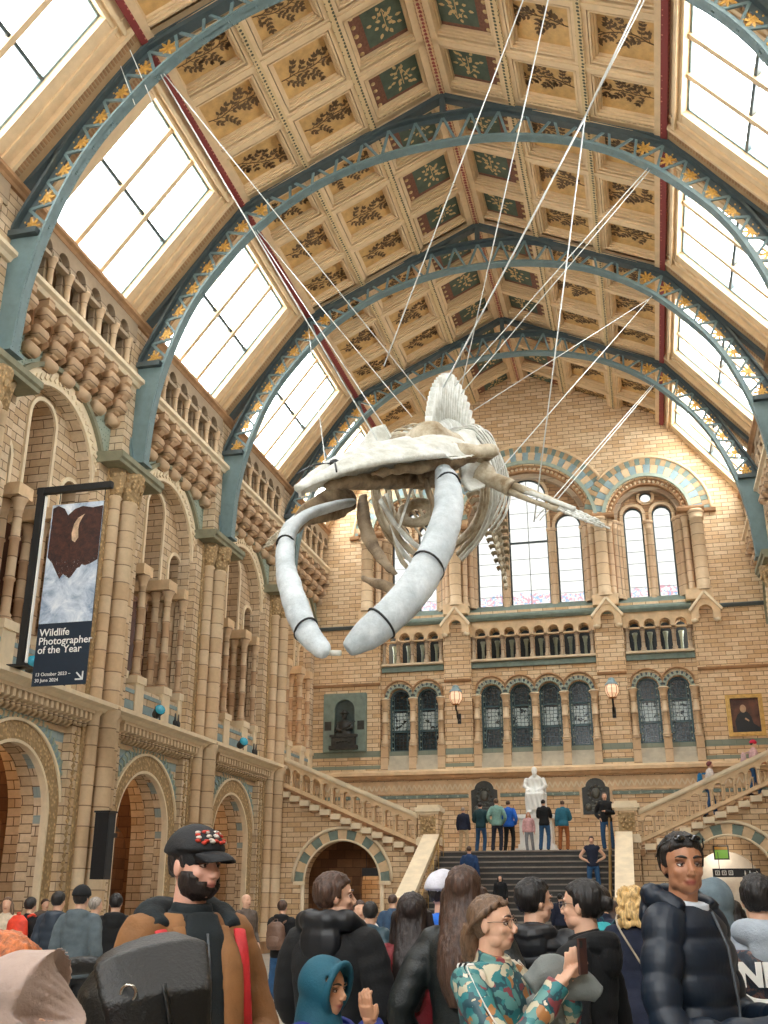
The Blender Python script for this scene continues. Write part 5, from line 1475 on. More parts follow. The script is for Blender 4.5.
flipper([A(345,492,22.6), A(316,510,22.2), A(291,526,21.6), A(262,548,21.0)], -1, 'l')
m = MB(); m.tube(cr([A(520,489,20.7), A(545,498,20.4), A(575,509,20.1)],8), .05, 8, flat=.5); wpart('flipper_support', m, m_bone)
m = MB(); m.tube([A(415,475,21.0), A(408,500,20.6), A(399,528,20.4)], .03, 6); wpart('support_rod', m, m_bone)

# ------------------------------------------------------------------ suspension cables
m_cable = plain('white_steel_cable', srgb(226,230,228), .35, metal=.3, var=.03)
cabs = []
def cable(a, b, r=.022, label=None):
    m = MB(); a, b = V(a), V(b); m.tube([V((0,0,0)), (b-a)/2, b-a], r*.75, 6)
    o = m.build('suspension_cable', m_cable); o.location = a
    tag(o, label, 'cable', 'steel cables holding the whale skeleton'); return o
yA, yB, yC, yD = ty(4), ty(3), ty(2), ty(1)
def topA(u, v):
    """point above the frame on the arch overhead"""
    return at(u, v, yA)
def ext(u0, v0, u1, v1, v): return (u0 + (u1-u0)*(v-v0)/(v1-v0), v)
LB = at(158,70,yA); LC = at(252,226,yB); RB = at(648,168,yB); RC = at(652,296,yC); RD = at(652,385,yD); LD = at(325,330,yC)
cl = 'white steel cable from '
cable(LB, at(377,440,20.5), .022, cl+'the top left arch to the skull base, the steeper line')
cable(LB+V((.06,0,0)), at(426,400,24.0), .018, cl+'the top left arch to the spines over the back')
cable(LC, at(391,437,21.5), .018, cl+'the second left arch down to the back of the skull')
cable(LC+V((.05,0,0)), at(412,417,22.8), .018, cl+'the second left arch to the front of the spine')
cable(at(100,10,yA-.5), at(135,105,yA), .014, 'short thin white cable over the top left skylight, left one')
cable(at(130,50,yA-.5), at(160,120,yA+.4), .014, 'short thin white cable over the top left skylight, right one')
p_ = ext(523,0,393,340,-18); cable(at(*p_, yA), at(384,366,21.8), .02, cl+'above the frame crossing the centre ceiling to the left skull side')
p_ = ext(548,0,470,340,-10); cable(at(*p_, yA), at(462,385,24.2), .02, cl+'above the frame down to the top of the back spines')
p_ = ext(640,0,585,117,-25); ND = at(585,117,18.2)
cable(at(*p_, yA), ND, .026, cl+'the top edge to the knot near the third arch, left strand'); cable(at(p_[0]+5, p_[1], yA), ND, .02, cl+'the top edge to the knot near the third arch, right strand')
cable(ND, at(443,388,24.0), .03, 'thick white cable from the knot down left to the back spines')
cable(ND, at(534,522,20.7), .02, 'thin white cable from the knot dropping in front of the tall window')
cable(RB, at(455,386,24.4), .02, cl+'the third arch on the right to the back spines, upper line'); cable(RB+V((.06,0,-.05)), at(461,394,25.0), .018, cl+'the third arch on the right to the back spines, lower line')
cable(RC, at(484,488,21.3), .02, cl+'the second arch on the right to the flipper shoulder'); cable(RC+V((.05,0,0)), at(474,410,26.8), .018, cl+'the second arch on the right towards the middle of the back')
cable(RD, at(536,518,20.9), .02, cl+'the end arch on the right to the flipper, left line'); cable(RD+V((.08,0,0)), at(540,520,20.6), .018, cl+'the end arch on the right to the flipper, right line')
cable(at(308,325,yC), at(325,460,18.8), .014, 'thin white cable dropping to the beak tip beside the left skylight')
# ------------------------------------------------------------------ people
def smoothstep(a, b, x):
    t = max(0, min(1, (x-a)/(b-a))); return t*t*(3-2*t)
SKIN = {'fair': srgb(222,176,148), 'tan': srgb(196,146,112), 'olive': srgb(180,128,96), 'pink': srgb(226,172,150)}
def skin_mat(k):
    n = 'skin_' + k
    if n in _M: return _M[n]
    t = NT(n); c = SKIN[k]; g = t.n('ShaderNodeTexCoord').outputs['Object']
    at_ = t.n('ShaderNodeAttribute', _attribute_name='tint')
    col = t.ramp(t.noise(14, g), [(.3, tuple(x*.86 for x in c[:3])+(1,)), (.7, c)])
    col = t.mix(at_.outputs['Fac'], col, srgb(150,72,66))
    t.set(Base__Color=col, Roughness=.5); t.b.inputs['Subsurface Weight'].default_value = .08; t.b.inputs['Subsurface Radius'].default_value = (.02,.01,.006)
    t.bump(t.noise(120, g, 3), .12, .004)
    _M[n] = t.m; return t.m
def hair_mat(n, c, sc=1.0):
    n = 'hair_' + n
    if n in _M: return _M[n]
    t = NT(n); g = t.n('ShaderNodeTexCoord').outputs['Object']
    mp = t.n('ShaderNodeMapping'); mp.inputs['Scale'].default_value = (60*sc,60*sc,7*sc); t.l(g, mp.inputs[0])
    f = t.noise(1, mp.outputs[0], 4, .7)
    col = t.ramp(f, [(.3, tuple(x*.35 for x in c[:3])+(1,)), (.5, c), (.72, tuple(min(1, x*1.7+.004) for x in c[:3])+(1,))])
    t.set(Base__Color=col, Roughness=.45); t.bump(f, .7, .012); _M[n] = t.m; return t.m
def cloth(n, c, rough=.85, var=.12, scale=14, bump=.35, bscale=90, sheen=0):
    return plain('cloth_'+n, c, rough, 0, var, scale, bump, sheen, bscale)
def puffer_mat(n, c): return plain('puffer_'+n, c, .5, 0, .1, 8, .12, 0, 40)
HAIRC = {'dark': srgb(22,18,17), 'brown': srgb(70,48,36), 'lightbrown': srgb(104,80,60), 'blonde': srgb(206,170,112), 'ginger': srgb(186,104,52), 'grey': srgb(150,140,130), 'red': srgb(110,40,44), 'darkbrown': srgb(36,25,22)}
def rotx(a): return Matrix.Rotation(a, 4, 'X')
def rotz(a): return Matrix.Rotation(a, 4, 'Z')

class Figure:
    """coordinates of a 1.75 m person facing -y with the feet at the origin"""
    def __init__(s, **k):
        s.wide = k.get('wide', 1.0); s.lean = math.radians(k.get('lean', 0)); s.hy = math.radians(k.get('head_yaw', 0)); s.hp = math.radians(k.get('head_pitch', 0))
        s.arms = k.get('arms', ('down', 'down')); s.legs = k.get('legs', 'stand'); s.near = k.get('near', False); s.hunch = k.get('hunch', 0)
        s.T = Matrix.Translation((0,0,.95)) @ rotx(s.lean) @ Matrix.Translation((0,0,-.95))      # torso lean (forward is -y)
        neck = V((0, .01, 1.50)); s.H = s.T @ Matrix.Translation(neck) @ rotx(-s.lean*.8) @ rotz(s.hy) @ rotx(s.hp) @ Matrix.Translation(-neck)
    def t(s, p): return s.T @ V(p)
    def h(s, p): return s.H @ V(p)
    TOR = [(.84,.15,.115,.0),(.9,.172,.125,.005),(.97,.17,.122,.0),(1.07,.148,.108,-.005),(1.17,.15,.112,-.005),(1.27,.168,.122,.0),(1.36,.178,.118,.005),(1.42,.165,.1,.012),(1.465,.11,.08,.018),(1.50,.07,.066,.015)]
    def arm_pts(s, q, kind):
        sh = (q*.18*s.wide, .012, 1.40)
        P = {'down': ((q*.245,.04,1.12),(q*.25,-.05,.87)), 'pocket': ((q*.29,.09,1.13),(q*.2,-.1,.95)), 'phone': ((q*.22,-.16,1.17),(q*.06,-.34,1.36)),
             'phonelow': ((q*.26,-.04,1.12),(q*.08,-.3,1.1)), 'crossed': ((q*.25,-.08,1.14),(-q*.06,-.22,1.17)), 'hip': ((q*.37,.06,1.16),(q*.17,-.06,1.02)),
             'face': ((q*.22,-.2,1.2),(q*.08,-.2,1.5)), 'back': ((q*.27,.2,1.16),(q*.2,.05,.98)), 'fwd': ((q*.24,-.16,1.16),(q*.16,-.42,1.2)), 'behind': ((q*.24,.12,1.14),(q*.06,.17,.96))}[kind] if isinstance(kind, str) else kind
        return [s.t((sh[0]*.72, sh[1], 1.415)), s.t(sh), s.t(P[0]), s.t(P[1])]
    def leg_pts(s, q):
        hip = V((q*.09,.0,.92))
        if s.legs == 'walk': kn, an = ((q*.1,-.12 if q>0 else .04,.5),(q*.1,-.14 if q>0 else .24,.1))
        elif s.legs == 'sit': kn, an = ((q*.14,-.42,.92),(q*.14,-.42,.5))
        elif s.legs == 'up': kn, an = ((q*.1,-.26 if q>0 else .0,.66 if q>0 else .5),(q*.1,-.2 if q>0 else .08,.28 if q>0 else .08))
        elif s.legs == 'relax': kn, an = ((q*.13,-.03,.5),(q*.17 if q>0 else q*.1,.02,.09))
        elif s.legs == 'apart': kn, an = ((q*.15,-.02,.5),(q*.2,.02,.09))
        else: kn, an = ((q*.1,-.01,.5),(q*.105,.03,.09))
        return [hip, V(kn), V(an)]
    def torso(s, mb, z0, z1, inf, quilt=0, q_am=.012, flare=0, n=48):
        zs = []; z = z0; step = .018 if quilt else .04
        while z < z1: zs.append(z); z += step
        zs.append(z1)
        vs = []; fs = []
        for z in zs:
            T = s.TOR; j = 0
            while j < len(T)-2 and T[j+1][0] < z: j += 1
            f = max(0, min(1, (z-T[j][0])/(T[j+1][0]-T[j][0])))
            rx, ry, oy = (T[j][i]+(T[j+1][i]-T[j][i])*f for i in (1,2,3))
            e = inf + (flare*max(0, (1.05-z)) if flare else 0)
            if quilt: e += q_am*(abs(math.sin(PI*z/quilt))**.5)*2.6 - q_am*1.2
            rx = rx*s.wide + e; ry = ry*(1+(s.wide-1)*1.2) + e*1.1; hb = s.hunch*max(0, z-1.1)
            for k in range(n):
                a = 2*PI*k/n; c, sn = math.cos(a), math.sin(a)
                vs.append(s.t((rx*math.copysign(abs(c)**.85, c), oy + ry*math.copysign(abs(sn)**.9, sn) - hb, z)))
        m = len(zs)
        for j in range(m-1):
            for k in range(n): fs.append((j*n+k, j*n+(k+1)%n, (j+1)*n+(k+1)%n, (j+1)*n+k))
        fs.append(tuple(range(n))[::-1]); fs.append(tuple((m-1)*n+k for k in range(n)))
        mb.add(vs, fs, 0, True)
    def sleeve(s, mb, q, kind, inf, quilt=0, to=1.0, am=.007):
        P = s.arm_pts(q, kind); n = 40 if quilt else 16
        pts = cr(P, n); rad = crf([.062,.06,.047,.034], n); out = []
        L = 0
        for i in range(n+1):
            if i: L += (pts[i]-pts[i-1]).length
            e = inf*(1.15 if i < n*.5 else 1)
            if quilt: e += am*(abs(math.sin(PI*L/quilt))**.5)*2.4 - am*1.0
            out.append(rad[i]*(1+(s.wide-1)*.6)+e)
        k = max(2, int(n*to)+1); mb.tube(pts[:k], out[:k], 26)
        mb.ball(P[1], out[n//3]*1.0, 20, 14)
    def hand(s, mb, q, kind, grip=.5):
        P = s.arm_pts(q, kind); w = P[3]; d = (P[3]-P[2]).normalized()
        side = d.cross(V((0,0,1)));
        if side.length < .3: side = V((0,-1,0))
        side.normalize()
        if kind in ('down', 'pocket') or not isinstance(kind, str) and kind is None: side = V((0,-1,0)) - d*V((0,-1,0)).dot(d); side.normalize()
        nrm = d.cross(side).normalized()*(q)            # palm faces -nrm
        if kind in ('phone','phonelow','fwd','crossed'): nrm = V((0,0,1)) if kind != 'phone' else V((0,1,.2)).normalized(); nrm = (nrm-d*nrm.dot(d)).normalized(); side = nrm.cross(d)
        mb.tube([P[3]-d*.06, w, w+d*.03], [.03,.027,.03], 10)
        mb.tube([w, w+d*.035, w+d*.085], [.026,.04,.04], 12, flat=.42, up=side)
        for k in range(4):
            b = w + d*.08 + side*((k-1.5)*.019); ln = (.068,.078,.074,.056)[k]
            c1 = grip*.5; c2 = grip*1.2; d1 = (d*math.cos(c1) - nrm*math.sin(c1)); d2 = (d*math.cos(c2) - nrm*math.sin(c2)); d3 = (d*math.cos(c2+grip*.6) - nrm*math.sin(c2+grip*.6))
            p1 = b + d1*ln*.45; p2 = p1 + d2*ln*.33; p3 = p2 + d3*ln*.25
            mb.tube([b, p1, p2, p3], [.0095,.009,.0085,.007], 8)
        b = w + d*.02 - side*.03; mb.tube([b, b + d*.03 - side*.018 - nrm*.01, b + d*.062 - side*.014 - nrm*.022], [.013,.011,.009], 8)
        return w, d, side, nrm
    def head(s, mb):
        h = s.h; B = lambda c, r, n=16, m=12: mb.ball(h(c), r, n, m, 0, s.H.to_3x3())
        mb.tube([s.t((0,.022,1.44)), s.t((0,.018,1.5)), h((0,.012,1.56)), h((0,.006,1.6))], [.066,.056,.055,.056], 16)
        B((0,.012,1.665), (.076,.094,.088)); B((0,-.018,1.625), (.064,.07,.085)); B((0,-.038,1.575), (.043,.044,.038)); B((0,-.058,1.556), (.02,.018,.016))
        for q in (-1,1):
            B((q*.034,-.05,1.618), (.026,.026,.022)); B((q*.03,-.07,1.668), (.026,.014,.008)); B((q*.072,.012,1.635), (.011,.018,.031), 10, 8); B((q*.038,-.016,1.582), (.024,.04,.032))
        mb.tube([h((0,-.078,1.662)), h((0,-.089,1.64)), h((0,-.102,1.619))], [.0075,.0095,.012], 10); B((0,-.096,1.614), (.0155,.011,.009)); 
        for q in (-1,1): B((q*.011,-.094,1.611), (.008,.009,.007), 8, 6)
        B((0,-.081,1.588), (.023,.009,.005)); B((0,-.0785,1.5775), (.019,.009,.006)); B((0,-.06,1.6),(.03,.028,.03))
    def finish_head(s, me):
        inv = s.H.inverted(); at_ = me.attributes.new('tint', 'FLOAT', 'POINT')
        vals = []
        for v in me.vertices:
            p = inv @ v.co
            f = 0
            if p.z > 1.54 and p.y < -.03:
                for q in (-1,1):
                    d2 = ((p.x-q*.031)/.017)**2 + ((p.z-1.647)/.012)**2
                    if d2 < 6: v.co = v.co + s.H.to_3x3() @ V((0, .011*math.exp(-d2), 0))
                d2 = (p.x/.026)**2 + ((p.z-1.582)/.0115)**2
                f = .75*math.exp(-d2**2) if p.y < -.066 else 0
                f += .1*math.exp(-((abs(p.x)-.04)/.018)**2 - ((p.z-1.615)/.02)**2)
                crease = math.exp(-((p.z-1.5825)/.002)**2)*math.exp(-(p.x/.022)**4)
                if p.y < -.066: f += .3*crease
            vals.append(min(1, f))
        at_.data.foreach_set('value', vals); me.update()
    def body(s, voxel, hands=True, bare=None):
        mb = MB(); s.torso(mb, .84, 1.5, 0); s.head(mb)
        for q, kd in ((1, s.arms[0]), (-1, s.arms[1])):
            s.sleeve(mb, q, kd, 0)
            if hands: s.hand(mb, q, kd)
        for q in (-1, 1):
            P = s.leg_pts(q); mb.tube(cr(P, 14), crf([.088,.056,.04], 14), 14); mb.tube([P[0]+V((0,0,.0)), P[0]+V((-q*.03,0,.05))], [.09,.1], 12)
            a = P[2]; mb.tube([a+V((0,.04,-.04)), a+V((0,-.06,-.05)), a+V((0,-.15,-.065))], [.035,.036,.025], 10)
        return mb
def face_parts(F, parent, iris=(60,44,34), brow='dark', beard=None, glasses=False, lips=None):
    m = MB(); R3 = F.H.to_3x3()
    for q in (-1,1): m.ball(F.h((q*.031,-.0635,1.6465)), .0122, 14, 10, 0, R3)
    for q in (-1,1):
        m.ball(F.h((q*.031,-.0728,1.6468)), (.0064,.0042,.0064), 12, 8, 1, R3); m.ball(F.h((q*.031,-.0756,1.6468)), (.0031,.003,.0031), 8, 6, 2, R3)
    m.build('eyes', [plain('eye_white', srgb(222,214,206), .25, var=.02), plain('iris_%d' % iris[0], srgb(*iris), .2), plain('pupil', srgb(12,10,10), .15)], parent)
    m = MB()
    for q in (-1,1):
        m.tube([F.h((q*(.014+.034*t), -.0705-.0065*math.sin(PI*t)+.006*t, 1.6485+.0052*math.sin(PI*t))) for t in [i/8 for i in range(9)]], .0036, 6)
        m.tube([F.h((q*(.016+.03*t), -.0700-.0055*math.sin(PI*t)+.006*t, 1.6440-.0045*math.sin(PI*t))) for t in [i/8 for i in range(9)]], .0022, 6)
    m.build('eyelids', plain('eyelid', srgb(120,78,62), .6), parent)
    m = MB()
    for q in (-1,1):
        m.tube([F.h((q*(.012+.042*t), -.0862+.017*t*t, 1.668+.008*math.sin(PI*(t*.8+.1)))) for t in [i/8 for i in range(9)]], [.003,.0045,.005,.005,.005,.0045,.004,.003,.002], 6)
    m.build('eyebrows', hair_mat(brow, HAIRC[brow]), parent)
    if beard:
        m = MB(); nn = 26
        shell(m, F, lambda x, y, z: True, .006, lambda p: p.y < .012 and p.z < 1.594 - .012*math.exp(-(p.x/.03)**2) + .035*smoothstep(.05,.066,abs(p.x)) and p.z > 1.53 and not (abs(p.x) < .026 and abs(p.z-1.583) < .011 and p.y < -.06), (0,-.016,1.6), (.0665,.0735,.07), 56, 40, 60, .004, .9, True)
        m.build('beard', hair_mat(beard, HAIRC[beard], 2), parent)
    if glasses:
        m = MB()
        for q in (-1,1):
            c = (q*.033,-.092,1.645); m.tube([F.h((c[0]+.024*math.cos(a), c[1]+.004*abs(math.cos(a)), c[2]+.018*math.sin(a))) for a in [2*PI*k/20 for k in range(21)]], .0016, 6)
            m.tube([F.h((q*.057,-.088,1.65)), F.h((q*.074,-.03,1.652)), F.h((q*.076,.01,1.648))], .0016, 6)
        m.tube([F.h((-.009,-.094,1.648)), F.h((0,-.1,1.652)), F.h((.009,-.094,1.648))], .0016, 6)
        m.build('glasses', plain('spectacle_metal', srgb(150,130,110), .3, metal=.7), parent)
def shell(mb, F, _, off, keep, c, r, n=56, m=40, nf=0.0, amp=0.0, pull=.8, patch=False):
    """a patch of the surface around the head: only the part for which keep(p) holds"""
    vs = []; idx = {}; fs = []
    for j in range(m+1):
        ph = PI*j/m
        for i in range(n):
            a = 2*PI*i/n; p = V((c[0]+(r[0]+off)*math.sin(ph)*math.cos(a), c[1]+(r[1]+off)*math.sin(ph)*math.sin(a), c[2]+(r[2]+off)*math.cos(ph)))
            vs.append(p)
    kp = [keep(p) for p in vs]
    out = []; 
    for k, p in enumerate(vs):
        q = p if kp[k] else V(c) + (p-V(c))*pull
        if amp and kp[k]: q = q + (p-V(c)).normalized()*amp*noise.noise(V((p.x*nf, p.y*nf, p.z*nf*.3)))
        out.append(F.h(q))
    for j in range(m):
        for i in range(n):
            a, b, c2, d = j*n+i, j*n+(i+1)%n, (j+1)*n+(i+1)%n, (j+1)*n+i
            if not patch or kp[a] or kp[b] or kp[c2] or kp[d]: fs.append((a, b, c2, d))
    mb.add(out, fs, 0, True)
def lock(F, pts, rad, col, parent):
    m = MB(); m.tube(cr(pts, 14), crf(rad, 14), 12, flat=.6)
    mobj('hair_lock', remesh(m, .007, 1, 'lock', [hair_mat(col, HAIRC[col])], lambda c, n: c + n*.006*noise.noise(V((c.x*90, c.y*90, c.z*12)))), parent)
def hair(F, style, col, parent, voxel):
    mt = hair_mat(col, HAIRC[col])
    vx = max(.007, voxel*.9)
    mb = MB()
    cc, rr = (0,.016,1.668), (.081,.1,.094)
    hl = lambda p: p.y > -.012 + (p.z-1.66)*-1.0*0 - smoothstep(1.675,1.73,p.z)*.075 and (p.z > 1.60 or p.y > .02)
    if style in ('short', 'crop', 'bun', 'pony', 'curly', 'short_full'):
        zmin = {'crop': 1.6}.get(style, 1.585)
        off = {'crop': -.002, 'curly': .03, 'short_full': .006}.get(style, .002)
        def keep(p):
            if p.z < zmin: return False
            fr = -.02 - .075*smoothstep(1.675,1.735,p.z)
            if p.z < 1.67 and abs(p.x) > .055 and p.y < .02: return False if p.z < 1.63 else p.y > -.02
            return p.y > fr
        shell(mb, F, None, off, keep, cc, rr, 64, 44, 45 if style != 'curly' else 28, .006 if style != 'curly' else .02)
        if style == 'short_full':
            for i in range(16): mb.ball(F.h((.05*math.sin(i*2.4), -.04+.012*(i%4), 1.735+.008*math.cos(i*1.7))), (.016,.02,.013), 8, 6)
        if style == 'bun': mb.ball(F.h((0,.125,1.65)), (.034,.03,.034), 14, 10); mb.ball(F.h((0,.1,1.65)), (.03,.03,.03), 12, 8)
        if style == 'pony': mb.tube([F.h((0,.1,1.66)), F.h((0,.14,1.64)), F.h((0,.15,1.56)), F.t((0,.14,1.45))], [.03,.035,.035,.015], 10)
        if style == 'curly':
            rnd = random.Random(3)
            for i in range(150):
                a = rnd.uniform(0, 2*PI); z = rnd.uniform(1.5, 1.77); 
                r = .1 + .02*math.sin(z*9); x, y = r*math.cos(a), .03 + r*1.05*math.sin(a)
                if y < -.03 and z < 1.69: continue
                mb.ball(F.h((x, y, z)), rnd.uniform(.018,.03), 7, 5)
    if style in ('long', 'low'):
        def keep(p):
            if p.z < 1.56: return p.y > .0
            if style == 'low' and p.z < 1.665: return p.y > .02
            fr = .005 - .09*smoothstep(1.68,1.735,p.z)
            return p.y > fr
        shell(mb, F, None, .003, keep, cc, rr, 64, 44, 40, .005)
        if style == 'long':
            ws = [(.08,.055),(.084,.05),(.09,.045),(.095,.04),(.085,.035),(.045,.025)]
            ps = [F.h((0,.05,1.66)), F.h((0,.065,1.58)), F.t((0,.10,1.48)), F.t((0,.135,1.38)), F.t((0,.145,1.27)), F.t((0,.135,1.17))]
            pts = cr(ps, 20); ra = crf([w[0] for w in ws], 20); rb = crf([w[1]/w[0] for w in ws], 20)
            mb.tube(pts, ra, 22, flat=rb, up=F.H.to_3x3() @ V((1,0,0)))
            for q in (-1, 1): mb.tube(cr([F.h((q*.075,.01,1.66)), F.h((q*.09,.0,1.58)), F.t((q*.1,.0,1.5)), F.t((q*.115,-.03,1.38))], 10), [.03,.034,.034,.034,.034,.033,.032,.03,.026,.02,.012], 10)
        else:
            mb.tube([F.h((0,.09,1.63)), F.h((0,.11,1.58)), F.t((0,.12,1.50)), F.t((.01,.13,1.44))], [.05,.045,.04,.02], 12); 
            for q in (-1,1): mb.tube(cr([F.h((q*.05,-.05,1.735)), F.h((q*.078,-.01,1.70)), F.h((q*.083,.05,1.655)), F.h((q*.045,.1,1.61))], 10), .012, 8)
    def dsp(c, n):
        return c + n*(.0045*noise.noise(V((c.x*95, c.y*95, c.z*12))) + .003*noise.noise(V((c.x*190, c.y*190, c.z*22))))
    me = remesh(mb, vx, 1, 'hair', [mt], dsp)
    return mobj('hair', me, parent)

def headwear(F, kind, mats, parent, voxel):
    m = MB()
    if kind == 'cap':
        def keep(p): return p.z > 1.675 + (.012 if p.y < 0 else 0)
        shell(m, F, None, .016, keep, (0,.012,1.672), (.081,.1,.092), 48, 32)
        mobj('cap_crown', remesh(m, .006, 1, 'cap', [mats[0]]), parent)
        m = MB(); vs = []
        n = 14
        for lay in (0, 1):
            for j in range(5):
                for i in range(n+1):
                    a = PI*(i/n); x = -.078*math.cos(a)*(1-.06*j); y = -.055 - j*.021*math.sin(a)**.6 - .03*math.sin(a); z = 1.695 - .005*j*j*.35 - .018*(abs(x)/.078)**2 - lay*.004
                    vs.append(F.h((x, y, z)))
        fs = []; w_ = n+1
        for lay in (0, 1):
            o = lay*5*w_
            for j in range(4):
                for i in range(n): fs.append((o+j*w_+i, o+j*w_+i+1, o+(j+1)*w_+i+1, o+(j+1)*w_+i))
        for i in range(n): fs.append((4*w_+i, 4*w_+i+1, 9*w_+i+1, 9*w_+i))
        m.add(vs, fs, 0, True); m.build('cap_peak', mats[0], parent)
        if len(mats) > 1:
            m = MB(); rnd = random.Random(5)
            for i in range(26):
                a = rnd.uniform(-.8,.8); z = rnd.uniform(1.715,1.755); rr_ = .1*math.sqrt(max(.05, 1-((z-1.672)/.108)**2))
                c = F.h((math.sin(a)*rr_*.98, .012-math.cos(a)*rr_*1.17, z)); m.ball(c, (.011,.011,.006), 6, 5, i % 2)
            m.build('cap_emblem', mats[1:], parent)
    elif kind == 'beanie':
        def keep(p): return p.z > 1.665
        shell(m, F, None, .02, keep, (0,.012,1.675), (.081,.1,.095), 48, 32, 30, .004)
        mobj('knitted_hat', remesh(m, .008, 1, 'hat', [mats[0]]), parent)
    elif kind == 'hood_up':
        def keep(p): return p.y > -.055 - .03*smoothstep(1.7,1.77,p.z) or p.z > 1.765
        shell(m, F, None, .03, keep, (0,.02,1.66), (.08,.105,.1), 48, 36, 14, .01, .55)
        m.tube([F.h((0,.03,1.62)), F.h((0,.04,1.56)), F.t((0,.03,1.47))], [.1,.1,.12], 20)
        pts = []
        for k in range(21):
            a = -PI*.5 + 2*PI*k/20; pts.append(F.h((.088*math.cos(a), -.065-.02*math.sin(a), 1.655+.108*math.sin(a))))
        m.tube(pts, .016, 8, cap=False)
        mobj('hood', remesh(m, .008, 2, 'hood', [mats[0]]), parent)
    elif kind == 'sunglasses':
        for q in (-1,1): m.ball(F.h((q*.031,-.066,1.742)), (.024,.008,.015), 14, 8, 0, F.H.to_3x3() @ Matrix.Rotation(-.7, 3, 'X'))
        m.tube([F.h((-.01,-.08,1.75)), F.h((.01,-.08,1.75))], .004, 6)
        for q in (-1,1): m.tube([F.h((q*.062,-.065,1.74)), F.h((q*.088,.0,1.71)), F.h((q*.088,.05,1.67))], .003, 6)
        m.build('sunglasses', mats[0], parent)
def person(x, y, z0, H, rz, label, jacket=None, legs_c=None, shoe=None, skin='fair', hairs=('short','dark'), near=0, hat=None, hood=None, quilt=0, jl=.86, voxel=None, group=None, inner=None, collar=True, extra=None, skirt=False, beard=None, glasses=False, brow='dark', arms_mat=None, to=1.0, jinf=.02, cat='person', tshirt=False, **pose):
    F = Figure(near=near, **pose)
    sc = H/1.75
    dist = math.hypot(x-CAM.x, y-CAM.y)
    vx = voxel or (.0046 if near else max(.0065, min(.02, dist*.0011)))
    P = empty('person', (x, y, z0), math.radians(rz), label=label, cat=cat, group=group); P.scale = (sc, sc, sc)
    me = remesh(F.body(vx), vx, 1 if dist < 7 else 1, 'body', [skin_mat(skin)]); F.finish_head(me)
    mobj('body', me, P)
    if near: face_parts(F, P, brow=brow, beard=beard, glasses=glasses)
    # trousers
    if legs_c is not None:
        m = MB()
        for q in (-1, 1):
            L = F.leg_pts(q); L[2] = L[2] + V((0,0,-.02)); m.tube(cr(L, 16), crf([.102,.074,.066], 16), 14)
        m.tube([(0,.005,.80),(0,.005,.9),(0,.0,.99)], [.15*F.wide,.18*F.wide,.17*F.wide], 20, flat=.74, up=(1,0,0))
        mobj('trousers', remesh(m, max(.012, vx), 2, 'trousers', [legs_c], lambda c, n: c + n*.006*noise.noise(V((c.x*14, c.y*14, c.z*22)))), P)
    for q in (-1, 1):
        a = F.leg_pts(q)[2]; m = MB(); m.tube([a+V((0,.055,-.035)), a+V((0,.0,-.03)), a+V((0,-.08,-.045)), a+V((0,-.165,-.06))], [.042,.05,.045,.03], 12, flat=.85); m.box((a.x-.04,a.y-.18,a.z-.09),(a.x+.04,a.y+.085,a.z-.068))
        if dist > 8 or True: mobj('shoe', remesh(m, .012, 1, 'shoe', [shoe or m_shoe]), P)
    # jacket
    if jacket is not None:
        m = MB(); F.torso(m, jl, 1.492, jinf, quilt, .008, .12 if skirt else 0)
        for q, kd in ((1, F.arms[0]), (-1, F.arms[1])): F.sleeve(m, q, kd, (jinf*.8 if not quilt else .014), quilt, to)
        if collar:
            m.tube([F.t((0,.015,1.45)), F.t((0,.01,1.49)), F.t((0,.0,1.525))], [.098,.078,.073], 18)
        if hood:
            m.tube(cr([F.t((-.09,-.01,1.475)), F.t((-.085,.075,1.49)), F.t((0,.115,1.475)), F.t((.085,.075,1.49)), F.t((.09,-.01,1.475))], 14), crf([.03,.045,.06,.045,.03],14), 12)
            m.ball(F.t((0,.125,1.43)), (.095,.045,.09), 14, 10)
        am = .007
        mobj('jacket', remesh(m, vx if near else max(.01, vx), 1, 'jacket', [jacket], lambda c, n: c + n*am*noise.noise(V((c.x*9, c.y*9, c.z*20)))*(0 if quilt else 1)), P)
    if inner is not None:
        m = MB(); F.torso(m, .95, 1.47, .012); m.tube([F.t((0,.01,1.44)), F.t((0,.005,1.5))], [.08,.07], 16)
        mobj('shirt', remesh(m, .012, 1, 'shirt', [inner]), P)
    if hairs: hair(F, hairs[0], hairs[1], P, vx)
    if hat: headwear(F, hat[0], hat[1:], P, vx)
    if extra: extra(F, P)
    return P, F
m_shoe = cloth('dark_shoes', srgb(24,24,28), .6)
m_shoe_w = cloth('white_shoes', srgb(214,212,208), .6)
jeans = cloth('blue_jeans', srgb(40,80,118)); jeans_l = cloth('pale_jeans', srgb(150,172,178)); jeans_d = cloth('navy_trousers', srgb(24,32,50)); blacktr = cloth('black_trousers', srgb(11,12,14))
tan_tr = cloth('tan_trousers', srgb(186,164,130)); rust_tr = cloth('rust_trousers', srgb(150,88,44)); grey_tr = cloth('grey_trousers', srgb(130,134,138))
navy = cloth('navy_jacket', srgb(20,28,50)); black = cloth('black_jacket', srgb(9,11,14)); teal = cloth('teal_jacket', srgb(30,92,104)); blue = cloth('bright_blue_jacket', srgb(28,96,190))
puf_navy = puffer_mat('navy', srgb(7,25,42)); puf_black = puffer_mat('black', srgb(8,12,19)); puf_teal = puffer_mat('teal', srgb(26,56,68)); maroon = cloth('maroon_jacket', srgb(112,14,26), .6, .12, 9, .3)
def place(u, v, y, z0=0.0, H=None):
    """stand a person so that the top of the head shows at u, v; returns x, y, height"""
    p = at(u, v, y); return p.x, y, (p.z-z0) if H is None else H
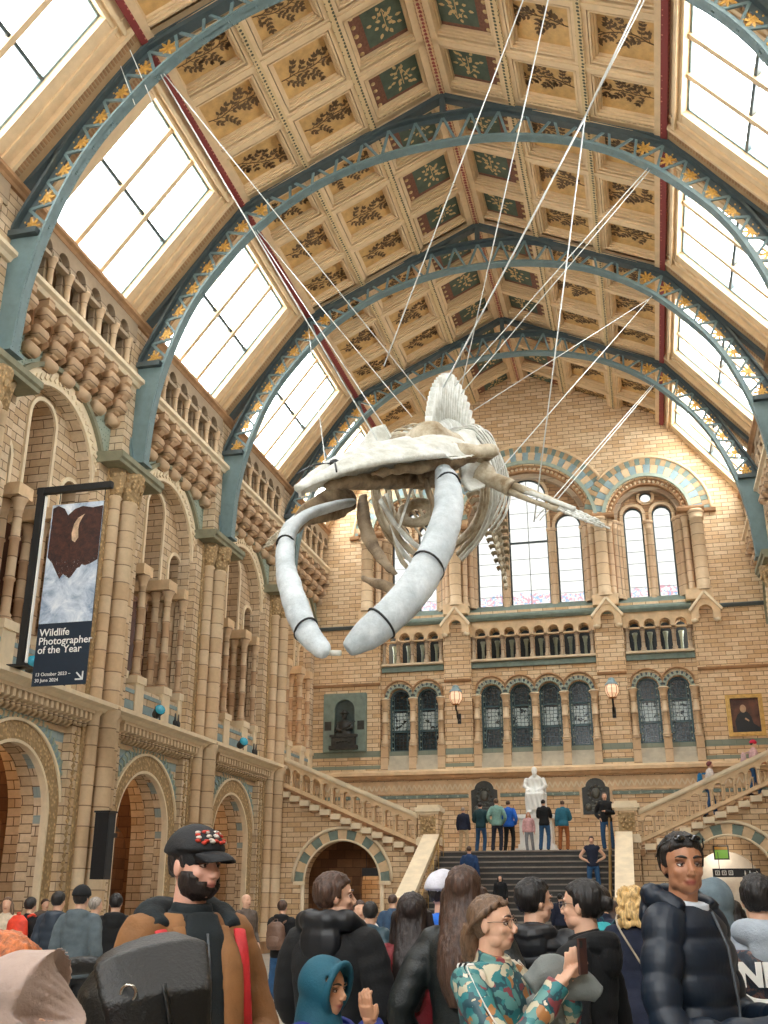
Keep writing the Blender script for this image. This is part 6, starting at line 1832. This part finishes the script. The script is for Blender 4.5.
def rucksack(x, y, z, rz, mat, label, w=.3, h=.45, d=.16, sc=1, lean=0, mat2=None):
    b = empty('rucksack', (x, y, z), math.radians(rz), label=label, cat='backpack')
    m = MB(); m.tube([(0,0,0),(0,0,h*.12),(0,0,h*.5),(0,0,h*.85),(0,0,h)], [w*.36,w*.5,w*.52,w*.46,w*.25], 20, flat=d/w, up=(1,0,0))
    mobj('bag_body', remesh(m, .012, 2, 'bag', [mat], lambda c, n: c + n*.006*noise.noise(c*18)), b)
    m = MB(); m.tube([(0,d*.5,h*.1),(0,d*.52,h*.3),(0,d*.5,h*.48)], [w*.3,w*.36,w*.26], 16, flat=.25, up=(1,0,0)); mobj('front_pocket', remesh(m, .012, 1, 'pocket', [mat2 or mat]), b)
    for q in (-1,1):
        m = MB(); m.tube(cr([(q*w*.3,-d*.4,h*.95),(q*w*.38,-d*1.1,h*1.0),(q*w*.42,-d*1.6,h*.7),(q*w*.4,-d*.5,h*.15)], 12), .018, 6, flat=.4); m.build('shoulder_strap', mat2 or mat, b)
    m = MB(); m.tube([(-.03,0,h),(-.02,0,h+.035),(.02,0,h+.035),(.03,0,h)], .007, 6); m.build('top_handle', mat2 or mat, b)
    return b
def on_back(x, y, rz, dy, z, **k):
    a = math.radians(rz); return (x - dy*math.sin(a)*1.0, y + dy*math.cos(a))
def stand(u, v, y, rz, label, z0=0.0, H=None, **k):
    p = at(u, v, y); top = p.z - z0
    h = (top/1.772*1.75) if H is None else H
    print('PERSON %-28s x %.2f y %.2f H %.2f' % (label[:28], p.x, y, h))
    return person(p.x, y, z0, h, rz, label, **k)
def solve_stair(u, v, H):
    best = None; y = 30.1
    while y < 35:
        z0 = math.ceil(stair_z(y)/(LZ/NS))*(LZ/NS); p = at(u, v, y); e = abs(p.z - z0 - H*1.01)
        if best is None or e < best[0]: best = (e, y, z0)
        y += (SY1-SY0)/NS*.25
    return best[1], best[2]
# ---- nearest row
m_khaki = cloth('khaki_canvas', srgb(140,96,54), .75, .14, 7, .3); m_hoodie = cloth('charcoal_hoodie', srgb(20,30,34), .85)
m_capblk = cloth('black_cap', srgb(20,22,26), .7); m_capred = cloth('cap_print_red', srgb(196,60,40), .6); m_capwh = cloth('cap_print_white', srgb(214,206,196), .6)
def cap_extra(F, P):
    m = MB(); m.tube(cr([F.t((-.13,-.06,1.44)), F.t((-.12,.06,1.48)), F.t((0,.13,1.47)), F.t((.12,.06,1.48)), F.t((.13,-.06,1.44))],14), crf([.035,.06,.075,.06,.035],14), 12)
    m.tube([F.t((0,.11,1.44)), F.t((0,.15,1.36)), F.t((0,.14,1.26))], [.09,.08,.03], 12, flat=.5, up=(1,0,0)); mobj('jacket_hood', remesh(m, .009, 2, 'hood', [m_hoodie], lambda c,n: c+n*.008*noise.noise(c*20)), P)
    m = MB()
    for q in (-1,1): m.tube(cr([F.t((q*.07,-.09,1.45)), F.t((q*.085,-.16,1.33)), F.t((q*.1,-.17,1.1)), F.t((q*.12,-.17,.9))],12), crf([.03,.04,.035,.03],12), 10, flat=.5, up=(1,0,0))
    mobj('jacket_front', remesh(m, .01, 1, 'front', [m_khaki]), P)
    for q in (-1,1):
        m = MB(); m.tube(cr([F.t((q*.14,-.09,1.44)), F.t((q*.13,-.145,1.36)), F.t((q*.14,-.16,1.2)), F.t((q*.17,-.13,1.05))],12), .022, 8, flat=.35, up=(1,0,0)); m.build('red_strap', cloth('red_strap', srgb(190,34,40), .6), P)
    m = MB(); F.torso(m, .95, 1.46, .018); m.tube([F.t((0,.0,1.42)), F.t((0,-.01,1.5))], [.1,.078], 16); m.tube([F.t((0,-.085,1.49)), F.t((0,-.125,1.42)), F.t((0,-.15,1.3)), F.t((0,-.16,1.1)), F.t((0,-.16,.9))], [.06,.07,.078,.08,.075], 20, flat=.3, up=(1,0,0)); mobj('hoodie_front', remesh(m, .009, 1, 'hoodie', [m_hoodie]), P)
    m = MB(); m.tube([F.t((0,-.0,1.45)), F.t((0,-.012,1.525))], [.085,.066], 18); mobj('hoodie_neck', remesh(m, .009, 1, 'neck', [m_hoodie]), P)
    m = MB(); m.tube([F.t((0,-.14,1.43)), F.t((0,-.178,1.3)), F.t((0,-.186,1.0))], .006, 6); m.build('zip', plain('zip_grey', srgb(70,76,82), .4), P)
stand(196, 826, 3.7, 48, 'bearded man in black printed cap and khaki jacket with red straps', jacket=m_khaki, legs_c=jeans_d, hairs=('crop','darkbrown'), near=1, hat=('cap', m_capblk, m_capred, m_capwh), beard='darkbrown', brow='darkbrown', skin='pink', head_yaw=20, head_pitch=3, arms=('phonelow','down'), wide=.92, extra=cap_extra, jinf=.024, collar=False)
# leaning person in the corner with leather rucksack
m_sweat = cloth('grey_pink_sweatshirt', srgb(176,156,146), .85, .08, 10, .35, 70)
PL = at(30, 935, 2.45)
def lean_extra(F, P):
    m = MB(); 
    for k in range(9): m.tube([F.t((.19+.05*math.cos(a), .02+.062*math.sin(a), 1.33-.02*k)) for a in [2*PI*j/12 for j in range(13)]], .004, 5, cap=False)
    m.build('sleeve_ribbing', m_sweat, P)
stand(14, 925, 1.9, 268, 'person with long ginger hair at the left edge, raised elbow in a grey-pink sweatshirt', jacket=m_sweat, legs_c=jeans_d, hairs=('long','ginger'), near=1, head_pitch=14, arms=(((.23,.24,1.66),(.2,-.08,1.55)),'down'), jinf=.046, brow='brown')
m_leather = plain('black_leather', srgb(8,11,11), .4, var=.2, scale=5, bump=.3, bscale=120)
def leather_bag():
    c = at(172, 905, 2.42)
    b = empty('leather_rucksack', (c.x, 2.36, 1.13), math.radians(-80), label='large black leather rucksack with metal clip in front of the capped man', cat='backpack')
    b.rotation_euler = (math.radians(5), math.radians(5), math.radians(-80))
    m = MB(); m.tube([(0,0,0),(0,0,.04),(0,0,.2),(0,.01,.33),(0,.02,.40)], [.12,.155,.16,.145,.09], 24, flat=.82, up=(0,1,0)); mobj('bag_body', remesh(m, .008, 2, 'bag', [m_leather], lambda c,n: c+n*.007*noise.noise(c*14)), b)
    m = MB(); m.tube([(.0,.0,.42),(.06,.05,.405),(.13,.08,.33),(.15,.09,.2)], [.1,.13,.12,.1], 14, flat=.22, up=(0,1,0)); mobj('flap', remesh(m, .007, 1, 'flap', [m_leather]), b)
    m = MB(); m.tube(cr([(.15,.02,.36),(.175,.02,.28),(.18,.03,.18),(.165,.04,.1)],12), .012, 8, flat=.4); m.tube(cr([(.15,.1,.36),(.17,.12,.26),(.165,.12,.15)],12), .011, 8, flat=.4); m.build('flap_strap', m_leather, b)
    m = MB(); m.tube([(.19,.03+.014*math.cos(a), .25+.04*math.sin(a)) for a in [2*PI*k/14 for k in range(15)]], .004, 6, cap=False); m.tube([(.17,.03+.016*math.cos(a), .35+.016*math.sin(a)) for a in [2*PI*k/14 for k in range(15)]], .004, 6, cap=False); m.build('metal_clip', plain('nickel', srgb(170,166,156), .25, metal=.9), b)
    m = MB(); m.tube([(.1,.15,.03),(.13,.17,.12),(.11,.17,.2)], [.06,.085,.06], 14, flat=.6); mobj('side_pocket', remesh(m, .008, 1, 'pocket', [m_leather]), b)
    m = MB()
    m.tube(cr([(-.06,-.06,.36),(-.07,-.14,.385),(-.08,-.24,.37),(-.08,-.34,.3)],12), .02, 8, flat=.3); 
    m.build('shoulder_strap', m_leather, b)
leather_bag()
# woman photographing, with glasses
def floral():
    t = NT('floral_jacket'); g = t.n('ShaderNodeTexCoord').outputs['Object']
    w = t.n('ShaderNodeTexNoise', Scale=9.0, Detail=4.0); t.l(g, w.inputs['Vector'])
    mx = t.n('ShaderNodeMix', _data_type='VECTOR'); mx.inputs[0].default_value = .12; t.l(g, mx.inputs[4]); t.l(w.outputs['Color'], mx.inputs[5])
    vo = t.n('ShaderNodeTexVoronoi', Scale=26.0); t.l(mx.outputs[1], vo.inputs['Vector'])
    sp = t.n('ShaderNodeSeparateColor'); t.l(vo.outputs['Color'], sp.inputs[0])
    col = t.ramp(sp.outputs[0], [(.0, srgb(44,120,124)), (.3, srgb(190,182,156)), (.5, srgb(170,116,66)), (.6, srgb(130,60,66)), (.72, srgb(90,140,136)), (.95, srgb(220,206,186))])
    t.t.nodes[-1].color_ramp.interpolation = 'CONSTANT'
    col = t.mix(t.math('GREATER_THAN', vo.outputs[0], .055*15*.8), col, srgb(36,74,84))
    t.set(Base__Color=col, Roughness=.5); return t.m
m_floral = floral(); m_greyj = cloth('grey_folded_jacket', srgb(112,118,116), .7, .1, 6, .3)
def floral_extra(F, P):
    for q in (-1, 1):
        m = MB()
        for k in range(3):
            pts = F.arm_pts(q, F.arms[0 if q > 0 else 1]); c = cr(pts, 20)
            m.tube([p + V((q*.02*(0),0,0)) + (V((q*.55,-.0,.84))*.087*(1-i/40)) + V((0,(k-1)*.024,0)) for i, p in enumerate(c[:15])], .0085, 6, 0, True, .4)
        m.build('sleeve_stripes', plain('stripe_white', srgb(220,218,212), .6), P)
        m = MB()
        for k in range(2): m.tube([p + (V((q*.55,0,.84))*.0855*(1-i/40)) + V((0,(k-.5)*.024,0)) for i, p in enumerate(cr(F.arm_pts(q, F.arms[0 if q > 0 else 1]), 20)[:15])], .012, 6, 0, True, .3)
        m.build('sleeve_band', black, P)
arm_ph = (((.22,-.17,1.19),(.06,-.33,1.43)), ((-.2,-.2,1.2),(-.03,-.33,1.42)))
PW, FW = stand(492, 892, 4.5, 64, 'woman in glasses and floral striped track jacket raising a phone', jacket=m_floral, legs_c=jeans_d, hairs=('low','lightbrown'), near=1, glasses=True, brow='brown', skin='fair', head_yaw=14, arms=arm_ph, wide=.92, extra=floral_extra, jinf=.022)
PW_M = Matrix.Translation(PW.location) @ PW.rotation_euler.to_matrix().to_4x4() @ Matrix.Diagonal((*PW.scale,1))
hp = PW_M @ V((.015,-.42,1.5))
ph = empty('smartphone', tuple(hp), math.radians(66), label='brown-cased phone held up by the woman in the floral jacket', cat='phone')
ph.scale = (.85,.85,.85)
m = MB(); m.cbox((0,0,.03), (.072,.009,.15)); m.build('case', plain('phone_case_brown', srgb(72,44,38), .5), ph); m = MB(); m.cbox((0,.006,.03), (.066,.003,.142)); m.build('screen', plain('phone_screen', srgb(20,22,26), .1), ph); m = MB(); m.cbox((-.02,-.006,.08),(.024,.004,.03)); m.build('lens_block', m_black, ph)
gj = PW_M @ V((.02,-.26,1.42))
b = empty('folded_jacket', tuple(gj), math.radians(62), label='grey jacket draped over the raised forearm of the photographing woman', cat='jacket'); b.scale = (.72,.72,.72)
m = MB(); m.tube(cr([(-.1,.06,-.02),(-.03,.0,.03),(.06,-.08,.02),(.16,-.2,-.06)],12), crf([.07,.11,.1,.05],12), 16, flat=.7); m.tube(cr([(-.06,.04,-.04),(-.02,0,-.16),(0,-.02,-.3)],8), [.08,.09,.09,.085,.08,.07,.07,.06,.05], 12, flat=.5)
mobj('cloth', remesh(m, .008, 2, 'cloth', [m_greyj], lambda c,n: c+n*.014*noise.noise(V((c.x*9,c.y*9,c.z*16)))), b)
# puffer man
def puf_extra(F, P):
    m = MB(); m.tube(cr([F.t((-.12,-.04,1.47)), F.t((-.12,.07,1.53)), F.t((0,.14,1.53)), F.t((.12,.07,1.53)), F.t((.12,-.04,1.47))],16), [.036+.009*abs(math.sin(i*1.1)) for i in range(17)], 14); m.ball(F.t((0,.14,1.46)), (.1,.05,.09))
    mobj('quilted_hood', remesh(m, .008, 2, 'hood', [puf_navy], lambda c,n: c+n*.006*noise.noise(c*30)), P)
    m = MB(); m.tube([F.t((0,-.155,.9)), F.t((0,-.17,1.15)), F.t((0,-.15,1.35)), F.t((0,-.1,1.47))], .006, 6); m.build('zip', plain('zip_grey', srgb(70,76,82), .4), P)
    m = MB(); m.tube([F.t((0,-.0,1.44)), F.t((0,-.015,1.51))], [.085,.07], 16); mobj('shirt_collar', remesh(m, .008, 1, 'collar', [cloth('pale_shirt', srgb(196,204,214), .7)]), P)
PM, FM = stand(680, 830, 4.8, 60, 'dark-haired man in navy puffer jacket with sunglasses on his head', jacket=puf_navy, quilt=.115, legs_c=blacktr, hairs=('short_full','dark'), near=1, skin='olive', head_yaw=-42, head_pitch=4, arms=(((.28,-.03,1.1),(.1,-.36,1.12)),((-.27,-.05,1.09),(-.05,-.38,1.08))), wide=.95, hat=('sunglasses', plain('sunglass_black', srgb(16,18,20), .08)), brow='dark', extra=puf_extra, collar=False, jinf=.02)
PM_M = Matrix.Translation(PM.location) @ PM.rotation_euler.to_matrix().to_4x4() @ Matrix.Diagonal((*PM.scale,1))
hp = PM_M @ V((.02,-.47,1.12)); ph = empty('smartphone', tuple(hp), math.radians(40), label='dark phone held low in the hands of the puffer-jacket man', cat='phone')
m = MB(); m.cbox((0,0,0), (.072,.14,.009), 0, Matrix.Rotation(.4,3,'X')); m.build('case', m_black, ph)
# hooded child
m_tealh = cloth('teal_hood', srgb(12,84,104), .7, .12, 6, .3)
stand(325, 958, 4.1, 72, 'child in teal hood touching the forehead, bottom centre-left', jacket=cloth('blue_child_jacket', srgb(30,50,130)), legs_c=jeans_d, hairs=None, near=1, hat=('hood_up', m_tealh), skin='tan', arms=('face','down'), head_pitch=6, jinf=.035, collar=False)
# ---- second row
def nm(n): return lambda F, P: None
stand(335, 870, 5.4, 168, 'man with short brown hair in a big black quilted-hood coat seen from behind', jacket=black, legs_c=blacktr, hairs=('short_full','brown'), head_yaw=-50, arms=('phonelow','phonelow'), wide=1.05, jinf=.034, jl=.78, brow='brown', near=1,
      extra=lambda F, P: mobj('quilted_hood', remesh((lambda m: (m.tube(cr([F.t((-.13,-.05,1.46)), F.t((-.12,.08,1.53)), F.t((0,.14,1.53)), F.t((.12,.08,1.53)), F.t((.13,-.05,1.46))],20), [.045+.012*abs(math.sin(i*.9)) for i in range(21)], 14), m.ball(F.t((0,.14,1.44)), (.12,.055,.11)), m)[-1])(MB()), .009, 1, 'hood', [puf_black]), P))
stand(412, 890, 5.7, 186, 'woman with long dark hair in a maroon jacket seen from behind', jacket=maroon, legs_c=jeans, hairs=('long','darkbrown'), arms=('down','down'), wide=.92, jinf=.022, skin='fair', jl=.8)
stand(464, 863, 5.15, 172, 'woman with long straight brown hair in a black-green jacket from behind', jacket=cloth('black_green_jacket', srgb(9,19,20), .5), legs_c=jeans, hairs=('long','brown'), arms=('pocket','pocket'), wide=.92, jinf=.024)
stand(444, 872, 6.6, 165, 'person in white beanie and bright blue hoodie behind the long-haired woman', jacket=blue, legs_c=jeans_d, hairs=('crop','dark'), hat=('beanie', cloth('white_beanie', srgb(206,206,216), .9)), head_yaw=-30, hood=True, near=0)
stand(533, 876, 5.9, 172, 'man with dark tousled hair in black puffer beside the profile woman', jacket=puf_black, quilt=.1, legs_c=blacktr, hairs=('short_full','dark'), head_yaw=-45, hood=True, near=1, brow='dark', wide=1.06)
stand(580, 876, 5.1, 250, 'woman with dark bun and glasses in profile facing left, black coat', jacket=black, legs_c=blacktr, hairs=('bun','dark'), near=1, glasses=True, brow='dark', arms=('down','down'), wide=.88, jinf=.022, jl=.75, hood=True, skin='fair')
stand(632, 888, 8.6, 182, 'person with curly blonde hair in a long navy coat from behind', jacket=navy, legs_c=blacktr, hairs=('curly','blonde'), arms=('pocket','pocket'), jl=.62, skirt=True, jinf=.03)
hb = on_back(at(632,888,8.6).x, 8.6, 182, -.05, 0); bg_ = empty('shoulder_bag', (hb[0]+.22, 8.45, .92), 0, label='small tan shoulder bag at the hip of the curly-haired person', cat='bag')
m = MB(); m.cbox((0,0,0),(.2,.08,.17)); mobj('bag_body', remesh(m, .01, 2, 'bag', [cloth('tan_bag', srgb(170,156,136), .5)]), bg_); m = MB(); m.tube(cr([(-.08,0,.08),(-.2,-.08,.3),(-.34,-.1,.55),(-.3,.1,.58),(-.05,.05,.1)],14), .008, 6); m.build('strap', cloth('tan_bag', srgb(170,156,136)), bg_)
stand(600, 884, 9.5, 178, 'person in dark top carrying a bright teal rucksack', jacket=navy, legs_c=jeans_d, hairs=('bun','darkbrown'))
q_ = on_back(at(600,884,9.5).x, 9.5, 178, .24, 0); rucksack(q_[0], q_[1]-.02, 1.02, 178, cloth('teal_rucksack', srgb(20,150,156), .6), 'bright teal rucksack near the foot of the right stair coping', mat2=cloth('teal_rucksack_dark', srgb(20,70,84), .6))
stand(613, 903, 13.0, 165, 'woman in white top and jeans at the foot of the right coping', jacket=cloth('white_top', srgb(214,206,200), .8), legs_c=jeans, hairs=('long','brown'), arms=('phonelow','phonelow'), shoe=m_shoe_w, legs='walk', H=1.62)
# hood person behind puffer man
stand(712, 880, 6.4, 170, 'person with grey hood down and dark quilted coat right behind the puffer man', jacket=puf_black, quilt=.1, legs_c=blacktr, hairs=None, hat=('hood_up', cloth('grey_hood', srgb(96,112,120), .8)), wide=1.0, jinf=.022)
m_hood_g = cloth('grey_hoodie', srgb(156,166,176), .85, .08)
def logo_extra(F, P):
    m = MB(); F.torso(m, .84, 1.42, .05); mobj('printed_gilet', remesh(m, .011, 1, 'gilet', [m_gilet]), P)
    m = MB(); m.tube(cr([F.t((-.1,-.02,1.47)), F.t((-.1,.08,1.5)), F.t((0,.13,1.48)), F.t((.1,.08,1.5)), F.t((.1,-.02,1.47))],14), crf([.035,.06,.075,.06,.035],14), 12); m.ball(F.t((0,.15,1.42)), (.1,.045,.09)); mobj('hood', remesh(m, .01, 2, 'hood', [m_hood_g]), P)
    o = text_mesh('NIN', .14, 'lettering', m_white, P, (.16,.205,1.27), (PI/2,0,PI), bold=.006, ext=.012)
    m = MB(); m.tube(cr([(.17,.195,1.25),(.1,.202,1.2),(0,.205,1.205),(-.14,.195,1.28)],14), crf([.006,.02,.018,.004],14), 8, flat=.3, up=(0,0,1)); m.build('curved_logo', m_white, P)
def gilet():
    t = NT('printed_gilet'); g = t.n('ShaderNodeTexCoord').outputs['Object']; n = t.noise(16, g, 5, .75, .8)
    col = t.ramp(n, [(.35, srgb(22,32,46)), (.5, srgb(40,52,66)), (.58, srgb(120,84,70)), (.66, srgb(60,80,104)), (.78, srgb(190,190,190))]); t.set(Base__Color=col, Roughness=.6); return t.m
m_gilet = gilet()
stand(755, 872, 5.7, 184, 'man with dark hair, grey hoodie and printed gilet with white lettering', jacket=m_hood_g, legs_c=jeans_d, hairs=('short_full','dark'), extra=logo_extra, wide=1.05)
stand(733, 899, 11.5, 175, 'person with long dark hair seen small inside the right arch area', jacket=black, legs_c=blacktr, hairs=('long','dark'))
# ---- middle distance, left
stand(247, 893, 17.7, 62, 'bald man in brown zip jacket and pale jeans standing by the left wall', jacket=cloth('brown_jacket', srgb(88,74,64), .6), legs_c=jeans_l, hairs=None, arms=('pocket','pocket'), legs='relax', voxel=.015)
PB, FB = stand(283, 899, 16.3, 176, 'woman in black jacket and blue jeans wearing a brown rucksack', jacket=black, legs_c=jeans, hairs=('short','brown'), arms=('phone','phone'), legs='apart', voxel=.015, hood=True, shoe=m_shoe)
q_ = on_back(PB.location.x, 16.3, 176, .24, 0); rucksack(q_[0], q_[1]-.0, .92, 176, cloth('brown_rucksack', srgb(108,80,64), .5), 'small brown rucksack on the woman in black near the left arch', .3, .4)
stand(371, 900, 10.5, 158, 'person in teal puffer jacket with dark hair in front of the left stair arch', jacket=puf_teal, quilt=.1, legs_c=blacktr, hairs=('short','dark'), head_yaw=30, hood=True)
stand(360, 899, 12.5, 25, 'pale-faced person half hidden behind the teal puffer jacket', jacket=cloth('white_top', srgb(214,206,200)), legs_c=jeans, hairs=('short','brown'))
stand(393, 893, 17.5, 175, 'man in navy jacket standing by the left stair coping', jacket=cloth('steel_blue_jacket', srgb(50,76,104)), legs_c=blacktr, hairs=('crop','brown'))
left = [(8,896,15.0,20,'woman with blonde hair and pale coat at the left frame edge',cloth('cream_coat',srgb(200,184,160)),('long','lightbrown'),None),
 (32,896,13.5,175,'person in a black coat with an orange-red rucksack, far left',black,('short','dark'),'red'),
 (60,890,12.0,178,'person in dark blue puffer jacket between the orange rucksack and the grey coat',puffer_mat('darkblue', srgb(40,52,66)),('short','dark'),None),
 (83,886,10.8,182,'person in grey-green coat with black beanie, far left',cloth('greygreen_coat',srgb(84,96,102)),('short','dark'),'beanie'),
 (97,896,13.5,150,'grey-haired person partly hidden left of the capped man',cloth('dark_green_coat',srgb(50,56,50)),('short','grey'),None),
 (117,892,12.2,200,'dark-haired person glimpsed behind the capped man\'s shoulder',black,('short','dark'),None),
 (46,898,20.0,60,'small distant person in brown inside the left arch',cloth('brown_jacket', srgb(88,74,64)),('short','brown'),None)]
for u, v, y, rz, lb, jk, hs, ex in left:
    stand(u, v, y, rz, lb, jacket=jk, legs_c=blacktr, hairs=hs, hat=('beanie', black) if ex == 'beanie' else None, hood=(ex != 'red'), quilt=.1 if 'puffer' in lb else 0)
    if ex == 'red':
        q_ = on_back(at(u,v,y).x, y, rz, .24, 0); rucksack(q_[0], q_[1], .98, rz, cloth('orange_rucksack', srgb(226,66,40), .6), 'orange-red rucksack worn by the person in black, far left', .32, .46)
# ---- on the steps and landing
def onstair(u, v, H, rz, label, **k):
    y, z0 = solve_stair(u, v, H); print('STAIR', label[:30], y, z0); p = at(u, v, y); return person(p.x, y, z0, H, rz, label, voxel=.02, **k)
onstair(469, 844, 1.74, 178, 'man in dark blue jacket climbing the steps', jacket=cloth('dark_blue_jacket', srgb(26,56,96)), legs_c=blacktr, hairs=('crop','brown'), legs='up')
onstair(591, 836, 1.66, 4, 'woman in navy T-shirt and blue jeans standing on the steps', jacket=navy, legs_c=jeans, hairs=('short_full','brown'), arms=('hip','hip'), to=.38, legs='relax', brow='brown')
onstair(500, 876, 1.25, 6, 'small child in black coat on the lower steps', jacket=black, legs_c=blacktr, hairs=('long','dark'))
onstair(560, 898, 1.6, 178, 'person in dark clothes low on the steps behind the couple', jacket=navy, legs_c=blacktr, hairs=('short','dark'))
land = [(463,807,35.9,172,'man in navy jacket and pale trousers, leftmost on the landing',navy,tan_tr,('crop','grey'),'down','down'),
 (480,802,36.8,178,'person in dark teal jacket facing the left tablet',cloth('dark_teal_jacket',srgb(24,60,66)),jeans,('short','darkbrown'),'phonelow','phonelow'),
 (496,798,36.1,184,'person in pale green coat on the landing',cloth('pale_green_coat',srgb(120,160,150)),jeans_d,('short','lightbrown'),'pocket','pocket'),
 (508,800,36.6,170,'man in bright blue jacket right of the pale green coat',blue,blacktr,('crop','brown'),'down','pocket'),
 (528,812,36.0,10,'child in pink top left of the marble statue plinth',cloth('pink_top',srgb(206,160,160)),grey_tr,('long','ginger'),'down','down'),
 (543,799,35.7,178,'man in black jacket and blue jeans raising arms before the statue',black,jeans,('crop','dark'),'phone','phone'),
 (562,800,35.9,190,'man in denim blue jacket and rust trousers right of the statue',cloth('denim_jacket',srgb(40,104,124)),rust_tr,('crop','brown'),'down','phonelow'),
 (604,792,35.9,12,'man in black jacket and pale jeans leaning at the right newel',black,jeans,('crop','lightbrown'),'crossed','pocket')]
for u, v, y, rz, lb, jk, lg, hs, a1, a2 in land:
    stand(u, v, y, rz, lb, z0=LZ, jacket=jk, legs_c=lg, hairs=hs, arms=(a1, a2), voxel=.02, legs='relax')
for u, v, rz, lb, jk, hs, hat in ((706,758,100,'person with red hair and blue rucksack climbing the right flight',cloth('white_top', srgb(214,206,200)),('short_full','red'),None),(749,734,95,'person in pink cap and pink checked shirt climbing the right flight',cloth('pink_checked_shirt',srgb(206,166,164)),('crop','dark'),('beanie',cloth('pink_cap',srgb(206,40,70))))):
    p = at(u, v, 36.2); a = abs(p.x)-3.6; zs = LZ + (int(a/.3)+1)*.3*.42
    h = min(1.8, p.z - zs); print('FLIGHT', p.x, h)
    PP, FF = person(p.x, 36.2, zs, h/1.012, rz, lb, jacket=jk, legs_c=jeans, hairs=hs, hat=hat, voxel=.02, legs='walk', lean=10, arms=('phonelow','phonelow'))
    if hat is None: rucksack(p.x-.26, 36.2, zs+.95*h/1.75, rz, cloth('blue_rucksack', srgb(20,110,160)), 'blue rucksack on the red-haired climber of the right flight', .3, .42)
    else: rucksack(p.x-.26, 36.2, zs+.95*h/1.75, rz, cloth('pink_grey_rucksack', srgb(200,170,170)), 'pale pink rucksack on the climber in the pink cap', .3, .42)
# ------------------------------------------------------------------ light and camera
w = bpy.data.worlds.new('sky'); SC.world = w; w.use_nodes = True
nt = w.node_tree; bg = nt.nodes['Background']
tc = nt.nodes.new('ShaderNodeTexCoord'); sp = nt.nodes.new('ShaderNodeSeparateXYZ'); rp = nt.nodes.new('ShaderNodeValToRGB')
nt.links.new(tc.outputs['Generated'], sp.inputs[0]); nt.links.new(sp.outputs[2], rp.inputs[0])
rp.color_ramp.elements[0].color = (.86,.89,.9,1); rp.color_ramp.elements[1].color = (1,1,1,1)
nt.links.new(rp.outputs[0], bg.inputs[0]); bg.inputs[1].default_value = 8.0
def portal(loc, direction, sx, sy):
    l = bpy.data.lights.new('skylight_portal', 'AREA'); l.shape = 'RECTANGLE'; l.size = sx; l.size_y = sy; l.cycles.is_portal = True
    o = bpy.data.objects.new('skylight_portal', l); COL.objects.link(o); o.location = loc
    o.rotation_euler = V(direction).to_track_quat('-Z', 'Y').to_euler()
for s in (-1, 1):
    L = math.hypot(XC-XA, ZA-ZC); n = V((-s*(ZA-ZC)/L, 0, -(XC-XA)/L))
    for kk in bays_roof:
        portal(V((s*(XC+XA)/2, ty(kk), (ZC+ZA)/2)) - n*.6, n, 3.7, 4.2)
portal((0,-8.4,12), (0,1,0), 9, 10)
portal((0,YW+1.3,15.5), (0,-1,0), 12, 6)
def lamp(name, loc, energy, col, size=.3, typ='POINT', direction=None, spot=1.2):
    l = bpy.data.lights.new(name, typ); l.energy = energy; l.color = col
    if typ == 'POINT': l.shadow_soft_size = size
    if typ == 'SPOT': l.spot_size = spot; l.shadow_soft_size = size; l.spot_blend = .6
    o = bpy.data.objects.new(name, l); COL.objects.link(o); o.location = loc
    if direction is not None: o.rotation_euler = V(direction).to_track_quat('-Z', 'Y').to_euler()
    return o
for k in (1.5, 2.5, 3.5, 4.5):
    lamp('aisle_lamp', (-11.6, ty(k), 4.9), 45, (1,.62,.32))
    lamp('corridor_lamp', (-11.6, ty(k), 12.2), 12, (1,.62,.34))
lamp('passage_fill', (6.3, 36.2, 3.3), 4, (1,.93,.82), .15); lamp('passage_fill', (6.0, 37.6, 3.0), 14, (1,.93,.82), .15); lamp('passage_fill', (-6.0, 38.6, 3.0), 25, (1,.75,.5), .15)  # added fill lights under the flights, no fittings seen there
cam = bpy.data.cameras.new('camera'); co = bpy.data.objects.new('camera', cam); COL.objects.link(co)
co.location = (3.94, 0, 1.65)
p_, s_ = math.radians(20.597), math.radians(13.939)
fwd = V((-math.sin(s_)*math.cos(p_), math.cos(s_)*math.cos(p_), math.sin(p_)))
co.rotation_euler = fwd.to_track_quat('-Z', 'Y').to_euler()
cam.sensor_fit = 'VERTICAL'; cam.sensor_height = 24.0; cam.lens = 1028.77/1024*24.0
cam.clip_start = .05; cam.clip_end = 300
SC.camera = co
SC.view_settings.view_transform = 'Standard'; SC.view_settings.look = 'None'; SC.view_settings.gamma = 1.0
SC.view_settings.use_curve_mapping = False
SC.view_settings.exposure = 1.05
bpy.data.scenes.remove(_WORK)
